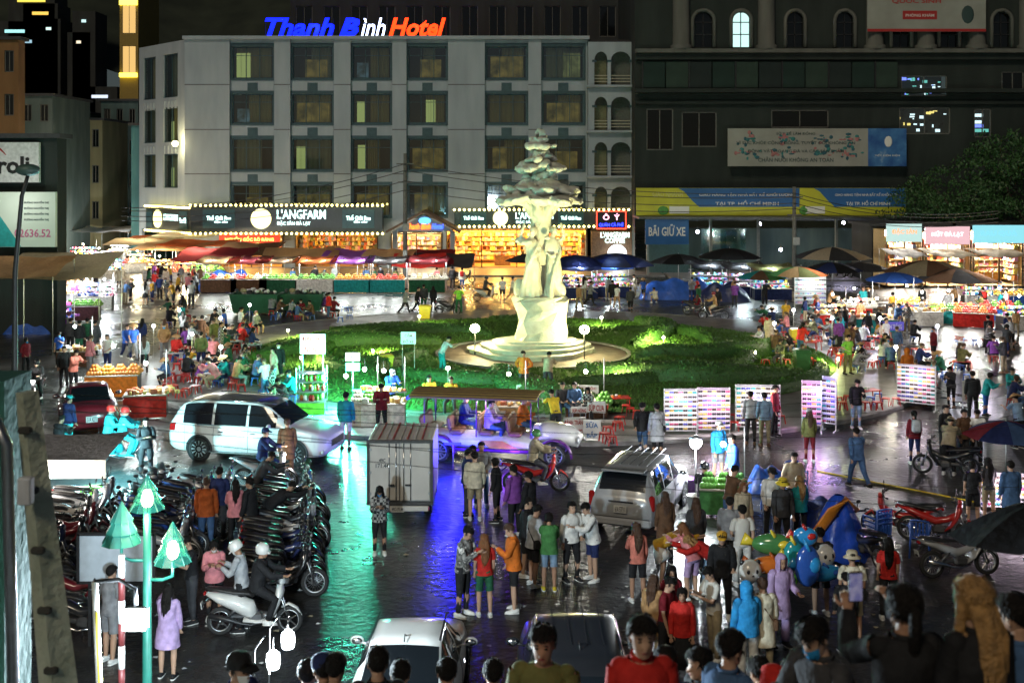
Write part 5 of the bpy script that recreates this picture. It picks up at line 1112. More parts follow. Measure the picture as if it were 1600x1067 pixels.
# billboards and banners on it
def banner(px0, px1, py0, py1, yy, label, mats, name='banner'):
    x0, x1, z0, z1 = Xa(px0, yy), Xa(px1, yy), Za(py1, yy), Za(py0, yy); t = thing(name, label, 'banner', ((x0 + x1) / 2, yy, (z0 + z1) / 2), 0, 'banners on the buildings'); MB().box((0, 0, 0), (x1 - x0, .12, z1 - z0)).build('board', mats, t); return t, x1 - x0, z1 - z0
BW_ = ramp_mat('cream_banner', [(.3, (.25, .26, .23)), (.7, (.33, .34, .31))], .5, .6); BLUEB = M('blue_banner', (.02, .12, .34), .5, var=.15, scale=.6); YEL = M('yellow_banner', (.50, .50, .03), .5, var=.12, scale=.6); DKT = M('print_dark', (.03, .06, .06), .6, var=0); REDT = M('print_red', (.38, .02, .02), .6, var=0); WHT = M('print_white', (.75, .75, .72), .6, var=0)
t, w, h = banner(1137, 1356, 201, 260, 101.0, 'cream banner with teal floral print and three lines of lettering', BW_)
rr = random.Random(9); fl = MB()
for cx in (-4.4, 2.2, -1.2, 4.6):
    for _ in range(30): a = rr.uniform(0, 6.28); d = rr.uniform(0, .9); x, z = cx + d * math.cos(a) * 1.3, rr.choice((-.5, .7)) + d * math.sin(a) * .7; fl.ell((x, -.07, max(-h / 2 + .2, min(h / 2 - .2, z))), (rr.uniform(.08, .3), .012, rr.uniform(.06, .2)), 7, 3, rr.randrange(3))
fl.build('floral_print', [M('print_teal', (.03, .20, .20), .6), M('print_teal2', (.02, .10, .14), .6), M('print_rose', (.40, .16, .16), .6)], t, kind='stuff')
for s, z, hh, ww_ in (('SỞ Y TẾ LÂM ĐỒNG', 1.25, .32, 3.4), ('VÌ SỨC KHỎE CỘNG ĐỒNG, TUYỆT ĐỐI KHÔNG ĂN', .42, .46, 10.4), ('ĐỘNG VẬT HOANG DÃ VÀ CÁC SẢN PHẨM', -.3, .46, 8.4), ('CHĂN NUÔI KHÔNG AN TOÀN', -1.05, .46, 6.6)): text(s, ww_, hh, DKT, t, (-.2, -.09, z))
t, w, h = banner(1356, 1416, 201, 260, 101.0, 'blue cloudy banner panel beside the cream banner', ramp_mat('sky_print', [(.35, (.01, .07, .26)), (.6, (.05, .18, .42)), (.75, (.35, .45, .55))], .8, .6)); MB().ell((.1, -.07, .5), (.35, .02, .5), 10, 5).build('lamp_print', WHT, t); text('TIẾT KIỆM ĐIỆN', 2.2, .25, WHT, t, (0, -.08, -.7))
for a, b2, nm in ((994, 1249, 'left'), (1249.5, 1415, 'right')):
    t, w, h = banner(a, b2, 294, 337, 99.0, 'yellow and blue delivery banner, the one %s of the utility pole' % nm, YEL); s = 14.2 if nm == 'left' else w * 1.0
    x0 = -w / 2 + (3.6 if nm == 'left' else 1.2); poly = [(x0, h / 2 - .02), (x0 + .5, h / 2 - .3), (x0 + 1.2, .1), (x0 + 1.8, -h / 2 + .75), (w / 2 - .02, -h / 2 + .75), (w / 2 - .02, h / 2 - .02)]
    q = MB(); q.add([(x, -.075, z) for x, z in poly], [tuple(range(len(poly)))]); q.build('blue_field', BLUEB, t)
    tw = w / 2 - x0 - 2.2; cx = (w / 2 + x0 + 1.4) / 2; text('GIAO HÀNG TẬN NHÀ BẤT KỂ KHỐI LƯỢNG', tw, .36, WHT, t, (cx, -.09, .62)); text('TẠI TP. HỒ CHÍ MINH', tw * .66, .52, WHT, t, (cx, -.09, -.12))
    MB().box((x0 + .1, -.075, -.7), (1.7, .03, .62), bev=.01).build('van_print', WHT, t); MB().ell((x0 - 1.3 if nm == 'left' else x0 - .8, -.075, -.75), (.5, .02, .4), 9, 5).build('vegetable_print', M('print_green', (.08, .28, .05), .6), t)
    if nm == 'left': text('GIAO NHANH', 2.6, .45, M('print_pale', (.6, .58, .2), .6), t, (x0 - .9, -.08, .65))
t, w, h = banner(1008, 1076, 343, 382, 97.5, 'blue banner reading BÃI GIỮ XE over the parking', BLUEB); text('BÃI GIỮ XE', w * .84, 1.0, WHT, t, (0, -.09, .15), bold=.02)
t, w, h = banner(1355, 1540, -14, 50, 101.0, 'dim white and red billboard reading QUỐC SINH at the top', BW_, 'billboard'); text('QUỐC SINH', 4.3, .65, REDT, t, (-.9, -.09, .95), bold=.02); MB().box((-.6, -.07, -.35), (3.0, .03, .75)).build('red_bar', REDT, t); text('PHÒNG KHÁM', 2.5, .3, WHT, t, (-.6, -.1, -.35)); MB().box((0, -.07, -h / 2 + .12), (w, .03, .24)).build('red_edge', REDT, t); MB().ell((3.6, -.07, -.3), (.55, .02, .8), 10, 6).build('portrait_print', DKT, t)
# ground floor of the right-hand building: open parking shed
sh = thing('parking_shed', 'open parking shed with glazed partitions under the yellow banners', 'shed', (0, 0, 0)); SHW = mottled_wall('shed_green', (.05, .09, .08), (.10, .16, .14))
MB().box((qx(1230), RY + 4, qz(400) / 2 + .5), (qx(1400) - qx(1000), .2, 5)).build('back_wall', SHW, sh); MB().box((qx(1200), 99.6, Za(339, 99.6)), (qx(1415) - qx(992), 5, .18)).build('canopy', M('canopy_tin', (.10, .11, .11), .5, .5), sh)
for px in (1005, 1100, 1172, 1290, 1395): MB().box((qx(px), 98.6, Za(339, 98.6) / 2), (.22, .22, Za(339, 98.6))).build('post', M('shed_post', (.18, .2, .19), .6), sh)
for px in (1112, 1142): MB().box((qx(px), 101, 2.6), (2.2, .06, 2.6)).build('glass_partition', glass_pane('shed_glass', (.5, .75, .7), .2), sh)
MB().box((qx(1040), 100.5, 1.6), (3.6, .15, 3.2)).build('shutter', M('green_shutter', (.03, .09, .08), .5), sh)
for px, py, pw, c in ((1318, 348, 160, (.75, .7, 1)), (1187, 350, 160, (.85, .8, 1)), (1220, 390, 200, (1, .75, .35)), (1090, 362, 60, (.8, 1, 1))):
    p = Vector((Xa(px, 100.3), 100.3, Za(py, 100.3))); t = thing('hanging_bulb', 'bright bulb hanging in the parking shed', 'lamp', p, 0, 'bulbs in the parking shed'); MB().ell((0, 0, 0), .13, 8, 6).build('bulb', E('shed_bulb', c, 60), t); MB().tube([(0, 0, .1), (0, 0, .5)], .01, 4).build('cord', BLK, t); lamp(t, (0, -.3, 0), c, pw, .12)
# ================================================================== vehicles in the square
def van_extras(t, L, half, cols, N):
    b = MB(); b.box((0, -L / 2 + .02, .62), (1.0, .06, .22), bev=.02)
    for q in range(5): b.box((0, -L / 2 - .015, .54 + q * .04), (.95, .02, .014), 1)
    b.build('grille', [BLK, CHR], t)
    for sg in (1, -1):
        MB().box((sg * .72, -L / 2 + .14, .40), (.3, .08, .12), bev=.03).build('fog_lamp', CLENS, t); MB().tube([(sg * .70, -.9, 1.76), (sg * .70, 1.6, 1.79)], .02, 6).build('roof_rail', CHR, t); MB().box((sg * .985, .3, .30), (.02, 2.2, .05)).build('sill_trim', CHR, t)
        MB().box((sg * .93, .1, 1.075), (.02, 3.0, .03)).build('belt_trim', CHR, t)
wins = [(.31, .49), (.505, .70), (.715, .90)]
van = car(Vector((-7.77, 35.4, 0)), 77.5, 5.1, MPV, 'white', 'large white people carrier van with dark roof beside the tofu cart', wins, (.235, .365), (.91, .975), (-1.58, 1.5), tail=(.955, .995, (4,)), head=(.02, .10, (4,)), extras=van_extras, roofcol='charcoal', rimspokes=12, wr=.35)
car(Vector((-14.6, 39.7, 0)), 203, 4.3, SED, 'maroon', 'dark red sedan with black rear window facing the far left street', [(.33, .48), (.495, .72)], (.29, .42), (.66, .83), (-1.3, 1.3), tail=(.95, .99, (3, 4)), head=(.02, .08, (4,)), plate=('51A 4271', .03, .62), wr=.31)
def inn_extras(t, L, half, cols, N):
    b = MB()
    for q in range(5): b.box((-.5 + q * .25, .35, 1.79), (.03, 2.2, .02))
    b.build('roof_rib', paint('silver'), t); MB().box((0, L / 2 + .03, .46), (1.7, .14, .22), bev=.05).build('bumper', paint('silver'), t); MB().box((0, L / 2 - .02, .98), (.7, .05, .06), bev=.01).build('tailgate_trim', CHR, t); MB().box((0, L / 2 - .35, 1.76), (1.2, .4, .04), bev=.015).build('spoiler', paint('silver'), t)
    for sg in (1, -1): MB().box((sg * .84, L / 2 - .10, .98), (.16, .12, .42), bev=.04).build('tail_lamp', RLENS, t)
inn = car(Vector((3.3, 29.2, 0)), 159, 4.6, SUV, 'silver', 'silver people carrier seen from behind next to the bright lamp', [(.31, .47), (.485, .69), (.705, .89)], (.27, .375), (.91, .972), (-1.35, 1.38), tail=None, head=(.02, .08, (4,)), plate=('61A 537.11', .06, .80), extras=inn_extras, wr=.32); inn.scale = (.88,) * 3
def fin(t, L, half, cols, N):
    MB().tube([(0, .55, 1.48), (0, .72, 1.56), (0, .78, 1.47)], [(.012, .012), (.008, .012), (.012, .012)], 6).build('antenna_fin', BLK, t)
    for sg in (1, -1): MB().box((sg * .54, .15, 1.475), (.03, 1.1, .02)).build('roof_seam', BLK, t)
car(Vector((-1.62, 18.4, 0)), 178, 4.25, [(a, b_, w * .90, c, wb2 * .90, e, wr2 * .92) for a, b_, w, c, wb2, e, wr2 in SED], 'white', 'white sedan at the bottom seen from behind and above', [(.33, .48), (.495, .72)], (.29, .42), (.67, .83), (-1.3, 1.3), tail=(.95, .99, (3, 4)), head=(.02, .08, (4,)), extras=fin, plate=('49A 218.06', .03, .62), wr=.31)
def suv_extras(t, L, half, cols, N):
    for sg in (1, -1): MB().tube([(sg * .60, -.25, 1.745), (sg * .60, 1.3, 1.755)], .014, 6).build('roof_rail', CHR, t); MB().box((sg * .84, L / 2 - .1, 1.0), (.14, .1, .4), bev=.04).build('tail_lamp', RLENS, t)
    for q in range(4): MB().box((-.36 + q * .24, .25, 1.785), (.018, 1.5, .012)).build('roof_rib', paint('black'), t)
    MB().tube([(0, .95, 1.77), (0, 1.1, 1.85), (0, 1.16, 1.77)], [.02, .012, .02], 6).build('antenna_fin', BLK, t)
car(Vector((.98, 17.75, 0)), 180, 4.4, [(a, b_, w * .92, c, wb2 * .92, e, wr2 * .93) for a, b_, w, c, wb2, e, wr2 in SUV], 'black', 'glossy black car at the bottom seen from behind and above', [(.31, .47), (.485, .69), (.705, .89)], (.27, .375), (.91, .972), (-1.3, 1.3), head=(.02, .08, (4,)), extras=suv_extras, plate=('51G 640.2', .03, .7), wr=.34)
# ---- box truck
tr = thing('box_truck', 'small white box truck seen from behind with closed rear doors', 'truck', Vector((-2.78, 28.6, 0)), 0); tr.scale = (.95,) * 3; WP = M('truck_white', (.62, .60, .56), .45, var=.08, scale=2); W2 = .86; TL = 2.1
b = MB(); b.box((0, TL / 2 + .03, 1.30), (W2 * 2, TL, 1.66), bev=.03); b.build('cargo_box', WP, tr)
for i in range(9): MB().box((-.76 + i * .19, TL / 2 + .03, 2.15), (.05, TL - .1, .014), bev=.004).build('roof_rib', M('truck_roof_red', (.42, .08, .07), .5) if i % 2 else WP, tr)
for sg in (-1, 1):
    d = MB().box((sg * .40, -.01, 1.32), (.76, .05, 1.5), bev=.012).build('rear_door', WP, tr)
    for k in (.10, .28): MB().tube([(sg * k, -.06, .58), (sg * k, -.06, 2.06)], .014, 6).build('lock_bar', CHR, d)
    for z in (.75, 1.3, 1.9): MB().box((sg * .80, -.035, z), (.12, .04, .07), bev=.01).build('hinge', ALU, d)
    MB().box((sg * .22, -.075, .98), (.16, .03, .05), bev=.01).build('door_handle', BLK, d); MB().box((sg * .62, -.02, .36), (.3, .08, .12), bev=.02).build('tail_light', RLENS, tr)
for (x, z, sx, sz) in ((0, 2.11, 1.74, .07), (0, .50, 1.74, .09), (-.83, 1.3, .07, 1.55), (.83, 1.3, .07, 1.55)): MB().box((x, -.035, z), (sx, .06, sz)).build('door_frame', M('truck_frame', (.05, .05, .05), .5, var=.3), tr)
text('49C', .17, .10, BLK, tr, (-.46, -.045, 1.62), depth=.008); text('171.44', .34, .11, BLK, tr, (-.46, -.045, 1.48), depth=.008)
MB().box((0, -.02, .36), (1.5, .1, .14), bev=.02).build('bumper', WP, tr); p_ = MB().box((-.06, -.085, .36), (.34, .02, .16)).build('licence_plate', M('plate_white', (.6, .6, .58), .5), tr); text('49C-171.44', .29, .09, BLK, p_, (-.06, -.10, .36), depth=.006)
MB().box((0, 1.6, .38), (1.0, 3.0, .16)).build('chassis', BLK, tr); c = MB(); c.tube([(0, 2.35, .95), (0, 2.9, .95), (0, 3.3, .85), (0, 3.42, .7)], [(.78, .62), (.8, .66), (.76, .5), (.7, .3)], 14, ref=(1, 0, 0)); c.build('cab', WP, tr); MB().box((0, 3.12, 1.25), (1.3, .5, .35), bev=.1).build('windscreen', DGL, tr)
for x in (-.68, .68):
    for y in (.75, 2.9): wheel(tr, (x, y, .28), .28, .2, 6, 'car')
# ---- open tourist tram
tm = thing('tourist_tram', 'open sided white and purple tourist tram with striped brown canopy', 'tram', Vector((-.35, 35.0, 0)), R(80)); PUR = paint((.13, .02, .22), 'purple'); TW = paint('white')
b = MB(); b.tube([(0, 2.4, .62), (0, 2.2, .62), (0, 0, .6), (0, -1.3, .6)], [(.7, .2), (.78, .26), (.78, .24), (.78, .24)], 12); b.build('body', TW, tm)
b = MB(); b.tube([(0, -1.1, .78), (0, -1.5, .86), (0, -2.1, .80), (0, -2.45, .62)], [(.62, .3), (.55, .34), (.46, .3), (.3, .2)], 14); b.build('bonnet', TW, tm)
for y in (1.75, -1.75):
    for sg in (1, -1):
        wheel(tm, (sg * .70, y, .33), .33, .18, 12, 'car', ALU); f = MB(); pts = [(sg * .74, y + .52 * math.cos(a), .28 + .52 * math.sin(a)) for a in [math.pi * q / 10 for q in range(11)]]; f.tube(pts, [(.16, .035)] * 11, 8, ref=(1, 0, 0)); f.build('fender', PUR, tm)
for sg in (1, -1):
    MB().box((sg * .79, 0, .42), (.05, 2.5, .1), bev=.02).build('side_strip', PUR, tm)
    d = MB(); d.add([(sg * .80, -.7, .5), (sg * .80, -.2, .72), (sg * .80, .5, .72), (sg * .80, .2, .5)], [(0, 1, 2, 3)]); d.build('gold_flash', M('gold_paint', (.5, .3, .04), .4), tm)
SEATB = M('tan_seat', (.22, .11, .06), .5, var=.2)
for y in (-.55, .35, 1.25, 2.1): MB().box((0, y, .88), (1.3, .42, .14), bev=.05).box((0, y + .22, 1.12), (1.3, .12, .42), rx=R(-8), bev=.05).build('seat', SEATB, tm)
for y in (-1.05, .6, 2.2):
    for sg in (1, -1): MB().tube([(sg * .72, y, .8), (sg * .72, y, 1.86)], .022, 6).build('canopy_post', PUR, tm)
cp = MB(); cols_ = 14
for q in range(cols_):
    x = -.85 + 1.7 * (q + .5) / cols_; cp.box((x, .72, 1.93 + .09 * (1 - (x / .85) ** 2)), (1.7 / cols_ * .98, 3.9, .05), q % 2)
cp.build('canopy', [M('canopy_brown', (.16, .10, .04), .6), M('canopy_gold', (.40, .28, .08), .6)], tm); MB().box((0, 2.7, 1.90), (1.7, .08, .1), bev=.02).build('canopy_edge', E('blue_led_edge', (.02, .02, 1), 1.2), tm); MB().box((0, -1.28, 1.22), (1.25, .04, .7), rx=R(-14)).build('windscreen', glass_pane('tram_glass', (.8, .85, .9), .2), tm)
for sg in (1, -1): MB().ell((sg * .34, -2.42, .72), (.11, .06, .11), 10, 6).build('headlight', CLENS, tm)
for x, z, c in ((.15, .86, 'black'), (-.25, .88, 'red'), (.45, .82, 'teal')): MB().ell((.52, -1.4 - x, .90), (.02, .10, .07), 9, 5).build('sticker', cloth(c), tm)
lb = thing('added_light_bar', 'blue light bar glowing behind the truck beside the tram', 'lamp', Vector((-1.72, 33.5, 0))); MB().box((0, 0, .8), (.5, .05, .07), bev=.01).build('tube', E('blue_bar', (.01, .01, 1), 5), lb); MB().tube([(0, .04, 0), (0, .04, .8)], .015, 5).build('stand', ALU, lb); lamp(lb, (0, -.3, .75), (.01, .01, 1), 240, .5); lamp(tm, (.3, .6, 1.7), (1, .85, .9), 35, .1); lamp(tm, (-1.3, -.5, .35), (.25, .05, 1), 25, .15)  # bar and stand are added as a source for the blue road reflection

# ---- motorbikes
def bikes(n, f, label, group, share=True):
    for i in range(n):
        loc, face, kind, col, lean = f(i); o = motorbike(loc, face, kind, col, label.replace('dark ', '').replace('motorbike', col + (' scooter' if kind == 'scooter' else ' motorbike'), 1), group, lean, simple=True)
        if share: o['share'] = 1
rb_ = random.Random(21); KD = ['underbone', 'underbone', 'scooter']; BC = ['black', 'black', 'charcoal', 'navy', 'white', 'maroon', 'black', 'silver', 'blue']
bikes(16, lambda i: (Vector((-5.75 + .075 * i + rb_.uniform(-.14, .14), 30.0 - i * .43, 0)), 90 + rb_.uniform(-9, 9), rb_.choice(KD), rb_.choice(BC), 7), 'dark motorbike packed in the long row along the wet lane', 'motorbikes packed in the long row')
bikes(9, lambda i: (Vector((-7.9 + rb_.uniform(-.2, .2), 29.6 - i * .52, 0)), 82 + rb_.uniform(-8, 8), rb_.choice(KD), rb_.choice(BC), 7), 'dark motorbike in the second row behind the long row', 'motorbikes in the second row')
bikes(13, lambda i: (Vector((-10.5 + .06 * i + rb_.uniform(-.15, .15), 28.8 - i * .56, 0)), 100 + rb_.uniform(-9, 9), rb_.choice(KD), rb_.choice(['red', 'maroon', 'black', 'black', 'charcoal', 'red', 'navy']) if 3 < i < 9 else rb_.choice(BC), 6), 'motorbike in the left parking block beside the concrete pole', 'motorbikes in the left parking block')
bikes(7, lambda i: (Vector((-9.2 + rb_.uniform(-.2, .2), 30.2 - i * .5, 0)), 20 + rb_.uniform(-10, 10), rb_.choice(KD), rb_.choice(BC), 6), 'dark motorbike at the head of the left parking block', 'motorbikes at the block head')
bikes(15, lambda i: (Vector((Xa(1205 + i * 13, 97) + rb_.uniform(-.1, .1), 95.5 + rb_.uniform(-.5, 1.2), .13)), 0 + rb_.uniform(-14, 14), rb_.choice(KD), rb_.choice(BC), 5), 'dark motorbike parked at the shed below the yellow banners', 'motorbikes parked at the shed')
motorbike((398, 990), 93, 'scooter', 'white', 'white scooter standing side on beside the packed row', 'motorbikes on their own', 4)
motorbike((1500, 900), 100, 'underbone', 'silver', 'silver motorbike with plastic sheet on it near the black umbrella', 'motorbikes on their own', 5)
motorbike((1408, 838), 250, 'underbone', 'red', 'red motorbike behind the stacked blue chairs', 'motorbikes on their own', 5); motorbike((1466, 848), 70, 'underbone', 'red', 'red motorbike with black seat right of the blue chair', 'motorbikes on their own', 5)
motorbike((838, 768), 92, 'underbone', 'red', 'dark red motorbike ridden past behind the silver car', 'motorbikes on their own', 0); motorbike((192, 724), 98, 'scooter', 'teal', 'teal scooter carrying two riders in cyan raincoats', 'motorbikes on their own', 0)
motorbike((416, 764), 84, 'underbone', 'silver', 'motorbike with lit headlamp in front of the white van', 'motorbikes on their own', 0, lit=True); motorbike((760, 470), 100, 'scooter', 'white', 'white scooter ridden in front of the golden shop', 'motorbikes on their own', 0)
motorbike((1115, 500), 262, 'underbone', 'black', 'black motorbike ridden past the far right kerb', 'motorbikes on their own', 0); motorbike((57, 632), 8, 'underbone', 'black', 'motorbike with lit headlamp arriving behind the red sedan', 'motorbikes on their own', 0, lit=True)
motorbike((1348, 878), 200, 'underbone', 'black', 'black motorbike beside the blue tent', 'motorbikes on their own', 6); motorbike((700, 492), 60, 'underbone', 'black', 'black motorbike standing by the far lawn edge', 'motorbikes on their own', 6); motorbike((725, 442), 80, 'underbone', 'charcoal', 'dark motorbike parked in front of the hotel porch', 'motorbikes on their own', 6)
motorbike((1478, 742), 250, 'underbone', 'black', 'black motorbike beside the people by the navy umbrella', 'motorbikes on their own', 5); motorbike((1090, 492), 80, 'underbone', 'charcoal', 'dark motorbike parked at the far right kerb', 'motorbikes on their own', 6)
motorbike((310, 835), 80, 'underbone', 'silver', 'silver motorbike behind the white notice board', 'motorbikes on their own', 6); motorbike((130, 1000), 75, 'underbone', 'black', 'motorbike under a dark cover near the striped post', 'motorbikes on their own', 5); motorbike((120, 958), 80, 'underbone', 'maroon', 'dark red motorbike near the concrete pole', 'motorbikes on their own', 5)
# ================================================================== market furniture
_Q = {}
def shared(key, fn):
    if key not in _Q: _Q[key] = fn().mesh(key if isinstance(key, str) else key[0])
    return _Q[key]
PL = lambda c: M('plastic_' + c, CL[c], .38, var=.1, scale=8)
def stool(loc, color, label, group='plastic stools', h=.30):
    t = thing('stool', label, 'stool', loc, rnd.uniform(0, 1.5), group); t['share'] = 1
    ob('seat', shared(('seat', h), lambda: MB().box((0, 0, h - .02), (.28, .28, .035), bev=.012)), PL(color), t)
    for sx in (-1, 1):
        for sy in (-1, 1): ob('leg', shared(('leg', h, sx, sy), lambda: MB().tube([(sx * .11, sy * .11, h - .03), (sx * .145, sy * .145, 0)], [(.03, .012), (.03, .012)], 5)), PL(color), t)
def table(loc, color, label, w=.9, d=.55, h=.45, group='low tables'):
    t = thing('table', label, 'table', loc, rnd.uniform(-.3, .3), group); t['share'] = 1
    ob('tabletop', shared(('tt', w, d, h), lambda: MB().box((0, 0, h), (w, d, .03), bev=.01)), PL(color), t)
    for sx in (-1, 1):
        for sy in (-1, 1): ob('leg', shared(('tl', w, d, h, sx, sy), lambda: MB().tube([(sx * w * .42, sy * d * .4, h), (sx * w * .46, sy * d * .44, 0)], .018, 5)), PL(color), t)
    r = random.Random(int(loc[0] * 100)); b = MB()
    for _ in range(6): x, y = r.uniform(-w * .38, w * .38), r.uniform(-d * .35, d * .35); b.lathe([(.0, 0), (.05, 0), (.065, .05), (.06, .05), (.045, .012)], (x, y, h + .016), 8, r.randrange(3))
    b.build('dishes', [PL('white'), PL('green'), PL('orange')], t, kind='stuff')
def chair(loc, face, color, label, n=1):
    for i in range(n):
        t = thing('chair', (['bottom', 'second', 'third', 'top'][i] + ' ' + label + ', in its stack' if n > 1 else label), 'chair', Vector(loc) + Vector((0, 0, i * .10)), R(face), 'blue plastic chairs')
        ob('seat', shared('cseat', lambda: MB().box((0, 0, .44), (.42, .42, .03), bev=.01)), PL(color), t)
        for sx in (-1, 1):
            ob('leg', shared(('cl1', sx), lambda: MB().tube([(sx * .19, -.19, .44), (sx * .22, -.23, 0)], .022, 6)), PL(color), t); ob('leg', shared(('cl2', sx), lambda: MB().tube([(sx * .19, .27, .86), (sx * .19, .2, .44), (sx * .22, .26, 0)], .022, 6)), PL(color), t); ob('armrest', shared(('ca', sx), lambda: MB().tube([(sx * .22, .22, .66), (sx * .24, -.16, .66), (sx * .21, -.2, .44)], .02, 6)), PL(color), t)
        for q in range(5): ob('back_slat', shared(('cb', q), lambda: MB().box((-.15 + q * .075, .235, .64), (.05, .02, .38), rx=R(-10), bev=.006)), PL(color), t)
        ob('back_rail', shared('cbr', lambda: MB().tube([(-.19, .28, .86), (0, .30, .88), (.19, .28, .86)], .022, 6)), PL(color), t)
def umbrella(loc, r_, h, cols, label, ribs=8, tilt=0., drop=.28, pole=True):
    t = thing('umbrella', label, 'umbrella', loc, 0, 'market umbrellas'); t.rotation_euler = (R(tilt), 0, rnd.uniform(0, .7))
    mats = [tcloth(c) for c in cols]
    for k in range(ribs):
        a0, a1 = 2 * math.pi * k / ribs, 2 * math.pi * (k + 1) / ribs
        def f(u, v, a0=a0, a1=a1):
            a = a0 + (a1 - a0) * v; sag = 1 - .10 * math.sin(math.pi * v) * u; rr = r_ * u * sag; return (rr * math.cos(a), rr * math.sin(a), h - drop * r_ * (u ** 1.7) - .04 * math.sin(math.pi * v) * u)
        MB().grid(f, 5, 4).build('panel', mats[k % len(mats)], t)
    b = MB()
    for k in range(ribs): a = 2 * math.pi * k / ribs; b.tube([(0, 0, h - .02), (r_ * .5 * math.cos(a), r_ * .5 * math.sin(a), h - drop * r_ * .31 - .02), (r_ * math.cos(a), r_ * math.sin(a), h - drop * r_ - .02)], .012, 4)
    b.build('ribs', ALU, t)
    if pole: MB().tube([(0, 0, 0), (0, 0, h + .08)], .022, 6).build('pole', ALU, t)
    return t
def tcloth(c):
    if ('tr', c) in _Q: return _Q['tr', c]
    m = cloth(c).copy(); n = m.node_tree.nodes; l = m.node_tree.links; b = n['Principled BSDF']; tr = n.new('ShaderNodeBsdfTranslucent'); mx = n.new('ShaderNodeMixShader'); tr.inputs[0].default_value = (*[min(1, v * 1.6 + .04) for v in CL[c]], 1); mx.inputs[0].default_value = .45; l.new(b.outputs[0], mx.inputs[1]); l.new(tr.outputs[0], mx.inputs[2]); l.new(mx.outputs[0], n['Material Output'].inputs[0]); _Q['tr', c] = m; return m
def tarp(loc, w, d, h, col, label, face=0, sag=.3, fh=None, poles=True, seed=0):
    t = thing('tarpaulin', label, 'canopy', loc, R(face), 'tarpaulin canopies'); r = random.Random(seed + int(abs(loc[0]) * 31)); ph = r.uniform(0, 6); fh = h - .35 if fh is None else fh
    MB().grid(lambda u, v: ((u - .5) * w, (v - .5) * d, fh + (h - fh) * v - sag * math.sin(math.pi * u) * (.4 + .6 * math.sin(math.pi * v)) * .5 + .06 * math.sin(u * 17 + ph) * math.sin(v * 9 + ph) + .09 * abs(math.sin(u * 4.7 + ph))), 16, 8).build('sheet', tcloth(col), t)
    if poles:
        for x in (-.48, .48):
            for y, hh in ((-.46, fh), (.46, h)): MB().tube([(x * w, y * d, 0), (x * w, y * d, hh + .03)], .022, 5).build('pole', ALU, t)
    return t
GOOD = dict(green=[(.10, .30, .04), (.22, .42, .06), (.06, .2, .04)], red=[(.5, .04, .03), (.6, .16, .03), (.5, .08, .04)], orange=[(.65, .28, .03), (.6, .4, .06), (.6, .2, .03)], mixed=[(.6, .3, .05), (.12, .32, .05), (.5, .05, .05), (.6, .55, .4)], pale=[(.6, .55, .42), (.65, .62, .55), (.5, .4, .2)], toys=[(.6, .05, .08), (.05, .2, .6), (.65, .55, .05), (.6, .2, .5), (.1, .5, .4)], snack=[(.55, .3, .1), (.6, .45, .15), (.4, .12, .06), (.6, .6, .55)], clothes=[(.3, .05, .08), (.06, .08, .25), (.5, .5, .5), (.5, .2, .3)])
def bulb(t, p, col, pw, s=40, r_=.07):
    MB().ell(p, r_, 8, 6).build('bulb', E('bulb_%d%d%d' % tuple(int(c * 9) for c in col), col, s), t); MB().tube([Vector(p) + Vector((0, 0, .05)), Vector(p) + Vector((0, 0, .35))], .008, 4).build('cord', BLK, t); lamp(t, Vector(p) + Vector((0, 0, -.12)), col, pw, .07)
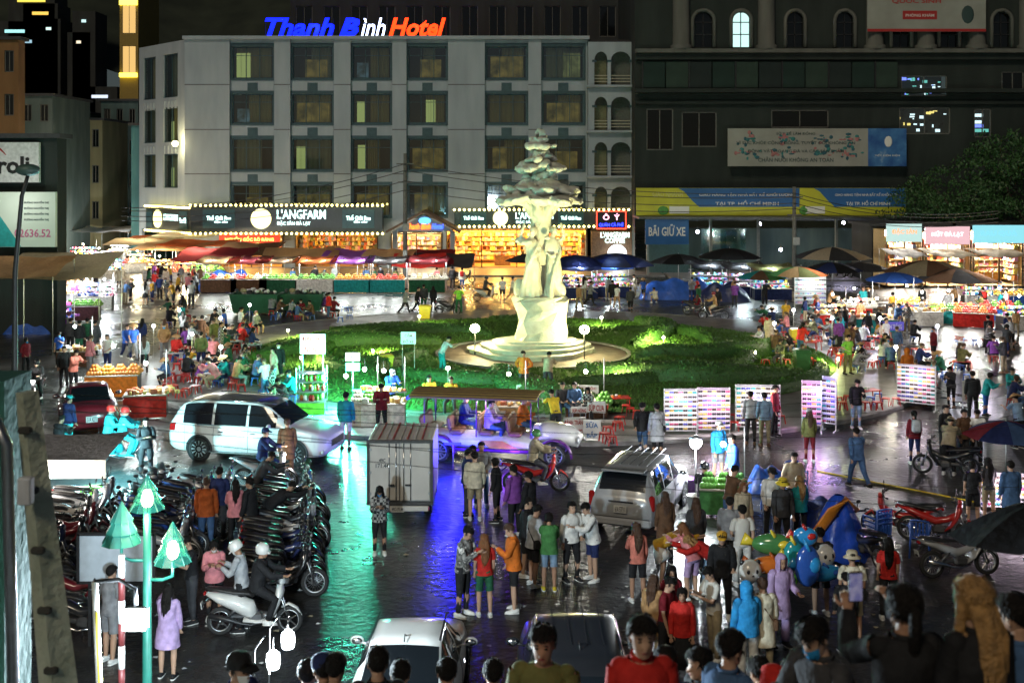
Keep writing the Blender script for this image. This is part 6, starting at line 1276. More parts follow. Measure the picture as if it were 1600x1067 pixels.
def stall(loc, w, d, goods, label, face=0, col=(.9, 1, .95), pw=90, skirt='forest', h=.85, canopy=None, ch=2.3, bulbs=1, tiers=1, name='market_stall'):
    t = thing(name, label, 'stall', loc, R(face), 'market stalls'); r = random.Random(hash_(label))
    MB().box((0, 0, h), (w, d, .05), bev=.01).build('tabletop', M('table_board', (.34, .30, .25), .6), t); MB().box((0, -d / 2 + .03, h / 2), (w * .98, .03, h - .06)).build('skirt', cloth(skirt), t)
    for sx in (-1, 1): MB().box((sx * w * .46, 0, h / 2 - .02), (.06, d * .8, h - .05)).build('trestle', BLK, t)
    b = MB(); cs = [M('g_%s%d' % (goods, i), c, .5, var=.15, scale=20) for i, c in enumerate(GOOD[goods])]; x = -w * .46
    while x < w * .44:
        bw = r.uniform(.35, .6); k = r.randrange(len(cs))
        if goods in ('green', 'red', 'orange', 'mixed', 'pale'):
            for L_ in range(3):
                for i in range(4 - L_):
                    for j in range(3 - L_ if L_ < 2 else 1): b.ell((x + (i + .5 + L_ * .5) * bw / 4, -d * .35 + (j + L_ * .5) * d * .28, h + .08 + L_ * .12), r.uniform(.07, .1), 6, 4, k)
        else:
            for _ in range(9): s = r.uniform(.08, .2); b.box((x + r.uniform(0, bw), r.uniform(-d * .42, d * .42), h + .03 + s / 2), (s, s * r.uniform(.6, 1.2), s), r.randrange(len(cs)), rz=r.uniform(0, 3), bev=.02)
        x += bw
    b.build('goods', cs, t, kind='stuff')
    if tiers > 1:
        g = MB(); sb = MB()
        for q in range(1, tiers):
            z = h + .32 * q; sb.box((0, d * .35, z), (w, d * .3, .03))
            for _ in range(int(w * 9)): s = r.uniform(.08, .17); g.box((r.uniform(-w * .47, w * .47), d * .32, z + .02 + s / 2), (s, s, s), r.randrange(len(cs)), rz=r.uniform(0, 3), bev=.02)
        sb.build('shelf', ALU, t); g.build('shelf_goods', cs, t, kind='stuff')
    for i in range(bulbs): bulb(t, ((i + .5) / bulbs * w - w / 2, -.1 * d, ch - .3 if canopy else h + 1.1), col, pw / bulbs)
    if canopy:
        MB().grid(lambda u, v: ((u - .5) * w * 1.15, (v - .5) * (d + 1.3), ch - .3 + .35 * v + .08 * math.sin(u * 14 + w) * math.sin(v * 6) - .12 * math.sin(math.pi * u)), 12, 6).build('canopy', tcloth(canopy), t)
        for sx in (-1, 1): MB().tube([(sx * w * .5, d * .5, 0), (sx * w * .5, d * .5, ch)], .022, 5).build('pole', ALU, t)
    else:
        MB().tube([(w * .45, d * .4, 0), (w * .45, d * .4, h + 1.5)], .016, 5).build('pole', ALU, t)
    return t
def rack(loc, w, h, label, face=0, tint=(1, .92, 1), pw=70, rows=8, es=1.6):
    t = thing('display_rack', label, 'display rack', loc, R(face), 'lit display racks'); r = random.Random(hash_(label)); rk = M('rack_white', (.7, .7, .72), .4)
    for sx in (-1, 1): MB().box((sx * w / 2, 0, h / 2), (.035, .06, h)).build('upright', rk, t); MB().box((sx * w / 2, 0, .03), (.05, .5, .05)).build('foot', rk, t)
    MB().box((0, .05, h * .56), (w, .02, h * .86)).build('back_panel', M('rack_panel', (.42, .4, .44), .5, var=.05), t)
    cs = [M('shade_%d' % i, c, .15, var=0) for i, c in enumerate([(.02, .02, .02), (.05, .03, .02), (.5, .1, .2), (.1, .1, .4), (.55, .4, .1), (.05, .3, .3)])]
    for q in range(rows):
        z = h * .16 + q * h * .82 / rows; MB().box((0, -.04, z), (w, .12, .02)).build('shelf', rk, t); MB().box((0, -.02, z + h * .82 / rows - .05), (w * .96, .015, .022)).build('led_strip', E('rack_led_%d%d%d' % tuple(int(c * 9) for c in tint), tint, es * .42), t)
        b = MB(); n = int(w / .15)
        for i in range(n):
            x = -w / 2 + (i + .5) * w / n; k = r.randrange(6)
            for s in (-.033, .033): b.ell((x + s, -.10, z + .06), (.04, .014, .045), 6, 3, k)
            b.box((x, -.10, z + .06), (.13, .008, .01), k)
        b.build('sunglasses', cs, t, kind='stuff')
    lamp(t, (0, -.55, h * .8), tint, pw * .42, .25); return t
def signboard(loc, w, h, lines, label, face=0, z=1., bg=None, fg=None, legs=True, glow=0.):
    t = thing('signboard', label, 'sign', loc, R(face), 'vendor signs'); MB().box((0, 0, z), (w, .04, h), bev=.008).build('board', bg or M('sign_white', (.68, .68, .66), .45, var=.06), t)
    n = len(lines)
    for i, (s, f) in enumerate(lines): text(s, w * f, h / n * .66, fg or REDT, t, (0, -.03, z + h / 2 - (i + .5) * h / n), depth=.01, bold=.02)
    if legs:
        for sx in (-1, 1): MB().tube([(sx * w * .4, .03, 0), (sx * w * .4, .03, z)], .015, 5).build('leg', ALU, t)
    return t
def box_(loc, d, col, label, name, cat, face=0, group=None, mat=None):
    t = thing(name, label, cat, loc, R(face), group); return t
def bin_(loc, w, d, h, col, label, heap=False, face=0):
    t = thing('waste_bin', label, 'bin', loc, R(face), 'bins'); m = PL(col)
    MB().add([], []) ; b = MB(); vs = []
    for z, s in ((.1, .82), (h, 1.)): vs += [(-w / 2 * s, -d / 2 * s, z), (w / 2 * s, -d / 2 * s, z), (w / 2 * s, d / 2 * s, z), (-w / 2 * s, d / 2 * s, z)]
    b.add(vs, [(3, 2, 1, 0), (0, 1, 5, 4), (1, 2, 6, 5), (2, 3, 7, 6), (3, 0, 4, 7)]); b.build('tub', m, t)
    for (x, y, sx, sy) in ((0, -d / 2, w + .06, .05), (0, d / 2, w + .06, .05), (-w / 2, 0, .05, d - .05), (w / 2, 0, .05, d - .05)): MB().box((x, y, h), (sx, sy, .06), bev=.01).build('rim', m, t)
    if heap:
        r = random.Random(5); q = MB()
        for _ in range(26): q.ell((r.uniform(-w * .4, w * .4), r.uniform(-d * .4, d * .4), h + r.uniform(-.05, .22)), (r.uniform(.1, .24), r.uniform(.1, .2), r.uniform(.08, .16)), 6, 4, r.randrange(3))
        q.build('rubbish', [cloth('white'), cloth('charcoal'), cloth('khaki')], t, kind='stuff')
    else: MB().box((0, .02, h + .06), (w, d, .07), bev=.03).build('lid', m, t)
    for sx in (-1, 1): MB().lathe([(.1, -.03), (.1, .03), (0, .03)], (sx * w * .34, d * .3, .1), 10, axis='X').build('wheel', RUB, t)
def tarp_heap(loc, w, d, h, col, label, seed=0, name='covered_goods'):
    r = random.Random(seed); t = thing(name, label, 'covered goods', loc, 0, 'tarpaulin covered goods'); ph = r.uniform(0, 6)
    MB().grid(lambda u, v: ((u - .5) * w, (v - .5) * d, max(0., h * min(1, 4.5 * min(u, 1 - u)) ** .6 * min(1, 3.5 * min(v, 1 - v)) ** .6 * (1 + .12 * math.sin(u * 19 + ph) + .1 * math.sin(v * 13 + u * 7 + ph)))), 26, 16).build('cover', M('tarp_' + col, CL[col], .32, var=.2, scale=2.5, bump=.7, bscale=5), t)

# ---- fruit stalls under the hotel
FR = [('green', 'brown', 'forest'), ('green', 'rust', 'white'), ('orange', 'purple', 'teal'), ('red', 'charcoal', 'teal'), ('pale', 'maroon', 'forest'), ('mixed', 'camel', 'brown'), ('mixed', 'maroon', 'brown')]
for i, px in enumerate((436, 494, 552, 606, 668, 345, 392)):
    g, c, s = FR[i]; nm = ['cabbages', 'green vegetables', 'oranges', 'red fruit', 'pale fruit', 'mixed fruit', 'bagged fruit'][i]
    stall(G(px, 456), 2.7, 1.5, g, 'lit fruit stall heaped with %s under a %s canopy below the hotel' % (nm, c), 0, (.92, 1, .95), 210, s, .95, c, 2.55, 2)
for i, (px, py, w, d, h, c) in enumerate(((338, 440, 6, 4, 3.0, 'maroon'), (388, 436, 5, 4, 3.3, 'brown'), (470, 440, 6, 3.5, 3.0, 'camel'), (560, 441, 6, 3.5, 2.9, 'purple'), (640, 442, 7, 4, 2.9, 'maroon'), (690, 444, 5, 3, 2.7, 'charcoal'), (605, 446, 4, 3, 3.1, 'camel'), (655, 447, 4, 2.5, 2.8, 'red'))): tarp(G(px, py + 4), w, d, h - .25, c, 'sagging %s tarpaulin over the fruit stalls' % c, rnd.uniform(-12, 12), .4, h - 1.1, seed=i)
tarp_heap(G(356, 452), 4.4, 2.4, 1.25, 'blue', 'goods heaped under a bright blue tarpaulin beside the fruit stalls', 1); tarp_heap(G(1060, 466), 5.5, 2.4, 1.2, 'blue', 'goods under blue tarpaulin near the parking shed', 2); tarp_heap(G(1130, 470), 3.6, 2, 1.1, 'navy', 'goods under dark tarpaulin beside the blue covered goods', 3)
bin_(G(400, 490), 3.0, 1.6, 1.25, 'forest', 'large dark green rubbish trolley heaped with waste', True); bin_(G(474, 487), 2.7, 1.5, 1.15, 'forest', 'second dark green rubbish trolley by the far lawn edge', True); bin_(G(1253, 585), .62, .7, 1.0, 'green', 'green wheelie bin on the right edge of the lawn'); bin_(G(603, 586), .6, .5, .8, 'yellow', 'yellow bin on the left of the lawn', face=14); bin_(G(664, 500), .7, .6, .8, 'yellow', 'yellow bin at the far lawn edge'); bin_(G(1243, 545), .5, .5, .9, 'yellow', 'yellow bin among the seated diners')
# ---- umbrellas and stalls right of the statue
for i, (px, py, g, c) in enumerate(((905, 466, 'clothes', 'navy'), (955, 464, 'toys', 'blue'), (1110, 462, 'toys', 'charcoal'), (1160, 464, 'clothes', 'charcoal'), (1205, 468, 'toys', 'olive'))): stall(G(px, py), 2.6, 1.4, g, 'lit stall of %s under %s cover right of the statue' % ('hanging clothes' if g == 'clothes' else 'bright toys', c), 0, (.8, .95, 1), 170, 'navy', .8, c, 2.4, 1, 3)
for px, py, r_, h, cs, nm in ((900, 462, 2.4, 2.9, ['navy'], 'dark navy umbrella over the clothes stall'), (962, 460, 3.0, 3.0, ['navy', 'charcoal'], 'navy umbrella in front of the coffee shop'), (835, 456, 2.2, 2.9, ['charcoal'], 'dark umbrella just left of the statue'), (1060, 456, 2.2, 2.8, ['charcoal', 'black'], 'black umbrella beside the parking banner'), (1140, 452, 2.5, 3.1, ['black'], 'wide black umbrella under the yellow banners'), (1247, 482, 1.9, 2.7, ['camel', 'olive', 'rust', 'green'], 'umbrella with tan, olive and red panels over a lit rack'),
        (1190, 474, 1.7, 2.2, ['green', 'teal', 'brown'], 'green patchwork umbrella by the toy stall'), (1398, 484, 1.9, 2.4, ['blue'], 'bright blue umbrella before the bright shops'), (1300, 446, 3.0, 3.0, ['beige', 'charcoal'], 'beige and black umbrella at the parking shed'), (1345, 458, 2.1, 2.3, ['charcoal'], 'charcoal umbrella over the dark motorbikes'), (1450, 474, 3.0, 2.9, ['khaki', 'brown'], 'brown umbrella under the leafy tree'), (1495, 480, 2.6, 2.5, ['brown', 'charcoal'], 'dark brown umbrella beside the tree stems'), (1300, 462, 2.2, 2.4, ['navy', 'black'], 'dark blue umbrella behind the lit glass rack')): umbrella(G(px, py), r_, h, cs, nm)
for i in range(7): t = thing('foam_box', 'white foam box stacked at the roadside near the coffee shop', 'box', G(975 + (i % 4) * 11, 464) + Vector((0, 0, .4 * (i // 4))), 0, 'white foam boxes'); t['share'] = 1; MB().box((0, 0, .2), (.48, .4, .36), bev=.03).build('tub', M('foam', (.75, .76, .78), .6), t); MB().box((0, 0, .385), (.5, .42, .03), bev=.01).build('lid', M('foam', (.75, .76, .78), .6), t)
rack(G(1266, 482), 2.0, 2.1, 'bright glass display rack under the patchwork umbrella', 0, (.85, 1, .98), 160, 6)
# ---- right-hand market with bright shops
for i, (px, py, g, c) in enumerate(((1335, 500, 'pale', None), (1415, 495, 'orange', None), (1440, 508, 'snack', None), (1482, 505, 'green', None), (1520, 510, 'red', None), (1560, 500, 'mixed', None), (1590, 515, 'toys', None), (1370, 520, 'snack', None), (1300, 512, 'snack', None), (1575, 480, 'orange', None), (1530, 480, 'toys', None))): stall(G(px, py), 2.2, 1.3, g, 'open produce stall with %s goods on the right-hand market street' % g, rnd.uniform(-25, 25), (1, .97, .9), 170, ['red', 'blue', 'white', 'teal'][i % 4], .8, c, 2.2, 1, 1 if i % 2 else 2)
for i, (a, b2, z1, nm) in enumerate(((1385, 1440, 352, 'narrow'), (1445, 1515, 356, 'wide'), (1520, 1600, 354, 'outer'))):
    yy = 88.; shop(Xa(a, yy), Xa(b2, yy), Za(z1 + 8, yy), 'bright white %s shop with packed shelves on the right street' % nm, 4300, 20 + i, 3.2, yy, (1, .92, .8))
    t, w, h = banner(a, b2, z1 - 2, z1 + 26, yy - .4, 'glowing shop sign of the bright %s shop on the right street' % nm, [E('sign_panel_%d' % i, [(.55, .8, .75), (.9, .55, .6), (.3, .8, .9)][i], .55)]); text(['ĐẶC SẢN', 'MỨT ĐÀ LẠT', 'RAU QUẢ'][i], w * .7, h * .36, [E('sign_r', (1, .2, .05), 1.5), E('sign_w', (1, 1, 1), 1.6), E('sign_b', (.1, .3, 1), 1.5)][i], t, (0, -.09, .1))
    tarp(Vector((Xa((a + b2) / 2, 85), 85, 0)), Xa(b2, 85) - Xa(a, 85), 4, Za(392, 85), ['silver', 'cream', 'khaki'][i], 'sloping awning sheet before the bright %s shop' % nm, 0, .25)
    block(Xa(a, yy), Xa(b2, yy), yy + 3.6, yy + 9, Za(356, yy), DKW, 'dark upper wall behind the bright %s shop' % nm, None)
# ---- left market lane and buildings
LW = [mottled_wall('house_%d' % i, a, b_) for i, (a, b_) in enumerate((((.07, .10, .095), (.13, .16, .155)), ((.2, .18, .10), (.28, .25, .14)), ((.06, .10, .10), (.11, .16, .155)), ((.2, .10, .035), (.27, .14, .055)), ((.06, .18, .20), (.10, .26, .28))))]
for i, (a, b2, yy, pyt, m_, gr, nm) in enumerate(((30, 82, 112, 150, 0, (2, 4, 3), 'narrow grey house behind the tall billboard'), (82, 118, 128, 175, 2, (2, 4, 3), 'dark teal house in the market lane'), (116, 160, 122, 188, 1, (2, 3, 3), 'pale yellow house with wall lamp in the market lane'), (158, 216, 130, 158, 2, (3, 4, 3), 'grey green apartment house left of the hotel'), (205, 220, 114, 196, 4, None, 'slim teal house wall at the hotel corner'), (-60, 29, 92, 62, 3, (3, 3, 9), 'brown orange house with balcony at the left edge'))): block(Xa(a, yy), Xa(b2, yy), yy, yy + (10 if a > 0 else 1.2), Za(pyt, yy), LW[m_], nm, gr, wf=(.5, .5))
for px, py, yy in ((131, 236, 121.2), (180, 226, 129), (276, 225, 106.5)):
    t = thing('wall_lamp', 'warm lamp on a house wall in the upper left', 'lamp', (Xa(px, yy), yy - .5, Za(py, yy)), 0, 'wall lamps'); MB().ell((0, 0, 0), .28, 8, 6).build('globe', E('wall_lamp', (1, .85, .4), 14), t); MB().tube([(0, .1, 0), (0, .6, .1)], .04, 5).build('bracket', BLK, t); lamp(t, (0, -.5, 0), (1, .8, .4), 220, .25)
tw = block(Xa(187, 170), Xa(216, 170), 170, 180, 40, M('tower_gold', (.35, .24, .05), .6), 'far golden lit tower above the left houses', (1, 3, 22), wf=(.75, .7), lit=(0, 1)); MB().box((0, -.3, Za(118, 170)), (2.6, .3, .6)).build('light_strip', E('yellow_strip', (1, .8, .08), 2.2), tw); MB().box((0, -.3, Za(4, 170)), (2.6, .3, .9)).build('light_strip', E('yellow_strip', (1, .8, .08), 2.2), tw)
hl = MB(); hl.grid(lambda u, v: (-150 + 260 * u, 190 + 60 * v, (26 + 46 * v) * (1 + .15 * math.sin(u * 9) + .08 * math.sin(u * 31))), 40, 6); hl.quad((-150, 190, 0), (110, 190, 0), (110, 190, 22), (-150, 190, 22)); struct(hl.build('hill', ramp_mat('dark_hill', [(.3, (.012, .018, .012)), (.7, (.035, .045, .03))], .2, .9)))
for i, (px, py, w, c) in enumerate(((48, 1, 4.5, (1, .75, .1)), (62, 21, 2.6, (1, .6, .1)), (22, 49, 3.2, (.4, .9, .9)), (75, 45, .8, (.7, 1, .9)), (130, 33, .7, (.6, .9, .9)), (122, 66, .7, (1, .85, .6)), (155, 151, 2.6, (.7, .8, 1)), (38, 65, 2.2, (.3, .5, .6)))): 
    yy = 186; p = Vector((Xa(px, yy), yy, Za(py, yy))); t = thing('hillside_house', 'far hillside house with a lit window strip above the left houses', 'building', (p.x, p.y, 0), 0, 'houses on the dark hillside'); MB().box((0, 3, p.z / 2 + .8), (w + 3, 5.4, p.z + 1.6)).build('wall', DKW, t); MB().box((0, .22, p.z), (w, .1, .5 if w > 1 else .45)).build('window', E('hill_win_%d' % i, c, .7), t)
LB = Vector((Xa(88, 62), 62, 0)); t = thing('billboard', 'white billboard with black lettering and red stroke above the left stalls', 'billboard', (Xa(20, 62), 62, Za(254, 62)), 0); MB().box((0, 0, 0), (Xa(62, 62) - Xa(-22, 62), .25, 2.15)).build('board', M('billboard_white', (.62, .62, .62), .5), t); text('roli', 1.7, .95, BLK, t, (.1, -.14, -.15), bold=.03); MB().tube([(-1.1, -.15, .85), (-.6, -.15, .7), (-.3, -.15, .4)], [.02, .05, .02], 5).build('red_stroke', REDT, t)
t = thing('billboard', 'pale green and white billboard with a phone number over the left awning', 'billboard', (Xa(26, 61), 61, Za(343, 61)), 0); MB().box((0, 0, 0), (Xa(88, 61) - Xa(-36, 61), .25, 2.9)).build('board', M('billboard_mint', (.52, .60, .52), .5, var=.1, scale=.5), t); q = MB(); q.add([(-2.1, -.13, -1.44), (.3, -.13, -1.44), (-.9, -.13, .3), (-2.1, -.13, .9)], [(0, 1, 2, 3)]); q.build('teal_field', M('print_tealfield', (.02, .28, .28), .5), t); text('02636.52', 1.9, .42, M('print_pink', (.5, .12, .25), .5), t, (.9, -.14, -.72))
for k in range(4): text('ĐƯỜNG NGUYỄN THỊ', 1.3, .17, DKT, t, (1.1, -.14, .9 - k * .3))
block(Xa(-80, 62), Xa(86, 62), 62.3, 63.6, Za(215, 62), GRN, 'dark building carrying the two billboards at the left edge', None); lamp(t, (.2, -2.0, .9), (1, .97, .9), 70, .3)
tarp(Vector((Xa(100, 60), 59.5, 0)), 5.4, 3.6, Za(398, 60), 'khaki', 'tan awning sheet over the left corner stall', 0, .3, Za(436, 58)); tarp(Vector((Xa(40, 58), 57.5, 0)), 4.4, 3.0, Za(404, 58), 'camel', 'tan awning under the left billboard', 0, .2, Za(432, 57))
tarp_heap(G(50, 520), 2.6, 1.4, 1.5, 'blue', 'blue tarpaulin covered stand under the left awning', 6)
st_ = stall(G(86, 516), 1.7, 1.1, 'toys', 'table of toys glowing in violet light at the left corner', 0, (.55, .35, 1), 190, 'purple', .7, None, 2, 2, 3); [stall(G(px, py), 2.2, 1.2, g, 'bright stall of %s beneath the left awning' % n_, 8, (.85, .95, 1), 420, 'white', .8, None, 2, 2, 3) for px, py, g, n_ in ((30, 498, 'clothes', 'folded clothes'), (150, 482, 'clothes', 'hanging clothes'), (118, 478, 'snack', 'packed snacks'))]; stall(G(130, 500), 2.0, 1.2, 'green', 'left corner stall with green vegetables and clothes', 10, (.9, 1, .9), 110, 'brown')
stall(G(178, 618), 2.0, 1.2, 'orange', 'food stall with yellow trays behind the red sedan', 8, (.9, 1, 1), 150, 'orange'); stall(G(228, 650), 1.5, .9, 'snack', 'snack cart between the cyan riders and the white van', 12, (.85, 1, 1), 110, 'red', .8); stall(G(118, 572), 1.4, .9, 'snack', 'small food table with lamp behind the red sedan', 0, (.85, 1, .95), 110, 'brown', .7)
TL_ = [('white', 3.4), ('cream', 3.0), ('silver', 3.6), ('camel', 3.1), ('white', 3.2), ('rust', 2.9), ('cream', 3.4), ('khaki', 3.0), ('camel', 2.8), ('rust', 3.0)]
for i, (px, py) in enumerate(((140, 392), (175, 396), (200, 388), (215, 402), (160, 404), (250, 420), (290, 424), (225, 428), (270, 434), (310, 432))):
    c, h = TL_[i]; tarp(G(px, py), 6.0, 4.5, h, c, '%s tent sheet in the crowded left market lane' % c, rnd.uniform(-25, 25), .5, seed=i)
for i, (px, py, col) in enumerate(((130, 412, (1, .9, .6)), (155, 420, (.9, 1, 1)), (185, 408, (1, 1, 1)), (215, 425, (1, .85, .55)), (250, 436, (1, .8, .45)), (290, 440, (1, .8, .45)), (170, 436, (.9, 1, 1)), (120, 430, (1, .6, .3)), (320, 440, (1, .85, .6)))): stall(G(px, py), 2.6, 1.3, ['toys', 'clothes', 'pale', 'mixed', 'snack', 'red', 'toys', 'clothes', 'green'][i], 'lit market lane stall among the tents on the left', rnd.uniform(-30, 30), col, 420, 'white', .8, None, 2.2, 1, 3)
# ---- food carts and signs round the island
c_ = thing('tofu_cart', 'glazed hot tofu cart with shelves below its red lettered sign', 'cart', G(487, 650) + Vector((0, 0, .0)), 0); 
for sx in (-1, 1):
    for sy in (-1, 1): MB().tube([(sx * .5, sy * .3, .05), (sx * .5, sy * .3, 1.75)], .02, 5).build('post', ALU, c_)
for z in (.55, .9, 1.25, 1.55): MB().box((0, 0, z), (1.05, .65, .03)).build('shelf', ALU, c_)
MB().box((0, -.31, .3), (1.0, .03, .45)).build('front_panel', cloth('lime'), c_); g = MB(); r = random.Random(2)
for z in (.58, .93, 1.28): [g.lathe([(0, 0), (.06, 0), (.06, .16), (.03, .2)], (r.uniform(-.42, .42), r.uniform(-.22, .1), z), 7, r.randrange(4)) for _ in range(9)]
g.build('jars', [PL('white'), PL('orange'), PL('lime'), PL('red')], c_, kind='stuff'); lamp(c_, (0, -.1, 1.7), (.8, 1, .9), 60, .08)
signboard(G(487, 650) + Vector((0, .2, 0)), .92, .72, [('ĐẬU HŨ', .8), ('NÓNG', .6)], 'white sign with red lettering ĐẬU HŨ NÓNG above the tofu cart', 0, 2.55); lamp(None, G(487, 650) + Vector((0, -.8, 2.6)), (1, .95, .95), 25, .2)
t = thing('light_box', 'green and white glowing light box sign on a pole', 'sign', G(551, 648), 0); MB().box((0, 0, 2.08), (.5, .1, .28)).build('upper_panel', E('box_white', (.75, 1, .9), 3), t); MB().box((0, 0, 1.72), (.5, .1, .28)).build('lower_panel', E('box_green', (.08, 1, .35), 6), t); text('KEM BƠ', .4, .14, M('print_g', (.02, .2, .1), .5), t, (0, -.06, 2.08)); MB().tube([(0, .08, 0), (0, .08, 2.25)], .025, 6).build('pole', ALU, t); lamp(t, (0, -.35, 1.65), (.02, 1, .6), 1700, .7); bulb(t, (-.22, -.15, 1.42), (.35, 1, .8), 600, 90, .08)
stall(G(600, 668), 1.5, .8, 'snack', 'drinks cart with red and white boxes behind the white truck', 0, (.75, .95, 1), 150, 'white', .85, None, 2.2, 1, 2); stall(G(570, 668), .9, .7, 'mixed', 'narrow cart with printed front beside the man in white shorts', 0, (.7, 1, .9), 60, 'cream', .9, None, 2.2, 1, 2)
signboard(G(932, 664) + Vector((0, 0, 0)), .62, .40, [('SÚP CUA', .86)], 'white sign reading SÚP CUA in red letters', -8, .62); signboard(G(898, 690), .72, .58, [('BÁNH TRÁNG', .92), ('NƯỚNG', .7)], 'white sign reading BÁNH TRÁNG NƯỚNG in red', 6, .50); signboard(G(925, 694), .56, .60, [('SỮA', .7), ('BẮP', .6)], 'white sign reading SỮA BẮP beside the larger sign', -4, .48, fg=BLUEB); signboard(G(905, 668), .55, .22, [('SÚP NÓNG', .85)], 'narrow white sign on the food table', 0, .6)
for px, w, s1, s2 in ((818, .55, 'BÁNH', 'MÌ'), (846, .6, 'SỮA', 'NÓNG'), (884, .8, 'NƯỚC ÉP', 'SINH TỐ'), (917, .9, 'ỐC LUỘC', 'NGHÊU HẤP')): signboard(G(px, 628), w, .45, [(s1, .8), (s2, .7)], 'lawn sign reading %s %s in front of the statue' % (s1, s2), rnd.uniform(-8, 8), .42)
signboard(G(1513, 640), .55, .75, [('TRÀ', .6), ('SỮA', .6)], 'tilted white menu sign beside the people at the right kerb', 20, .7); t = signboard(G(1395, 532) , 1.15, .45, [('BÁNH TRÁNG', .8)], 'violet lit table sign at the right diners', 0, .75, E('violet_board', (.12, .1, .5), .5), WHT); signboard(G(638, 600), .62, .5, [('CẤM', .5), ('ĐỖ XE', .7)], 'white notice sign with red print standing on the lawn', 0, 1.9, None, REDT)
stall(G(915, 655), 1.5, .9, 'mixed', 'food table with pots behind the lettered signs', 0, (1, .95, .85), 90, 'brown', .6); stall(G(795, 660), 1.3, .8, 'snack', 'food table with wooden boxes behind the tram', 0, (1, .9, .75), 50, 'camel', .6)
for i, (px, py, w, h, nm, tint, f) in enumerate(((1063, 684, 1.05, 1.62, 'left of the two joined racks', (1, .97, 1), 0), (1115, 682, 1.05, 1.62, 'right of the two joined racks', (1, .75, .95), 0), (1184, 678, 1.45, 1.65, 'behind the couple in grey', (1, .97, .95), -4), (1268, 676, .62, 1.75, 'pinkish rack behind the person in red trousers', (1, .45, .85), -12), (1296, 674, .45, 1.85, 'narrow violet rack beside the pinkish one', (.5, .42, 1), -35), (1432, 640, 1.35, 1.65, 'slanting rack at the right kerb', (1, .85, .95), -32))): rack(G(px, py), w, h, 'lit sunglasses rack, ' + nm, f, tint, 95, 9)
# ---- tent, chairs, lamp, balloons, umbrellas near the camera
tent = thing('tent', 'blue and orange tarpaulin tent beside the stacked blue chairs', 'tent', G(1310, 868), 0); TB = M('tarp_blue2', (.015, .06, .40), .3, var=.25, scale=2, bump=.8, bscale=4); TO = M('tarp_orange', (.55, .18, .02), .4, var=.2)
MB().grid(lambda u, v: (lambda a, k: (math.cos(a) * .72 * k, math.sin(a) * .62 * k, 1.35 * (1 - v ** 1.5) + .05 * math.sin(a * 9) * v + .03))(2 * math.pi * u, .12 + .88 * v + .05 * math.sin(u * 40) * v), 40, 8).build('cover', TB, tent); MB().tube([(-.75, -.1, .05), (-.6, -.35, .6), (-.25, -.4, 1.1), (.1, -.3, 1.38), (.35, -.3, 1.1)], [(.12, .03), (.13, .03), (.13, .03), (.12, .03), (.06, .02)], 8).build('orange_band', TO, tent)
tarp_heap(G(1275, 830), 1.6, 1.1, .7, 'navy', 'dark blue sheet covered goods behind the tent', 9); tarp_heap(G(1200, 765), 1.2, .8, .55, 'blue', 'bundle of blue and printed plastic sacks near the bright lamp', 11)
chair(G(1370, 872), 200, 'blue', 'blue plastic armchair beside the tent', 4); chair(G(1437, 868), 160, 'blue', 'single blue plastic armchair with a jacket near the red motorbike')
for px, py in ((1205, 800), (1245, 775), (1228, 790)): chair(G(px, py), rnd.uniform(0, 360), 'blue', 'blue plastic chair behind the tent')
t = thing('work_lamp', 'dazzling white lamp on a stand beside the silver car', 'lamp', Vector((Xa(1087, 30.6), 30.6, 0)), 0); MB().tube([(0, 0, 0), (0, 0, 1.5)], .02, 6).build('stand', ALU, t); MB().ell((0, 0, 1.5), (.16, .12, .16), 10, 7).build('bulb', E('work_bulb', (.92, .98, 1), 120), t); MB().lathe([(.05, 1.66), (.2, 1.62), (.05, 1.7)], n=12).build('shade', ALU, t); lamp(t, (0, -.2, 1.45), (.9, .97, 1), 520, .14)
stall(G(1130, 800), 1.2, .8, 'green', 'green cloth snack table in front of the bright lamp', -10, (.9, .97, 1), 30, 'green', .65); MB()
for px, py, c, nm in ((1085, 800, 'white', 'white bucket by the green snack table'), (1078, 772, 'purple', 'purple striped tub beside the silver car')): t = thing('bucket', nm, 'bucket', G(px, py), 0); MB().lathe([(0, .01), (.15, .01), (.19, .42), (.2, .42), (.2, .44), (.17, .43), (.14, .05), (0, .04)], n=16).build('tub', PL(c), t); MB().tube([(-.19, 0, .4), (0, -.1, .3), (.19, 0, .4)], .006, 4).build('handle', ALU, t)
um = umbrella(G(1572, 770), 1.15, 1.95, ['navy', 'denim', 'navy', 'maroon'], 'navy and red umbrella over the sunglasses table at the right edge', 8, 0, .34); rack(G(1572, 800), 1.3, 1.0, 'low lit sunglasses table under the navy umbrella', -8, (1, .8, .95), 150, 6)
um2 = umbrella(Vector((Xa(1668, 10.5), 10.5, Za(792, 10.5) - 2.05)), .86, 2.05, ['black'], 'large black umbrella cut by the right edge', 8, -8, .36)
BALM = lambda c: M('foil_' + c, CL[c], .15, 0, var=.1, coat=.6)
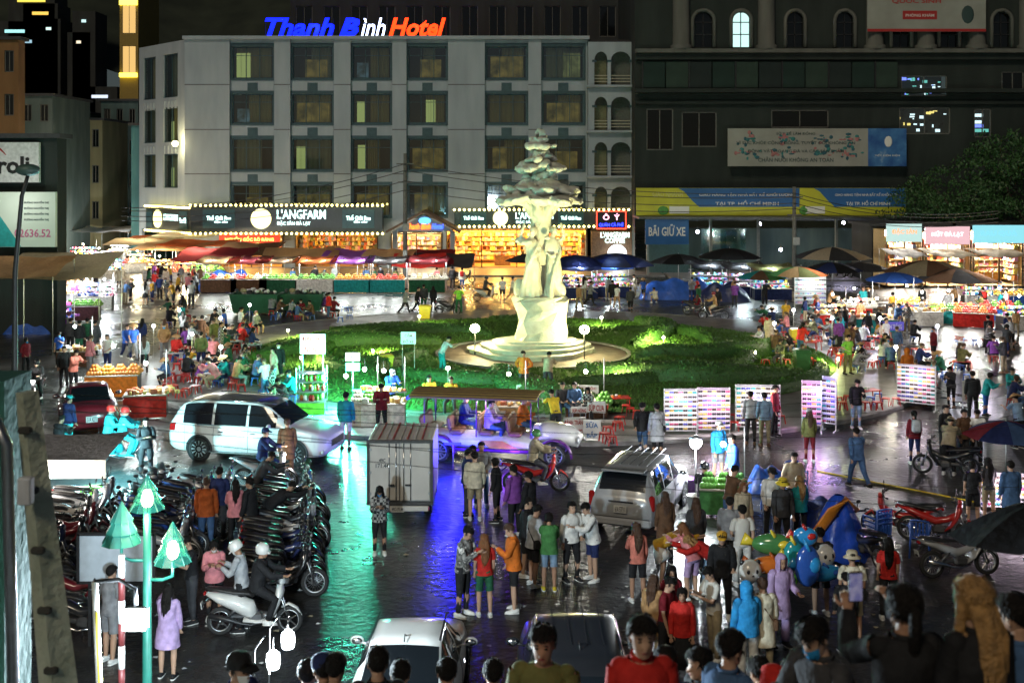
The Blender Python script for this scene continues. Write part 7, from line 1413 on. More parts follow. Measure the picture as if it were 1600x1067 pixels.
bl = [((1210, 850), ['green', 'yellow'], .34, (1.3, .5, .6), 'green and yellow fish balloon'), ((1208, 882), ['orange', 'rust'], .32, (1.4, .5, .55), 'orange fish balloon'), ((1258, 838), ['azure', 'red', 'white'], .24, (1, .5, .75), 'blue, red and white round balloon'), ((1288, 868), ['white', 'black'], .22, (1, .8, 1), 'round white panda balloon on the right'), ((1172, 892), ['white', 'black'], .22, (1, .8, 1), 'round white panda balloon on the left'), ((1262, 884), ['blue', 'azure'], .32, (.8, .4, 1.2), 'long blue foil balloon'), ((1290, 895), ['azure', 'blue'], .25, (1.5, .6, .6), 'small blue whale balloon'), ((1230, 905), ['lime', 'green'], .2, (1, .5, .9), 'green foil balloon'), ((1240, 868), ['teal', 'yellow'], .26, (.8, .5, 1.1), 'teal and yellow balloon')]
for (px, py), cs, s, k, nm in bl:
    yy = 21.6 + rnd.uniform(-.4, .4); t = thing('balloon', nm + ' held above the balloon seller', 'balloon', (Xa(px, yy), yy, Za(py, yy)), rnd.uniform(-.4, .4), 'balloons of the seller'); s *= 1.0
    MB().ell((0, 0, 0), (s * k[0], s * k[1], s * k[2]), 14, 9).build('foil', BALM(cs[0]), t); f = MB()
    if 'panda' in nm:
        for sg in (1, -1): f.ell((sg * s * .36, -s * .68, s * .15), (s * .16, s * .1, s * .2), 8, 5); f.ell((sg * s * .7, 0, s * .75), (s * .25, s * .15, s * .25), 8, 5)
        f.ell((0, -s * .8, -s * .15), (s * .1, s * .06, s * .07), 8, 4)
    else:
        f.ell((s * k[0] * .35, -s * .12, s * .1), (s * .5, s * k[1] * .95, s * k[2] * .45), 10, 6); f.tube([(-s * k[0] * .85, 0, 0), (-s * k[0] * 1.35, 0, s * .25)], [(.03, .05), (.03, s * .4)], 7, ref=(0, 1, 0)); f.tube([(0, 0, s * k[2] * .8), (-s * .2, 0, s * k[2] * 1.3)], [(.05, s * .4), (.02, .03)], 7)
    f.build('marking', BALM(cs[1]), t); MB().tube([(0, 0, -s * .5), (Xa(1222, 21.6) - t.location.x * 1.0, 21.6 - yy, 1.25 - t.location.z)], .004, 4).build('string', cloth('white'), t)
# ---- seats round the island
def seats(lst, col, label, tc=None):
    for i, (px, py) in enumerate(lst):
        stool(G(px, py, .13 if (G(px, py) - IC).length < IR else 0), col, label) if tc is None else table(G(px, py, .13 if (G(px, py) - IC).length < IR else 0), col, label)
rs = random.Random(77)
seats([(rs.uniform(255, 400), rs.uniform(515, 615)) for _ in range(34)], 'red', 'red plastic stool among the diners left of the lawn'); seats([(rs.uniform(380, 560), rs.uniform(484, 505)) for _ in range(14)], 'blue', 'blue plastic stool at the far left lawn edge'); seats([(rs.uniform(1190, 1420), rs.uniform(500, 575)) for _ in range(34)], 'red', 'red plastic stool among the diners right of the lawn'); seats([(rs.uniform(1330, 1560), rs.uniform(535, 610)) for _ in range(18)], 'blue', 'blue plastic stool among the diners at the right kerb')
seats([(1308, 632), (1325, 630), (1316, 640), (1352, 640), (1370, 640), (1384, 634), (1400, 634), (1218, 662), (985, 650), (995, 655), (978, 645), (1000, 662), (965, 672), (945, 690), (950, 680), (955, 695), (968, 664), (1142, 660), (1148, 672), (282, 622), (270, 612), (262, 618), (290, 618)], 'red', 'red plastic stool on the pavement near the vendors'); seats([(1360, 632), (1372, 626)], 'blue', 'blue plastic stool on the right pavement'); seats([(1530, 632), (1535, 640)], 'lime', 'lime green plastic stool at the right kerb'); seats([(136, 778), (150, 776), (160, 782)], 'lime', 'lime green plastic stool by the left stall')
seats([(rs.uniform(262, 395), rs.uniform(520, 605)) for _ in range(10)], 'silver', 'low pale table among the diners left of the lawn', 1); seats([(rs.uniform(1200, 1400), rs.uniform(505, 570)) for _ in range(10)], 'red', 'low red table among the diners right of the lawn', 1); seats([(1355, 628), (965, 640), (1362, 560), (1440, 560), (1500, 580)], 'red', 'low red table on the open pavement', 1)
for px, py, c, pw in ((300, 575, (.9, 1, 1), 60), (345, 545, (1, .95, .85), 60), (280, 530, (.9, 1, .95), 80), (390, 520, (1, .95, .8), 50), (1240, 530, (1, .95, .9), 80), (1300, 545, (.9, .95, 1), 80), (1375, 545, (.8, .7, 1), 90), (1400, 600, (1, .9, .7), 80), (1210, 555, (1, .8, .6), 50), (1465, 560, (.85, .8, 1), 90), (1530, 590, (.85, .75, 1), 80), (700, 640, (1, .9, .7), 40), (345, 600, (.95, 1, 1), 50), (240, 560, (.9, 1, 1), 80)): t = thing('stall_lamp', 'small bare bulb on a thin stand among the vendors', 'lamp', G(px, py, .13), 0, 'vendor lamps'); t['share'] = 1; MB().tube([(0, 0, 0), (0, 0, 1.45)], .012, 5).build('stand', ALU, t); MB().ell((0, 0, 1.5), .075, 8, 6).build('bulb', E('vendor_bulb', c, 30), t); lamp(t, (0, -.15, 1.45), c, pw, .08)
# ---- left foreground: concrete pole, lamp posts, floodlight, notice board, awning, cables
CP = ramp_mat('pole_concrete', [(.3, (.30, .34, .26)), (.7, (.52, .56, .46))], 3, .85, 8, .5, 18); PY = 8.6
po = thing('concrete_pole', 'grey green concrete utility pole leaning at the left edge', 'pole', (Xa(50, PY), PY, stair_z(PY)), 0); q = MB(); a, b2 = Vector((Xa(42, PY), PY, Za(612, PY))), Vector((Xa(92, PY), PY, Za(1075, PY))); d_ = (b2 - a); b3 = b2 + d_ * .7; q.tube([a - Vector(po.location), b3 - Vector(po.location)], [(.085, .075), (.19, .13)], 4); q.build('shaft', CP, po)
for k in range(5): c = a.lerp(b2, .12 + .2 * k) - Vector(po.location); MB().box(c + Vector((.0, -.10, 0)), (.10, .05, .05), bev=.01).build('step_hole', M('pole_dark', (.05, .05, .045), .9), po)
MB().tube([Vector((Xa(0, PY), PY - .1, Za(648, PY))) - Vector(po.location), Vector((Xa(20, PY), PY - .1, Za(690, PY))) - Vector(po.location), Vector((Xa(30, PY), PY - .1, Za(1080, PY))) - Vector(po.location)], .045, 8).build('conduit', ALU, po); MB().box(Vector((Xa(58, PY), PY - .2, Za(755, PY))) - Vector(po.location), (.1, .08, .2), bev=.01).build('meter_box', M('meter_white', (.6, .62, .66), .5), po)
wl_ = thing('corner_wall', 'teal painted wall corner at the lower left edge', 'wall', (Xa(-40, 8.9), 8.9, 0), 0); MB().box((-.1, .3, 3.6), (.62, .5, 6.2 + .6)).build('wall', mottled_wall('teal_wall', (.03, .12, .10), (.06, .20, .17)), wl_)
lp = thing('lamp_post', 'slender black curved street lamp post at the left edge', 'street lamp', (Xa(34, 24), 24, 0), 0); zt = Za(262, 24); MB().tube([(0, 0, 0), (-.15, 0, zt * .45), (-.14, 0, zt * .75), (0, 0, zt - .6), (.14, 0, zt - .12)], [.09, .07, .055, .045, .04], 8).build('post', M('black_iron', (.02, .022, .02), .5), lp); MB().ell((.13, 0, zt - .05), (.26, .2, .13), 12, 7).build('lamp_head', M('lamp_head_green', (.05, .09, .07), .5), lp)
GPM = M('green_post', (.02, .16, .12), .45, var=.2); yl = 16.6; gp_ = thing('lantern_post', 'green lamp post with three pine tree shaped lanterns', 'street lamp', (Xa(230, yl), yl, 0), 0); zl = Za(790, yl); MB().tube([(0, 0, 0), (0, 0, 1), (0, 0, zl)], [.1, .07, .055], 10).build('post', GPM, gp_)
for px, pt, pb, w, es in ((230, 742, 795, .50, .9), (190, 783, 848, .56, .0), (270, 815, 878, .54, .8)):
    x = Xa(px, yl) - Xa(230, yl); z0, z1 = Za(pb, yl), Za(pt, yl); h_ = z1 - z0; L = MB().lathe([(w * .5, z0), (w * .30, z0 + h_ * .28), (w * .40, z0 + h_ * .27), (w * .22, z0 + h_ * .55), (w * .30, z0 + h_ * .54), (.0, z1)], (x, 0, 0), 10, smooth=False); lo = L.build('pine_lantern', GPM if es == 0 else M('lantern_panel', (.03, .22, .16), .2, var=.1, alpha=.6), gp_)
    fr = MB()
    for k in range(10): a = 2 * math.pi * k / 10; fr.tube([(x + w * .5 * math.cos(a), w * .5 * math.sin(a), z0), (x + w * .33 * math.cos(a), w * .33 * math.sin(a), z0 + h_ * .28), (x + w * .24 * math.cos(a), w * .24 * math.sin(a), z0 + h_ * .55), (x, 0, z1)], .009, 4)
    fr.build('lantern_rib', GPM, lo); 
    if px != 230: MB().tube([(0, 0, z0 - .25), (x * .6, 0, z0 - .25), (x, 0, z0 - .2), (x, 0, z0)], .025, 6).build('bracket', GPM, gp_)
    if es: MB().ell((x, 0, z0 + h_ * .3), (.09, .09, .14), 8, 6).build('bulb', E('lantern_bulb', (1, .9, .45) if px == 230 else (.8, 1, .95), 26), lo); lamp(gp_, (x, -.12, z0 - .08), (1, .9, .5) if px == 230 else (.8, 1, .95), 14, .1)
fy = 12.0; fl_ = thing('flood_lamp', 'dazzling white floodlight on a taped arm at the lower left', 'lamp', (Xa(148, fy), fy, stair_z(fy)), 0); z1 = Za(908, fy) - stair_z(fy); MB().tube([(.12, 0, 0), (0, 0, z1)], [.035, .035], 8).build('post', M('pole_white', (.6, .58, .56), .5), fl_); MB().tube([(.16, -.06, 0), (.04, -.05, z1 - .3)], .022, 6).build('yellow_pole', PL('yellow'), fl_); dx = Xa(212, fy) - Xa(148, fy); zh = Za(965, fy) - stair_z(fy); MB().tube([(0, 0, z1), (dx * .6, 0, z1 + .02), (dx, 0, z1 - .08), (dx, 0, zh + .12)], .022, 6).build('arm', BLK, fl_); MB().box((dx, 0, zh), (.26, .1, .24), bev=.03).build('housing', LMPB, fl_); MB().box((dx, -.055, zh), (.24, .02, .22), bev=.01).build('lens', E('flood_lens', (.85, .97, 1), 30), fl_); lamp(fl_, (dx, -.25, zh - .05), (.72, .9, 1), 55, .12); lamp(fl_, (dx + .25, .25, zh - .1), (.72, .9, 1), 1800, .15)
nb_ = thing('notice_board', 'blank white notice board on dark legs among the motorbikes', 'board', G(182, 1010), 0); MB().box((0, 0, 1.62), (1.35, .05, .85), bev=.01).build('board', M('board_white', (.45, .50, .55), .5, var=.1), nb_)
for (x, z, sx, sz) in ((0, 2.06, 1.42, .05), (0, 1.18, 1.42, .05), (-.69, 1.62, .05, .9), (.69, 1.62, .05, .9)): MB().box((x, -.01, z), (sx, .07, sz)).build('frame', BLK, nb_)
for x in (-.5, .5): MB().box((x, .05, .6), (.06, .06, 1.2)).build('leg', BLK, nb_)
sp = thing('striped_post', 'red and white striped post in front of the notice board', 'post', Vector((Xa(190, 15.2), 15.2, 0)), 0)
for k in range(12): MB().tube([(0, 0, k * .3), (0, 0, k * .3 + .3)], .045, 8).build('band', PL('white') if k % 2 else M('dark_red', (.12, .02, .02), .5), sp)
aw = thing('awning_stall', 'white lit tarpaulin stall behind the concrete pole', 'stall', G(92, 790), 0); MB().grid(lambda u, v: (-1.6 + 3.1 * u, -.8 + 1.9 * v, 1.40 + .30 * v - .1 * math.sin(math.pi * u)), 10, 6).build('roof', cloth('grey'), aw); MB().quad((-1.6, -.8, .92), (1.5, -.8, .92), (1.5, -.8, 1.39), (-1.6, -.8, 1.39)).build('valance', M('valance', (.7, .66, .58), .7), aw)
for x in (-1.5, 1.45): MB().tube([(x, -.75, 0), (x, -.75, 1.4)], .02, 5).build('pole', ALU, aw)
lamp(aw, (0, -2.2, 1.3), (1, .9, .8), 160, .15); bulb(aw, (-.15, -1.0, .7), (.7, .95, 1), 160, 60); bulb(aw, (.5, 1.5, 1.45), (.4, .92, 1), 1100, 60)  # first light has no fitting; added in front to brighten the valance
for px, py in ((427, 1030), (450, 998)): yy = 16.3; t = thing('gooseneck_lamp', 'white glowing jar lamp hanging from a bent rod at the bottom', 'lamp', (Xa(px, yy), yy, 0), 0, 'gooseneck lamps'); z = Za(py, yy); MB().tube([(-.28, 0, 0), (-.26, 0, z + .15), (-.12, 0, z + .34), (0, 0, z + .32), (0, 0, z + .14)], .012, 6).build('rod', CHR, t); MB().lathe([(0, -.12), (.08, -.12), (.1, -.02), (.09, .08), (.04, .13), (0, .13)], (0, 0, z), 12).build('jar', E('jar_lamp', (.85, .95, 1), 16), t); lamp(t, (0, -.05, z - .2), (.8, .93, 1), 45, .1)
vt = thing('vendor_tray', 'dark vendor tray covered with crumpled clear plastic at the bottom left', 'tray', Vector((Xa(345, 16.6), 16.6, 0)), 0); MB().box((0, 0, .75), (1.0, .7, .1), bev=.02).build('tray', BLK, vt); MB().grid(lambda u, v: (-.42 + .8 * u, -.3 + .55 * v, .83 + .05 * math.sin(u * 17) * math.sin(v * 13 + 1)), 14, 10).build('plastic', M('clear_plastic', (.4, .42, .42), .15, var=.3, scale=12), vt)
for sx in (-1, 1): MB().box((sx * .4, 0, .36), (.05, .5, .7)).build('leg', BLK, vt)
UP = M('utility_pole', (.14, .14, .13), .9, var=.2)
for px, yy, zt, nm in ((633, 88, Za(240, 88), 'concrete utility pole in front of the hotel porch'), (1241, 90, Za(292, 90), 'concrete utility pole in front of the yellow banners')): t = thing('utility_pole', nm, 'pole', (Xa(px, yy), yy, 0), 0); MB().tube([(0, 0, 0), (0, 0, zt)], [.2, .13], 8).build('shaft', UP, t); MB().box((0, -.1, zt - .8), (1.3, .1, .1)).box((0, -.1, zt - 2.2), (1.1, .1, .1)).build('crossarm', UP, t); MB().box((.1, -.3, zt * .45), (.5, .3, .6), bev=.03).build('junction_box', M('box_grey', (.3, .31, .3), .6), t)
def cable(a, b2, sag, label, r_=.012, col=None):
    a, b2 = Vector(a), Vector(b2); o = MB().tube([a.lerp(b2, k / 16) - Vector((0, 0, sag * 4 * (k / 16) * (1 - k / 16))) for k in range(17)], r_, 5).build('cable', col or BLK); tag(o, label, 'cable', 'overhead cables'); o['share'] = 1
pt = a_ = Vector((Xa(42, PY), PY, Za(612, PY)))
for k, (px, py, yy, sg) in enumerate(((1650, 600, 30, .5), (1650, 655, 26, .35), (1650, 760, 20, .2), (1650, 560, 40, .6), (1650, 625, 28, .7), (1640, 800, 17, .1))): cable(pt + Vector((0, 0, -.05 * k)), (Xa(px, yy), yy, Za(py, yy)), sg, 'thin overhead cable from the concrete pole, %s of six at the right edge' % ['second', 'fourth', 'fifth', 'top', 'third', 'lowest'][k], .0035, M('cable_grey', (.05, .055, .05), .6))
for dz, q in zip((.0, .5, 1.3, 2.0), ('top', 'second', 'third', 'lowest')):
    cable((Xa(633, 88), 87.8, Za(240, 88) - .8 - dz), (Xa(1241, 90), 89.8, Za(292, 90) - .5 - dz * .6), .8, q + ' black overhead cable between the two utility poles', .03); cable((Xa(1241, 90), 89.8, Za(292, 90) - .5 - dz * .6), (Xa(1560, 84), 84, Za(330, 84) - dz * .4), .8, q + ' black overhead cable from the utility pole to the right-hand shops', .03); cable((Xa(633, 88), 87.8, Za(240, 88) - .8 - dz), (Xa(190, 92), 92, Za(325, 92) - dz * .5), .9, q + ' black overhead cable from the utility pole to the left lane', .03)
r = random.Random(14); b = MB()
for _ in range(170):
    p = G(r.uniform(200, 1560), r.uniform(640, 1060)); s = r.uniform(.02, .07); a = r.uniform(0, 3); c, e = math.cos(a) * s, math.sin(a) * s; z = .006 + r.random() * .01
    if (p - IC).length > IR: b.add([(p.x - c, p.y - e, z), (p.x + e, p.y - c, z + .01), (p.x + c * 1.3, p.y + e, z), (p.x - e, p.y + c, z + .012)], [(0, 1, 2, 3)], r.randrange(3))
tag(b.build('litter', [cloth('white'), cloth('khaki'), cloth('silver')], kind='stuff'), 'scraps of paper and plastic scattered on the wet road', 'litter')
cable(G(1395, 745) + Vector((-2.0, .6, .02)), G(1600, 800) + Vector((0, 0, .02)), 0, 'yellow cable lying across the wet road on the right', .02, PL('yellow'))
# ================================================================== the crowd
def onbike(px, py, face, pose, top, low, off, **k):
    p = G(px, py); a = R(face); o = Vector((-math.sin(a), math.cos(a), 0)) * off; return person(p + o, pose, face, top, low, **k)
def isl(px, py):
    p = G(px, py); return G(px, py, .13) if (p - IC).length < IR else p
NP = [  # px, py, pose, facing, top, low, hair, hair colour, shoes, place, extras
 (228, 745, 'cross', 25, 'shirt:black', 'pants:black', 'short', 'black', 'black', 'beside the teal scooter', {}),
 (107, 702, 'stand', 150, 'jacket:navy', 'pants:cyan', 'short', 'black', 'white', 'behind the red sedan', dict(hat='cap:teal')), (90, 712, 'sit', 160, 'jacket:black', 'pants:charcoal', 'short', 'black', 'black', 'near the white awning stall', {}),
 (540, 702, 'stand', 172, 'jacket:teal', 'shorts:white', 'short', 'black', 'brown', 'facing the green light box', dict(h=1.06)), (449, 748, 'stand', 200, 'coat:brown', 'pants:brown', 'short', 'brown', 'black', 'beside the van bonnet', {}),
 (593, 866, 'phone', 8, 'jacket:plaid', 'slim:black', 'long', 'black', 'white', 'behind the white truck', dict(mask='azure')), (742, 812, 'stand', 186, 'hoodie:cream', 'shorts:khaki', 'short', 'black', 'white', 'behind the truck group', {}), (752, 792, 'relax', 10, 'hoodie:grey', 'pants:denim', 'short', 'black', 'white', 'facing the cream hoodie', {}),
 (730, 806, 'stand', 110, 'jacket:navy', 'pants:charcoal', 'short', 'black', 'black', 'left of the cream hoodie', {}), (738, 790, 'stand', 20, 'tee:salmon', 'pants:denim', 'long', 'black', 'white', 'behind the navy jacket', {}), (776, 815, 'stand', 262, 'jacket:black', 'slim:black', 'bob', 'black', 'black', 'right of the cream hoodie', {}), (804, 838, 'stand', 230, 'jacket:purple', 'pants:black', 'short', 'black', 'white', 'near the dark red motorbike', {}), (828, 850, 'stand', 240, 'jacket:black', 'pants:black', 'short', 'black', 'white', 'in front of the silver car', {}),
 (723, 962, 'phone', 62, 'shirt:floral', 'slim:black', 'short', 'black', 'white', 'on the wet lane', dict(h=1.05)), (757, 962, 'stand', 188, 'tee:red', 'shorts:forest', 'long', 'auburn', 'white', 'seen from behind', {}), (803, 955, 'text1', 275, 'jacket:orange', 'shorts:black', 'short', 'brown', 'white', 'facing the red T-shirt', dict(h=1.03)),
 (834, 915, 'text1', 120, 'hoodie:silver', 'shorts:black', 'short', 'black', 'white', 'in the circle of friends', dict(bag='sling:black')), (858, 922, 'phone', 182, 'hoodie:green', 'shorts:paledenim', 'bob', 'black', 'yellow', 'with yellow shoes', {}), (893, 908, 'relax', 30, 'shirt:white', 'slim:black', 'short', 'black', 'black', 'in the circle of friends', {}), (926, 907, 'serve', 296, 'jacket:white', 'shorts:navy', 'short', 'black', 'white', 'right of the circle of friends', dict(bag='sling:black')), (822, 900, 'stand', 80, 'jacket:black', 'shorts:black', 'short', 'black', 'white', 'left of the circle of friends', {}),
 (996, 940, 'text1', 188, 'shirt:salmon', 'shorts:black', 'long', 'brown', 'white', 'seen from behind', {}), (1030, 914, 'bend', 70, 'shirt:mustard', 'skirt:white', 'long', 'auburn', 'white', 'in a white skirt', {}), (1040, 880, 'stand', 190, 'coat:brown', 'pants:black', 'long', 'brown', 'black', 'by the silver car', {}), (1082, 938, 'stoop', 210, 'shirt:pink', 'shorts:lilac', 'long', 'auburn', 'white', 'among bending friends', {}), (1088, 892, 'stand', 182, 'jacket:charcoal', 'pants:black', 'long', 'brown', 'black', 'in the lamp light', {}), (1112, 932, 'bend', 285, 'hoodie:red', 'pants:paledenim', 'long', 'blond', 'white', 'among bending friends', {}),
 (1020, 1040, 'stand', 150, 'coat:camel', 'pants:beige', 'long', 'brown', 'white', 'behind the maroon shirt', {}), (1040, 1052, 'text1', 60, 'tee:maroon', 'pants:black', 'short', 'black', 'black', 'at the lower group', {}), (1066, 1062, 'stand', 350, 'jacket:red', 'longskirt:black', 'bob', 'black', 'black', 'over a black dress', {}), (1048, 1020, 'stand', 10, 'tee:maroon', 'pants:denim', 'long', 'black', 'white', 'behind the lower group', {}),
 (1116, 1032, 'phone', 290, 'tee:striped', 'pants:khaki', 'short', 'black', 'white', 'by the lower group', {}), (1168, 1066, 'stand', 195, 'hoodie:azure', 'wide:white', 'short', 'black', 'white', 'with hood up', dict(hat='hood:azure')), (1192, 1058, 'stand', 182, 'coat:cream', 'pants:khaki', 'short', 'brown', 'white', 'beside the bright blue hoodie', dict(bag='sling:brown')),
 (1218, 1010, 'carry', 20, 'coat:lilac', 'wide:lilac', 'short', 'black', 'black', 'selling balloons', dict(hat='hood:lilac')), (1282, 960, 'stand', 190, 'tee:black', 'shorts:black', 'short', 'black', 'white', 'right of the balloons', {}), (1332, 1005, 'stand', 176, 'tee:cream', 'shorts:khaki', 'short', 'black', 'white', 'near the tent', dict(hat='bucket:beige', bag='sling:black')), (1322, 1018, 'stand', 180, 'jacket:black', 'pants:black', 'short', 'black', 'black', 'before the cream shirt', dict(h=.84)), (1388, 968, 'stand', 170, 'tee:red', 'pants:black', 'long', 'black', 'white', 'near the silver motorbike', {}),
 (1140, 900, 'stand', 160, 'hoodie:grey', 'pants:charcoal', 'short', 'black', 'white', 'left of the balloons', {}), (1160, 915, 'relax', 190, 'tee:striped', 'pants:white', 'short', 'black', 'white', 'under the panda balloon', {}), (1160, 860, 'stand', 20, 'coat:beige', 'pants:denim', 'long', 'auburn', 'white', 'behind the grey hoodie', {}), (1222, 862, 'stand', 10, 'jacket:charcoal', 'pants:black', 'short', 'black', 'black', 'behind the balloons', dict(hat='bucket:yellow')), (1128, 965, 'carry', 350, 'jacket:black', 'pants:black', 'short', 'black', 'white', 'holding plush toys', dict(hat='cap:mustard')), (1205, 842, 'stand', 15, 'jacket:white', 'pants:black', 'short', 'black', 'white', 'behind the balloons', dict(hat='cap:black')), (1250, 850, 'stand', 200, 'jacket:teal', 'pants:black', 'long', 'blond', 'white', 'beside the tent', {}),
 (1122, 752, 'stand', 30, 'jacket:azure', 'shorts:grey', 'short', 'black', 'white', 'lit by the bright lamp', dict(hat='cap:white')), (1146, 778, 'stand', 280, 'jacket:blue', 'shorts:white', 'short', 'black', 'white', 'lit by the bright lamp', {}), (1101, 800, 'sit', 170, 'jacket:black', 'pants:black', 'short', 'black', 'black', 'at the green table', dict(hat='helmet:black')), (1240, 812, 'pocket', 8, 'jacket:beige', 'pants:black', 'short', 'black', 'white', 'before the tent', {}), (1140, 838, 'serve', 120, 'tee:brown', 'pants:denim', 'short', 'black', 'white', 'by the green table', {}),
 (1173, 694, 'stand', 176, 'shirt:silver', 'pants:charcoal', 'short', 'black', 'brown', 'browsing sunglasses', {}), (1195, 697, 'stand', 184, 'shirt:paledenim', 'pants:khaki', 'short', 'black', 'brown', 'browsing sunglasses', {}), (1265, 722, 'stand', 182, 'jacket:olive', 'slim:maroon', 'long', 'brown', 'white', 'at the pinkish rack', dict(hat='cap:silver')), (1340, 762, 'walk', 195, 'jacket:denim', 'pants:denim', 'short', 'black', 'black', 'crossing the wet road', {}), (1429, 725, 'stand', 178, 'jacket:maroon', 'slim:navy', 'tail', 'black', 'white', 'on the shiny road', dict(bag='backpack:silver')), (1338, 670, 'text1', 5, 'jacket:black', 'slim:paledenim', 'short', 'black', 'white', 'on the right pavement', {}), (1210, 682, 'stand', 60, 'shirt:maroon', 'pants:black', 'short', 'black', 'black', 'between two racks', {}),
 (1004, 712, 'walk', 350, 'jacket:black', 'slim:denim', 'short', 'black', 'white', 'by the left racks', dict(hat='cap:black')), (1027, 718, 'stand', 200, 'coat:silver', 'slim:black', 'short', 'black', 'brown', 'by the left racks', dict(bag='sling:black')), (1482, 742, 'stoop', 150, 'hoodie:khaki', 'pants:black', 'short', 'black', 'white', 'by the right motorbike', dict(hat='bucket:khaki')), (1505, 728, 'stand', 20, 'jacket:brown', 'pants:charcoal', 'short', 'black', 'black', 'behind the khaki hat', {}), (1525, 726, 'serve', 350, 'tee:white', 'pants:black', 'short', 'black', 'black', 'by the navy umbrella', dict(bag='sling:beige')), (1476, 720, 'stand', 30, 'jacket:black', 'pants:black', 'short', 'black', 'black', 'left of the khaki hat', {}),
 (1520, 822, 'stand', 170, 'tee:black', 'shorts:black', 'bob', 'black', 'white', 'left of the navy umbrella', {}), (1545, 815, 'stand', 190, 'tee:charcoal', 'shorts:khaki', 'long', 'black', 'white', 'left of the navy umbrella', {}), (1580, 830, 'stand', 184, 'coat:denim', 'pants:charcoal', 'short', 'black', 'white', 'under the navy umbrella', {}), (1592, 700, 'serve', 200, 'tee:paledenim', 'pants:black', 'short', 'black', 'black', 'behind the navy umbrella', dict(hat='cone:camel')),
 (818, 616, 'hips', 340, 'jacket:orange', 'pants:charcoal', 'short', 'black', 'black', 'on the lawn before the statue', {}), (856, 616, 'stoop', 170, 'jacket:khaki', 'pants:charcoal', 'short', 'black', 'black', 'on the lawn before the statue', {}), (868, 690, 'stoop', 200, 'tee:yellow', 'pants:charcoal', 'short', 'black', 'black', 'at the food table', {}), (878, 652, 'sit2', 10, 'jacket:charcoal', 'pants:denim', 'short', 'black', 'white', 'behind the lettered signs', {}), (897, 652, 'sit2', 5, 'jacket:denim', 'pants:grey', 'short', 'black', 'white', 'behind the lettered signs', {}), (919, 654, 'sit', 350, 'shirt:plaid', 'pants:charcoal', 'long', 'black', 'white', 'behind the lettered signs', {}),
 (596, 678, 'serve', 5, 'jacket:maroon', 'pants:black', 'short', 'black', 'black', 'at the drinks cart', {}), (670, 640, 'sit2', 10, 'jacket:mustard', 'pants:black', 'short', 'black', 'black', 'behind the tram', {}), (705, 642, 'sit2', 350, 'jacket:mustard', 'pants:charcoal', 'short', 'black', 'black', 'behind the tram', {}), (690, 585, 'stoop', 120, 'tee:silver', 'pants:teal', 'short', 'black', 'black', 'by the statue steps', {}), (610, 650, 'serve', 30, 'jacket:blue', 'pants:black', 'short', 'black', 'black', 'at the drinks cart', dict(hat='cap:silver')), (435, 600, 'stand', 10, 'jacket:black', 'pants:black', 'short', 'black', 'black', 'at the left lawn edge', dict(mask='white')),
 (322, 862, 'stand', 184, 'jacket:rust', 'pants:denim', 'short', 'brown', 'black', 'by the second row', {}), (342, 842, 'stand', 178, 'jacket:navy', 'pants:charcoal', 'short', 'black', 'black', 'by the second row', {}), (368, 858, 'text1', 200, 'hoodie:pink', 'pants:black', 'long', 'black', 'white', 'by the second row', {}), (392, 862, 'stand', 250, 'jacket:black', 'pants:camel', 'short', 'black', 'black', 'by the second row', {}), (420, 850, 'bend', 120, 'jacket:black', 'pants:black', 'short', 'black', 'black', 'over the packed motorbikes', {}), (402, 805, 'stoop', 100, 'jacket:charcoal', 'pants:black', 'short', 'black', 'black', 'over the packed motorbikes', {}),
 (335, 968, 'phone', 10, 'hoodie:pink', 'slim:black', 'bob', 'black', 'white', 'by the white scooter', dict(mask='white')), (378, 985, 'phone', 268, 'shirt:silver', 'pants:black', 'short', 'black', 'black', 'by the white scooter', dict(hat='helmet:white', mask='white')), (300, 972, 'phone', 300, 'tee:black', 'pants:charcoal', 'short', 'black', 'black', 'by the green lamp post', {}), (262, 1058, 'point', 178, 'coat:lilac', 'shorts:grey', 'long', 'black', 'black', 'in floodlight', {}), (172, 1034, 'stand', 150, 'tee:grey', 'shorts:grey', 'short', 'black', 'white', 'behind the floodlight', {}),
 (662, 486, 'stand', 178, 'jacket:charcoal', 'pants:forest', 'short', 'black', 'black', 'before the fruit stalls', {}), (677, 486, 'stand', 184, 'jacket:black', 'slim:black', 'long', 'black', 'black', 'before the fruit stalls', {}), (633, 492, 'walk', 80, 'jacket:grey', 'pants:black', 'short', 'black', 'black', 'on the far road', {}), (652, 490, 'stride', 80, 'jacket:black', 'pants:black', 'short', 'black', 'black', 'on the far road', {}), (717, 490, 'hips', 176, 'tee:lime', 'pants:forest', 'short', 'black', 'black', 'on the far road', {}), (707, 452, 'stand', 182, 'jacket:charcoal', 'pants:black', 'short', 'black', 'black', 'near the hotel porch', dict(bag='backpack:charcoal')), (722, 454, 'stand', 178, 'jacket:white', 'slim:blue', 'short', 'black', 'white', 'near the hotel porch', dict(bag='backpack:red')),
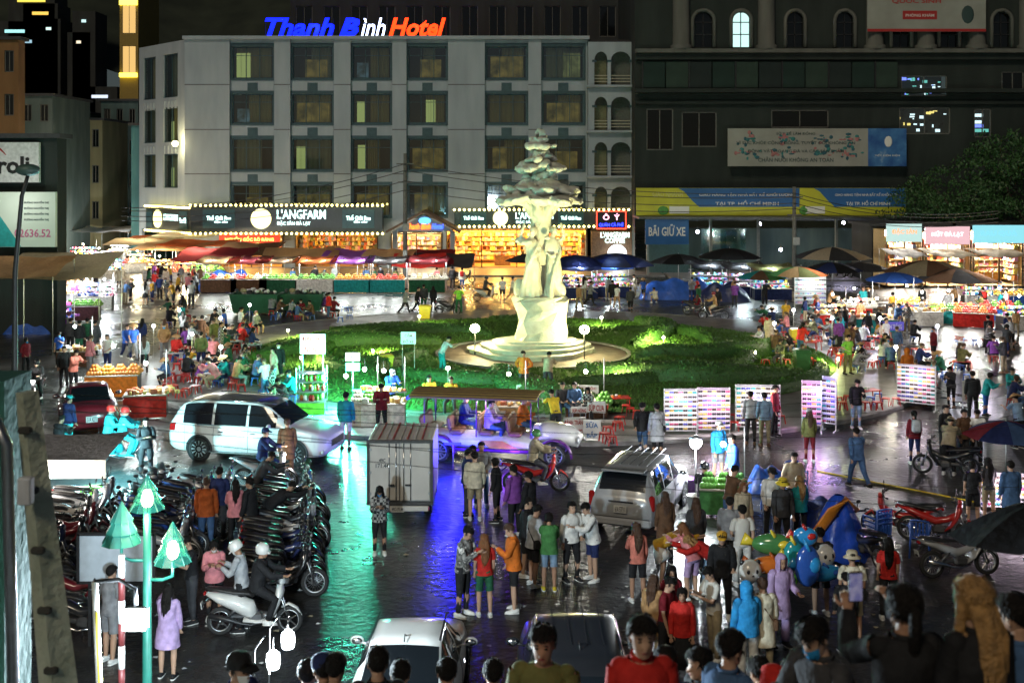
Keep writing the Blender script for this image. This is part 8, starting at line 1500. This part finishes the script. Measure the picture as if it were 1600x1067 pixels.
 (785, 472, 'stand', 190, 'tee:white', 'shorts:charcoal', 'short', 'black', 'white', 'left of the statue', {}), (800, 470, 'walk', 100, 'tee:cream', 'shorts:khaki', 'short', 'black', 'white', 'left of the statue', {}), (905, 482, 'walk', 200, 'jacket:camel', 'pants:khaki', 'bob', 'black', 'brown', 'right of the statue', {}), (922, 478, 'walk', 90, 'jacket:grey', 'pants:black', 'short', 'black', 'black', 'right of the statue', {}), (957, 478, 'stand', 180, 'jacket:black', 'shorts:black', 'short', 'black', 'white', 'at the toy stall', {}), (964, 482, 'stride', 150, 'tee:white', 'shorts:camel', 'bob', 'black', 'brown', 'at the toy stall', {}), (985, 490, 'walk', 170, 'jacket:charcoal', 'slim:black', 'short', 'black', 'black', 'on the far right road', {}), (1025, 474, 'squat', 200, 'tee:cream', 'shorts:khaki', 'short', 'black', 'white', 'on the far right road', {}),
 (110, 552, 'stand', 176, 'jacket:charcoal', 'pants:black', 'short', 'black', 'black', 'near the violet table', {}), (124, 556, 'stand', 182, 'jacket:black', 'pants:forest', 'short', 'black', 'black', 'near the violet table', {}), (136, 552, 'stand', 190, 'jacket:forest', 'pants:charcoal', 'short', 'black', 'black', 'near the violet table', {}), (148, 556, 'stand', 170, 'coat:charcoal', 'pants:black', 'short', 'black', 'black', 'near the violet table', {}), (198, 562, 'walk', 40, 'jacket:blue', 'pants:navy', 'short', 'black', 'white', 'on the left road', {}), (222, 548, 'stand', 180, 'coat:navy', 'pants:black', 'long', 'black', 'black', 'on the left road', {}), (227, 478, 'stand', 180, 'tee:white', 'skirt:black', 'long', 'black', 'black', 'at the mouth of the lane', {}),
 (100, 606, 'stand', 20, 'jacket:black', 'pants:black', 'short', 'black', 'black', 'behind the red sedan', {}), (115, 612, 'serve', 60, 'jacket:salmon', 'pants:black', 'short', 'black', 'black', 'behind the red sedan', {}), (1325, 585, 'hips', 30, 'tee:lime', 'pants:olive', 'short', 'black', 'black', 'right of the lawn', {}), (1418, 612, 'stand', 190, 'coat:orange', 'pants:charcoal', 'short', 'black', 'black', 'behind the slanting rack', dict(hat='hood:orange')), (1540, 650, 'serve', 60, 'jacket:teal', 'slim:blue', 'bob', 'black', 'black', 'at the right kerb', {}), (1520, 655, 'stand', 170, 'jacket:black', 'pants:black', 'short', 'black', 'black', 'at the right kerb', {}), (1545, 545, 'walk', 190, 'jacket:black', 'pants:black', 'short', 'black', 'black', 'on the right street', {}), (1575, 540, 'walk', 200, 'jacket:navy', 'shorts:red', 'short', 'black', 'black', 'on the right street', {}), (1340, 500, 'serve', 10, 'jacket:pink', 'pants:black', 'bob', 'black', 'black', 'at the right stalls', {}), (1536, 492, 'stand', 182, 'jacket:black', 'pants:charcoal', 'short', 'black', 'black', 'at the bright shops', dict(bag='backpack:red'))]
for (px, py, pose, face, top, low, hair, hcol, sh_, place, ex) in NP: person(isl(px, py), pose, face, top, low, hair, hcol, sh_, place, **ex)
onbike(192, 724, 98, 'ride', 'coat:cyan', 'wide:cyan', .02, hat='helmet:red', shoes='teal', place='the teal scooter'); onbike(192, 724, 98, 'pillion', 'coat:cyan', 'wide:cyan', .42, hat='helmet:red', shoes='teal', place='on the teal scooter')
onbike(416, 764, 84, 'ride', 'jacket:navy', 'pants:denim', .12, hat='cap:navy', place='before the white van'); onbike(838, 768, 92, 'ride', 'jacket:khaki', 'pants:charcoal', .1, hat='helmet:green', place='the dark red motorbike'); onbike(760, 470, 100, 'ride', 'jacket:charcoal', 'pants:black', .1, hat='helmet:charcoal', place='the white scooter'); onbike(1115, 500, 262, 'ride', 'shirt:camel', 'shorts:beige', .1, hat='helmet:maroon', place='the far black motorbike'); onbike(57, 632, 8, 'ride', 'jacket:charcoal', 'pants:black', .1, hat='helmet:black', place='behind the red sedan'); onbike(398, 990, 93, 'ride', 'jacket:black', 'pants:black', -.05, hat='helmet:white', place='the white scooter')
for y, x, tc, fc in ((-.62, .3, 'jacket:orange', 78), (.28, -.3, 'hoodie:lilac', 82), (1.2, .3, 'jacket:navy', 80), (.3, .35, 'shirt:white', 85)): 
    p = tm.matrix_basis @ Vector((x, y + .02, .50)); person(p, 'chair', fc, tc, 'pants:denim', place='on the tram seats')
# on the stairs near the camera
def on_stairs(px, py, pose, face, top, low, hair='short', hc='black', label=None, **k):
    Y = .97 / (.533 - (py - HY) / 1800) ; return person(Vector((Xa(px, Y), Y, stair_z(Y))), pose, face, top, low, hair, hc, label=label, group='people on the stairs', fine=True, **k)
ph_ = on_stairs(1414, 932, 'photo', 186, 'jacket:black', 'pants:black', 'tail', 'black', 'dark haired person in black photographing the square with a phone'); on_stairs(1530, 922, 'stand', 200, 'jacket:black', 'pants:black', 'long', 'blond', 'person with long blond hair in black seen from behind', bag='sling:camel')
person(Vector((Xa(1002, 6.7), 6.7, stair_z(6.7))), 'stand', 4, 'jacket:red', 'pants:black', 'tail', 'black', label='smiling person in red jacket facing the camera', group='people on the stairs', fine=True); on_stairs(850, 1010, 'stand', 350, 'tee:olive', 'pants:black', 'short', 'black', 'person in olive T-shirt and glasses before the black car'); on_stairs(1292, 985, 'phone', 300, 'jacket:charcoal', 'pants:black', 'short', 'black', 'person in dark jacket and blue mask looking down', mask='azure', h=.97)
on_stairs(1100, 1042, 'stand', 285, 'jacket:charcoal', 'pants:black', 'short', 'black', 'person with glasses in profile at the bottom centre right'); on_stairs(1136, 1000, 'stand', 130, 'jacket:denim', 'pants:black', 'bun', 'black', 'person in blue grey jacket with hair tied up'); on_stairs(1040, 1012, 'stand', 176, 'jacket:navy', 'pants:black', 'short', 'black', 'person in navy jacket with backpack behind the red jacket', bag='backpack:navy', h=.9); on_stairs(1215, 1002, 'stand', 240, 'hoodie:red', 'pants:black', 'short', 'black', 'small person in bright red hood', hat='hood:red', h=.8)
for px, py, f, tc, nm, ex in ((590, 1046, 185, 'jacket:black', 'person with short hair in front of the white sedan window', {}), (522, 1054, 170, 'jacket:charcoal', 'person in dark top at the bottom edge left of the white sedan', {}), (506, 1055, 200, 'jacket:navy', 'person in navy cap at the bottom edge', dict(hat='cap:navy')), (480, 1062, 180, 'jacket:black', 'leftmost bare head at the bottom edge near the jar lamps', {}), (625, 1063, 178, 'jacket:brown', 'head just right of the short haired person at the bottom', {}), (698, 1060, 182, 'jacket:black', 'broad dark head before the white sedan rear corner', {}), (770, 1062, 175, 'jacket:black', 'dark head between the two bottom cars', {}), (368, 1050, 60, 'jacket:navy', 'person in dark cap beside the vendor tray', dict(hat='cap:black', mask='white')), (1235, 1062, 170, 'jacket:black', 'dark haired person at the bottom edge under the red hood', {}), (1190, 1058, 200, 'coat:charcoal', 'person in charcoal coat at the bottom edge', {}), (1310, 1050, 190, 'jacket:forest', 'person in dark green top at the bottom edge', dict(hair='long', hc='auburn')), (1595, 975, 215, 'jacket:denim', 'person in denim at the right edge', {})): on_stairs(px, py, 'stand', f, tc, 'pants:black', label=nm, **ex)
p3 = ph_.location + Vector((-.13, .40, 1.44)); t = thing('phone', 'lit phone held up by the dark haired person in black', 'phone', p3, R(6)); MB().box((0, 0, 0), (.078, .01, .16), bev=.004).build('case', BLK, t); MB().box((0, -.007, 0), (.07, .003, .145)).build('screen', ramp_mat('phone_screen', [(.4, (.05, .05, .2)), (.6, (.5, .5, .6))], 18, .2), t); _M['phone_screen'].node_tree.nodes['Principled BSDF'].inputs['Emission Color'].default_value = (.35, .35, .75, 1); _M['phone_screen'].node_tree.nodes['Principled BSDF'].inputs['Emission Strength'].default_value = .12
# wider crowd, place by place
TOPS = ['jacket:black', 'jacket:charcoal', 'hoodie:grey', 'jacket:navy', 'tee:white', 'shirt:denim', 'jacket:maroon', 'hoodie:black', 'coat:brown', 'jacket:forest', 'puffer:red', 'hoodie:pink', 'jacket:camel', 'tee:blue', 'jacket:olive', 'coat:beige', 'shirt:silver', 'tee:mustard', 'jacket:purple', 'hoodie:teal', 'shirt:plaid', 'tee:striped', 'jacket:camo']
LOWS = ['pants:black', 'slim:black', 'pants:denim', 'pants:charcoal', 'slim:navy', 'pants:khaki', 'shorts:black', 'pants:grey']
def crowd(n, x0, x1, y0, y1, place, seat, seed, faces=(0, 360)):
    r = random.Random(seed); used = []
    for _ in range(n):
        for _t in range(30):
            px, py = r.uniform(x0, x1), r.uniform(y0, y1); p = isl(px, py)
            if all((p - q).length > .55 for q in used): break
        used.append(p); s = r.random() < seat
        person(p, r.choice(['sit', 'sit', 'sit2', 'sitlean']) if s else r.choice(['stand', 'relax', 'text1', 'walk', 'stride', 'pocket', 'serve', 'phone']), r.uniform(*faces), r.choice(TOPS), r.choice(LOWS), r.choice(['short', 'short', 'short', 'long', 'bob', 'tail']), r.choice(['black', 'black', 'brown']), r.choice(['white', 'black', 'brown']), place, h=r.uniform(.94, 1.05), hat=r.choice([None] * 7 + ['cap:black', 'cone:camel']), mask=r.choice([None, None, None, 'azure', 'white']))
        if s: stool(p, r.choice(['red', 'red', 'blue']), 'plastic stool under a seated diner ' + place)
crowd(30, 115, 320, 442, 482, 'in the left market lane', 0, 1); crowd(40, 255, 405, 508, 606, 'left of the lawn', .85, 2); crowd(10, 250, 400, 500, 560, 'left of the lawn', 0, 3, (90, 270)); crowd(10, 375, 520, 486, 503, 'at the far left lawn edge', .6, 4); crowd(9, 420, 700, 449, 452, 'behind the fruit tables', 0, 5, (-40, 40)); crowd(44, 1180, 1440, 498, 582, 'right of the lawn', .85, 6); crowd(9, 1190, 1400, 495, 560, 'right of the lawn', 0, 7, (90, 270)); crowd(20, 1285, 1600, 478, 535, 'in the right market', .1, 8); crowd(18, 1425, 1590, 545, 640, 'at the right kerb', .5, 9); crowd(8, 880, 1010, 462, 470, 'among the right stalls', 0, 10); crowd(8, 1080, 1230, 468, 492, 'near the parking shed', .2, 11); crowd(6, 40, 250, 560, 600, 'on the left road', .2, 12); crowd(6, 395, 470, 600, 640, 'behind the white van', .6, 13)
# ================================================================== labels: one per thing
def ordinals():
    words = ['leftmost', 'second from left', 'third from left', 'fourth from left', 'fifth from left', 'sixth from left', 'seventh from left', 'eighth from left', 'ninth from left', 'tenth from left', 'eleventh from left', 'twelfth from left']
    bpy.context.view_layer.update(); by = {}
    for o in THINGS: by.setdefault(o['label'], []).append(o)
    for lab, L in by.items():
        if len(L) < 2: continue
        L.sort(key=lambda o: o.matrix_world.translation.x / max(1, o.matrix_world.translation.y)); n = len(L)
        if n > 12 or any(o.get('share') for o in L): continue
        for i, o in enumerate(L):
            w = words[i] if i < n - 1 or n > 12 else 'rightmost'
            if n == 2: w = 'the left one' if i == 0 else 'the right one'
            o['label'] = lab + ', ' + w
ordinals()
bpy.data.scenes.remove(TS)
for o in THINGS:
    if 'share' in o.keys(): del o['share']
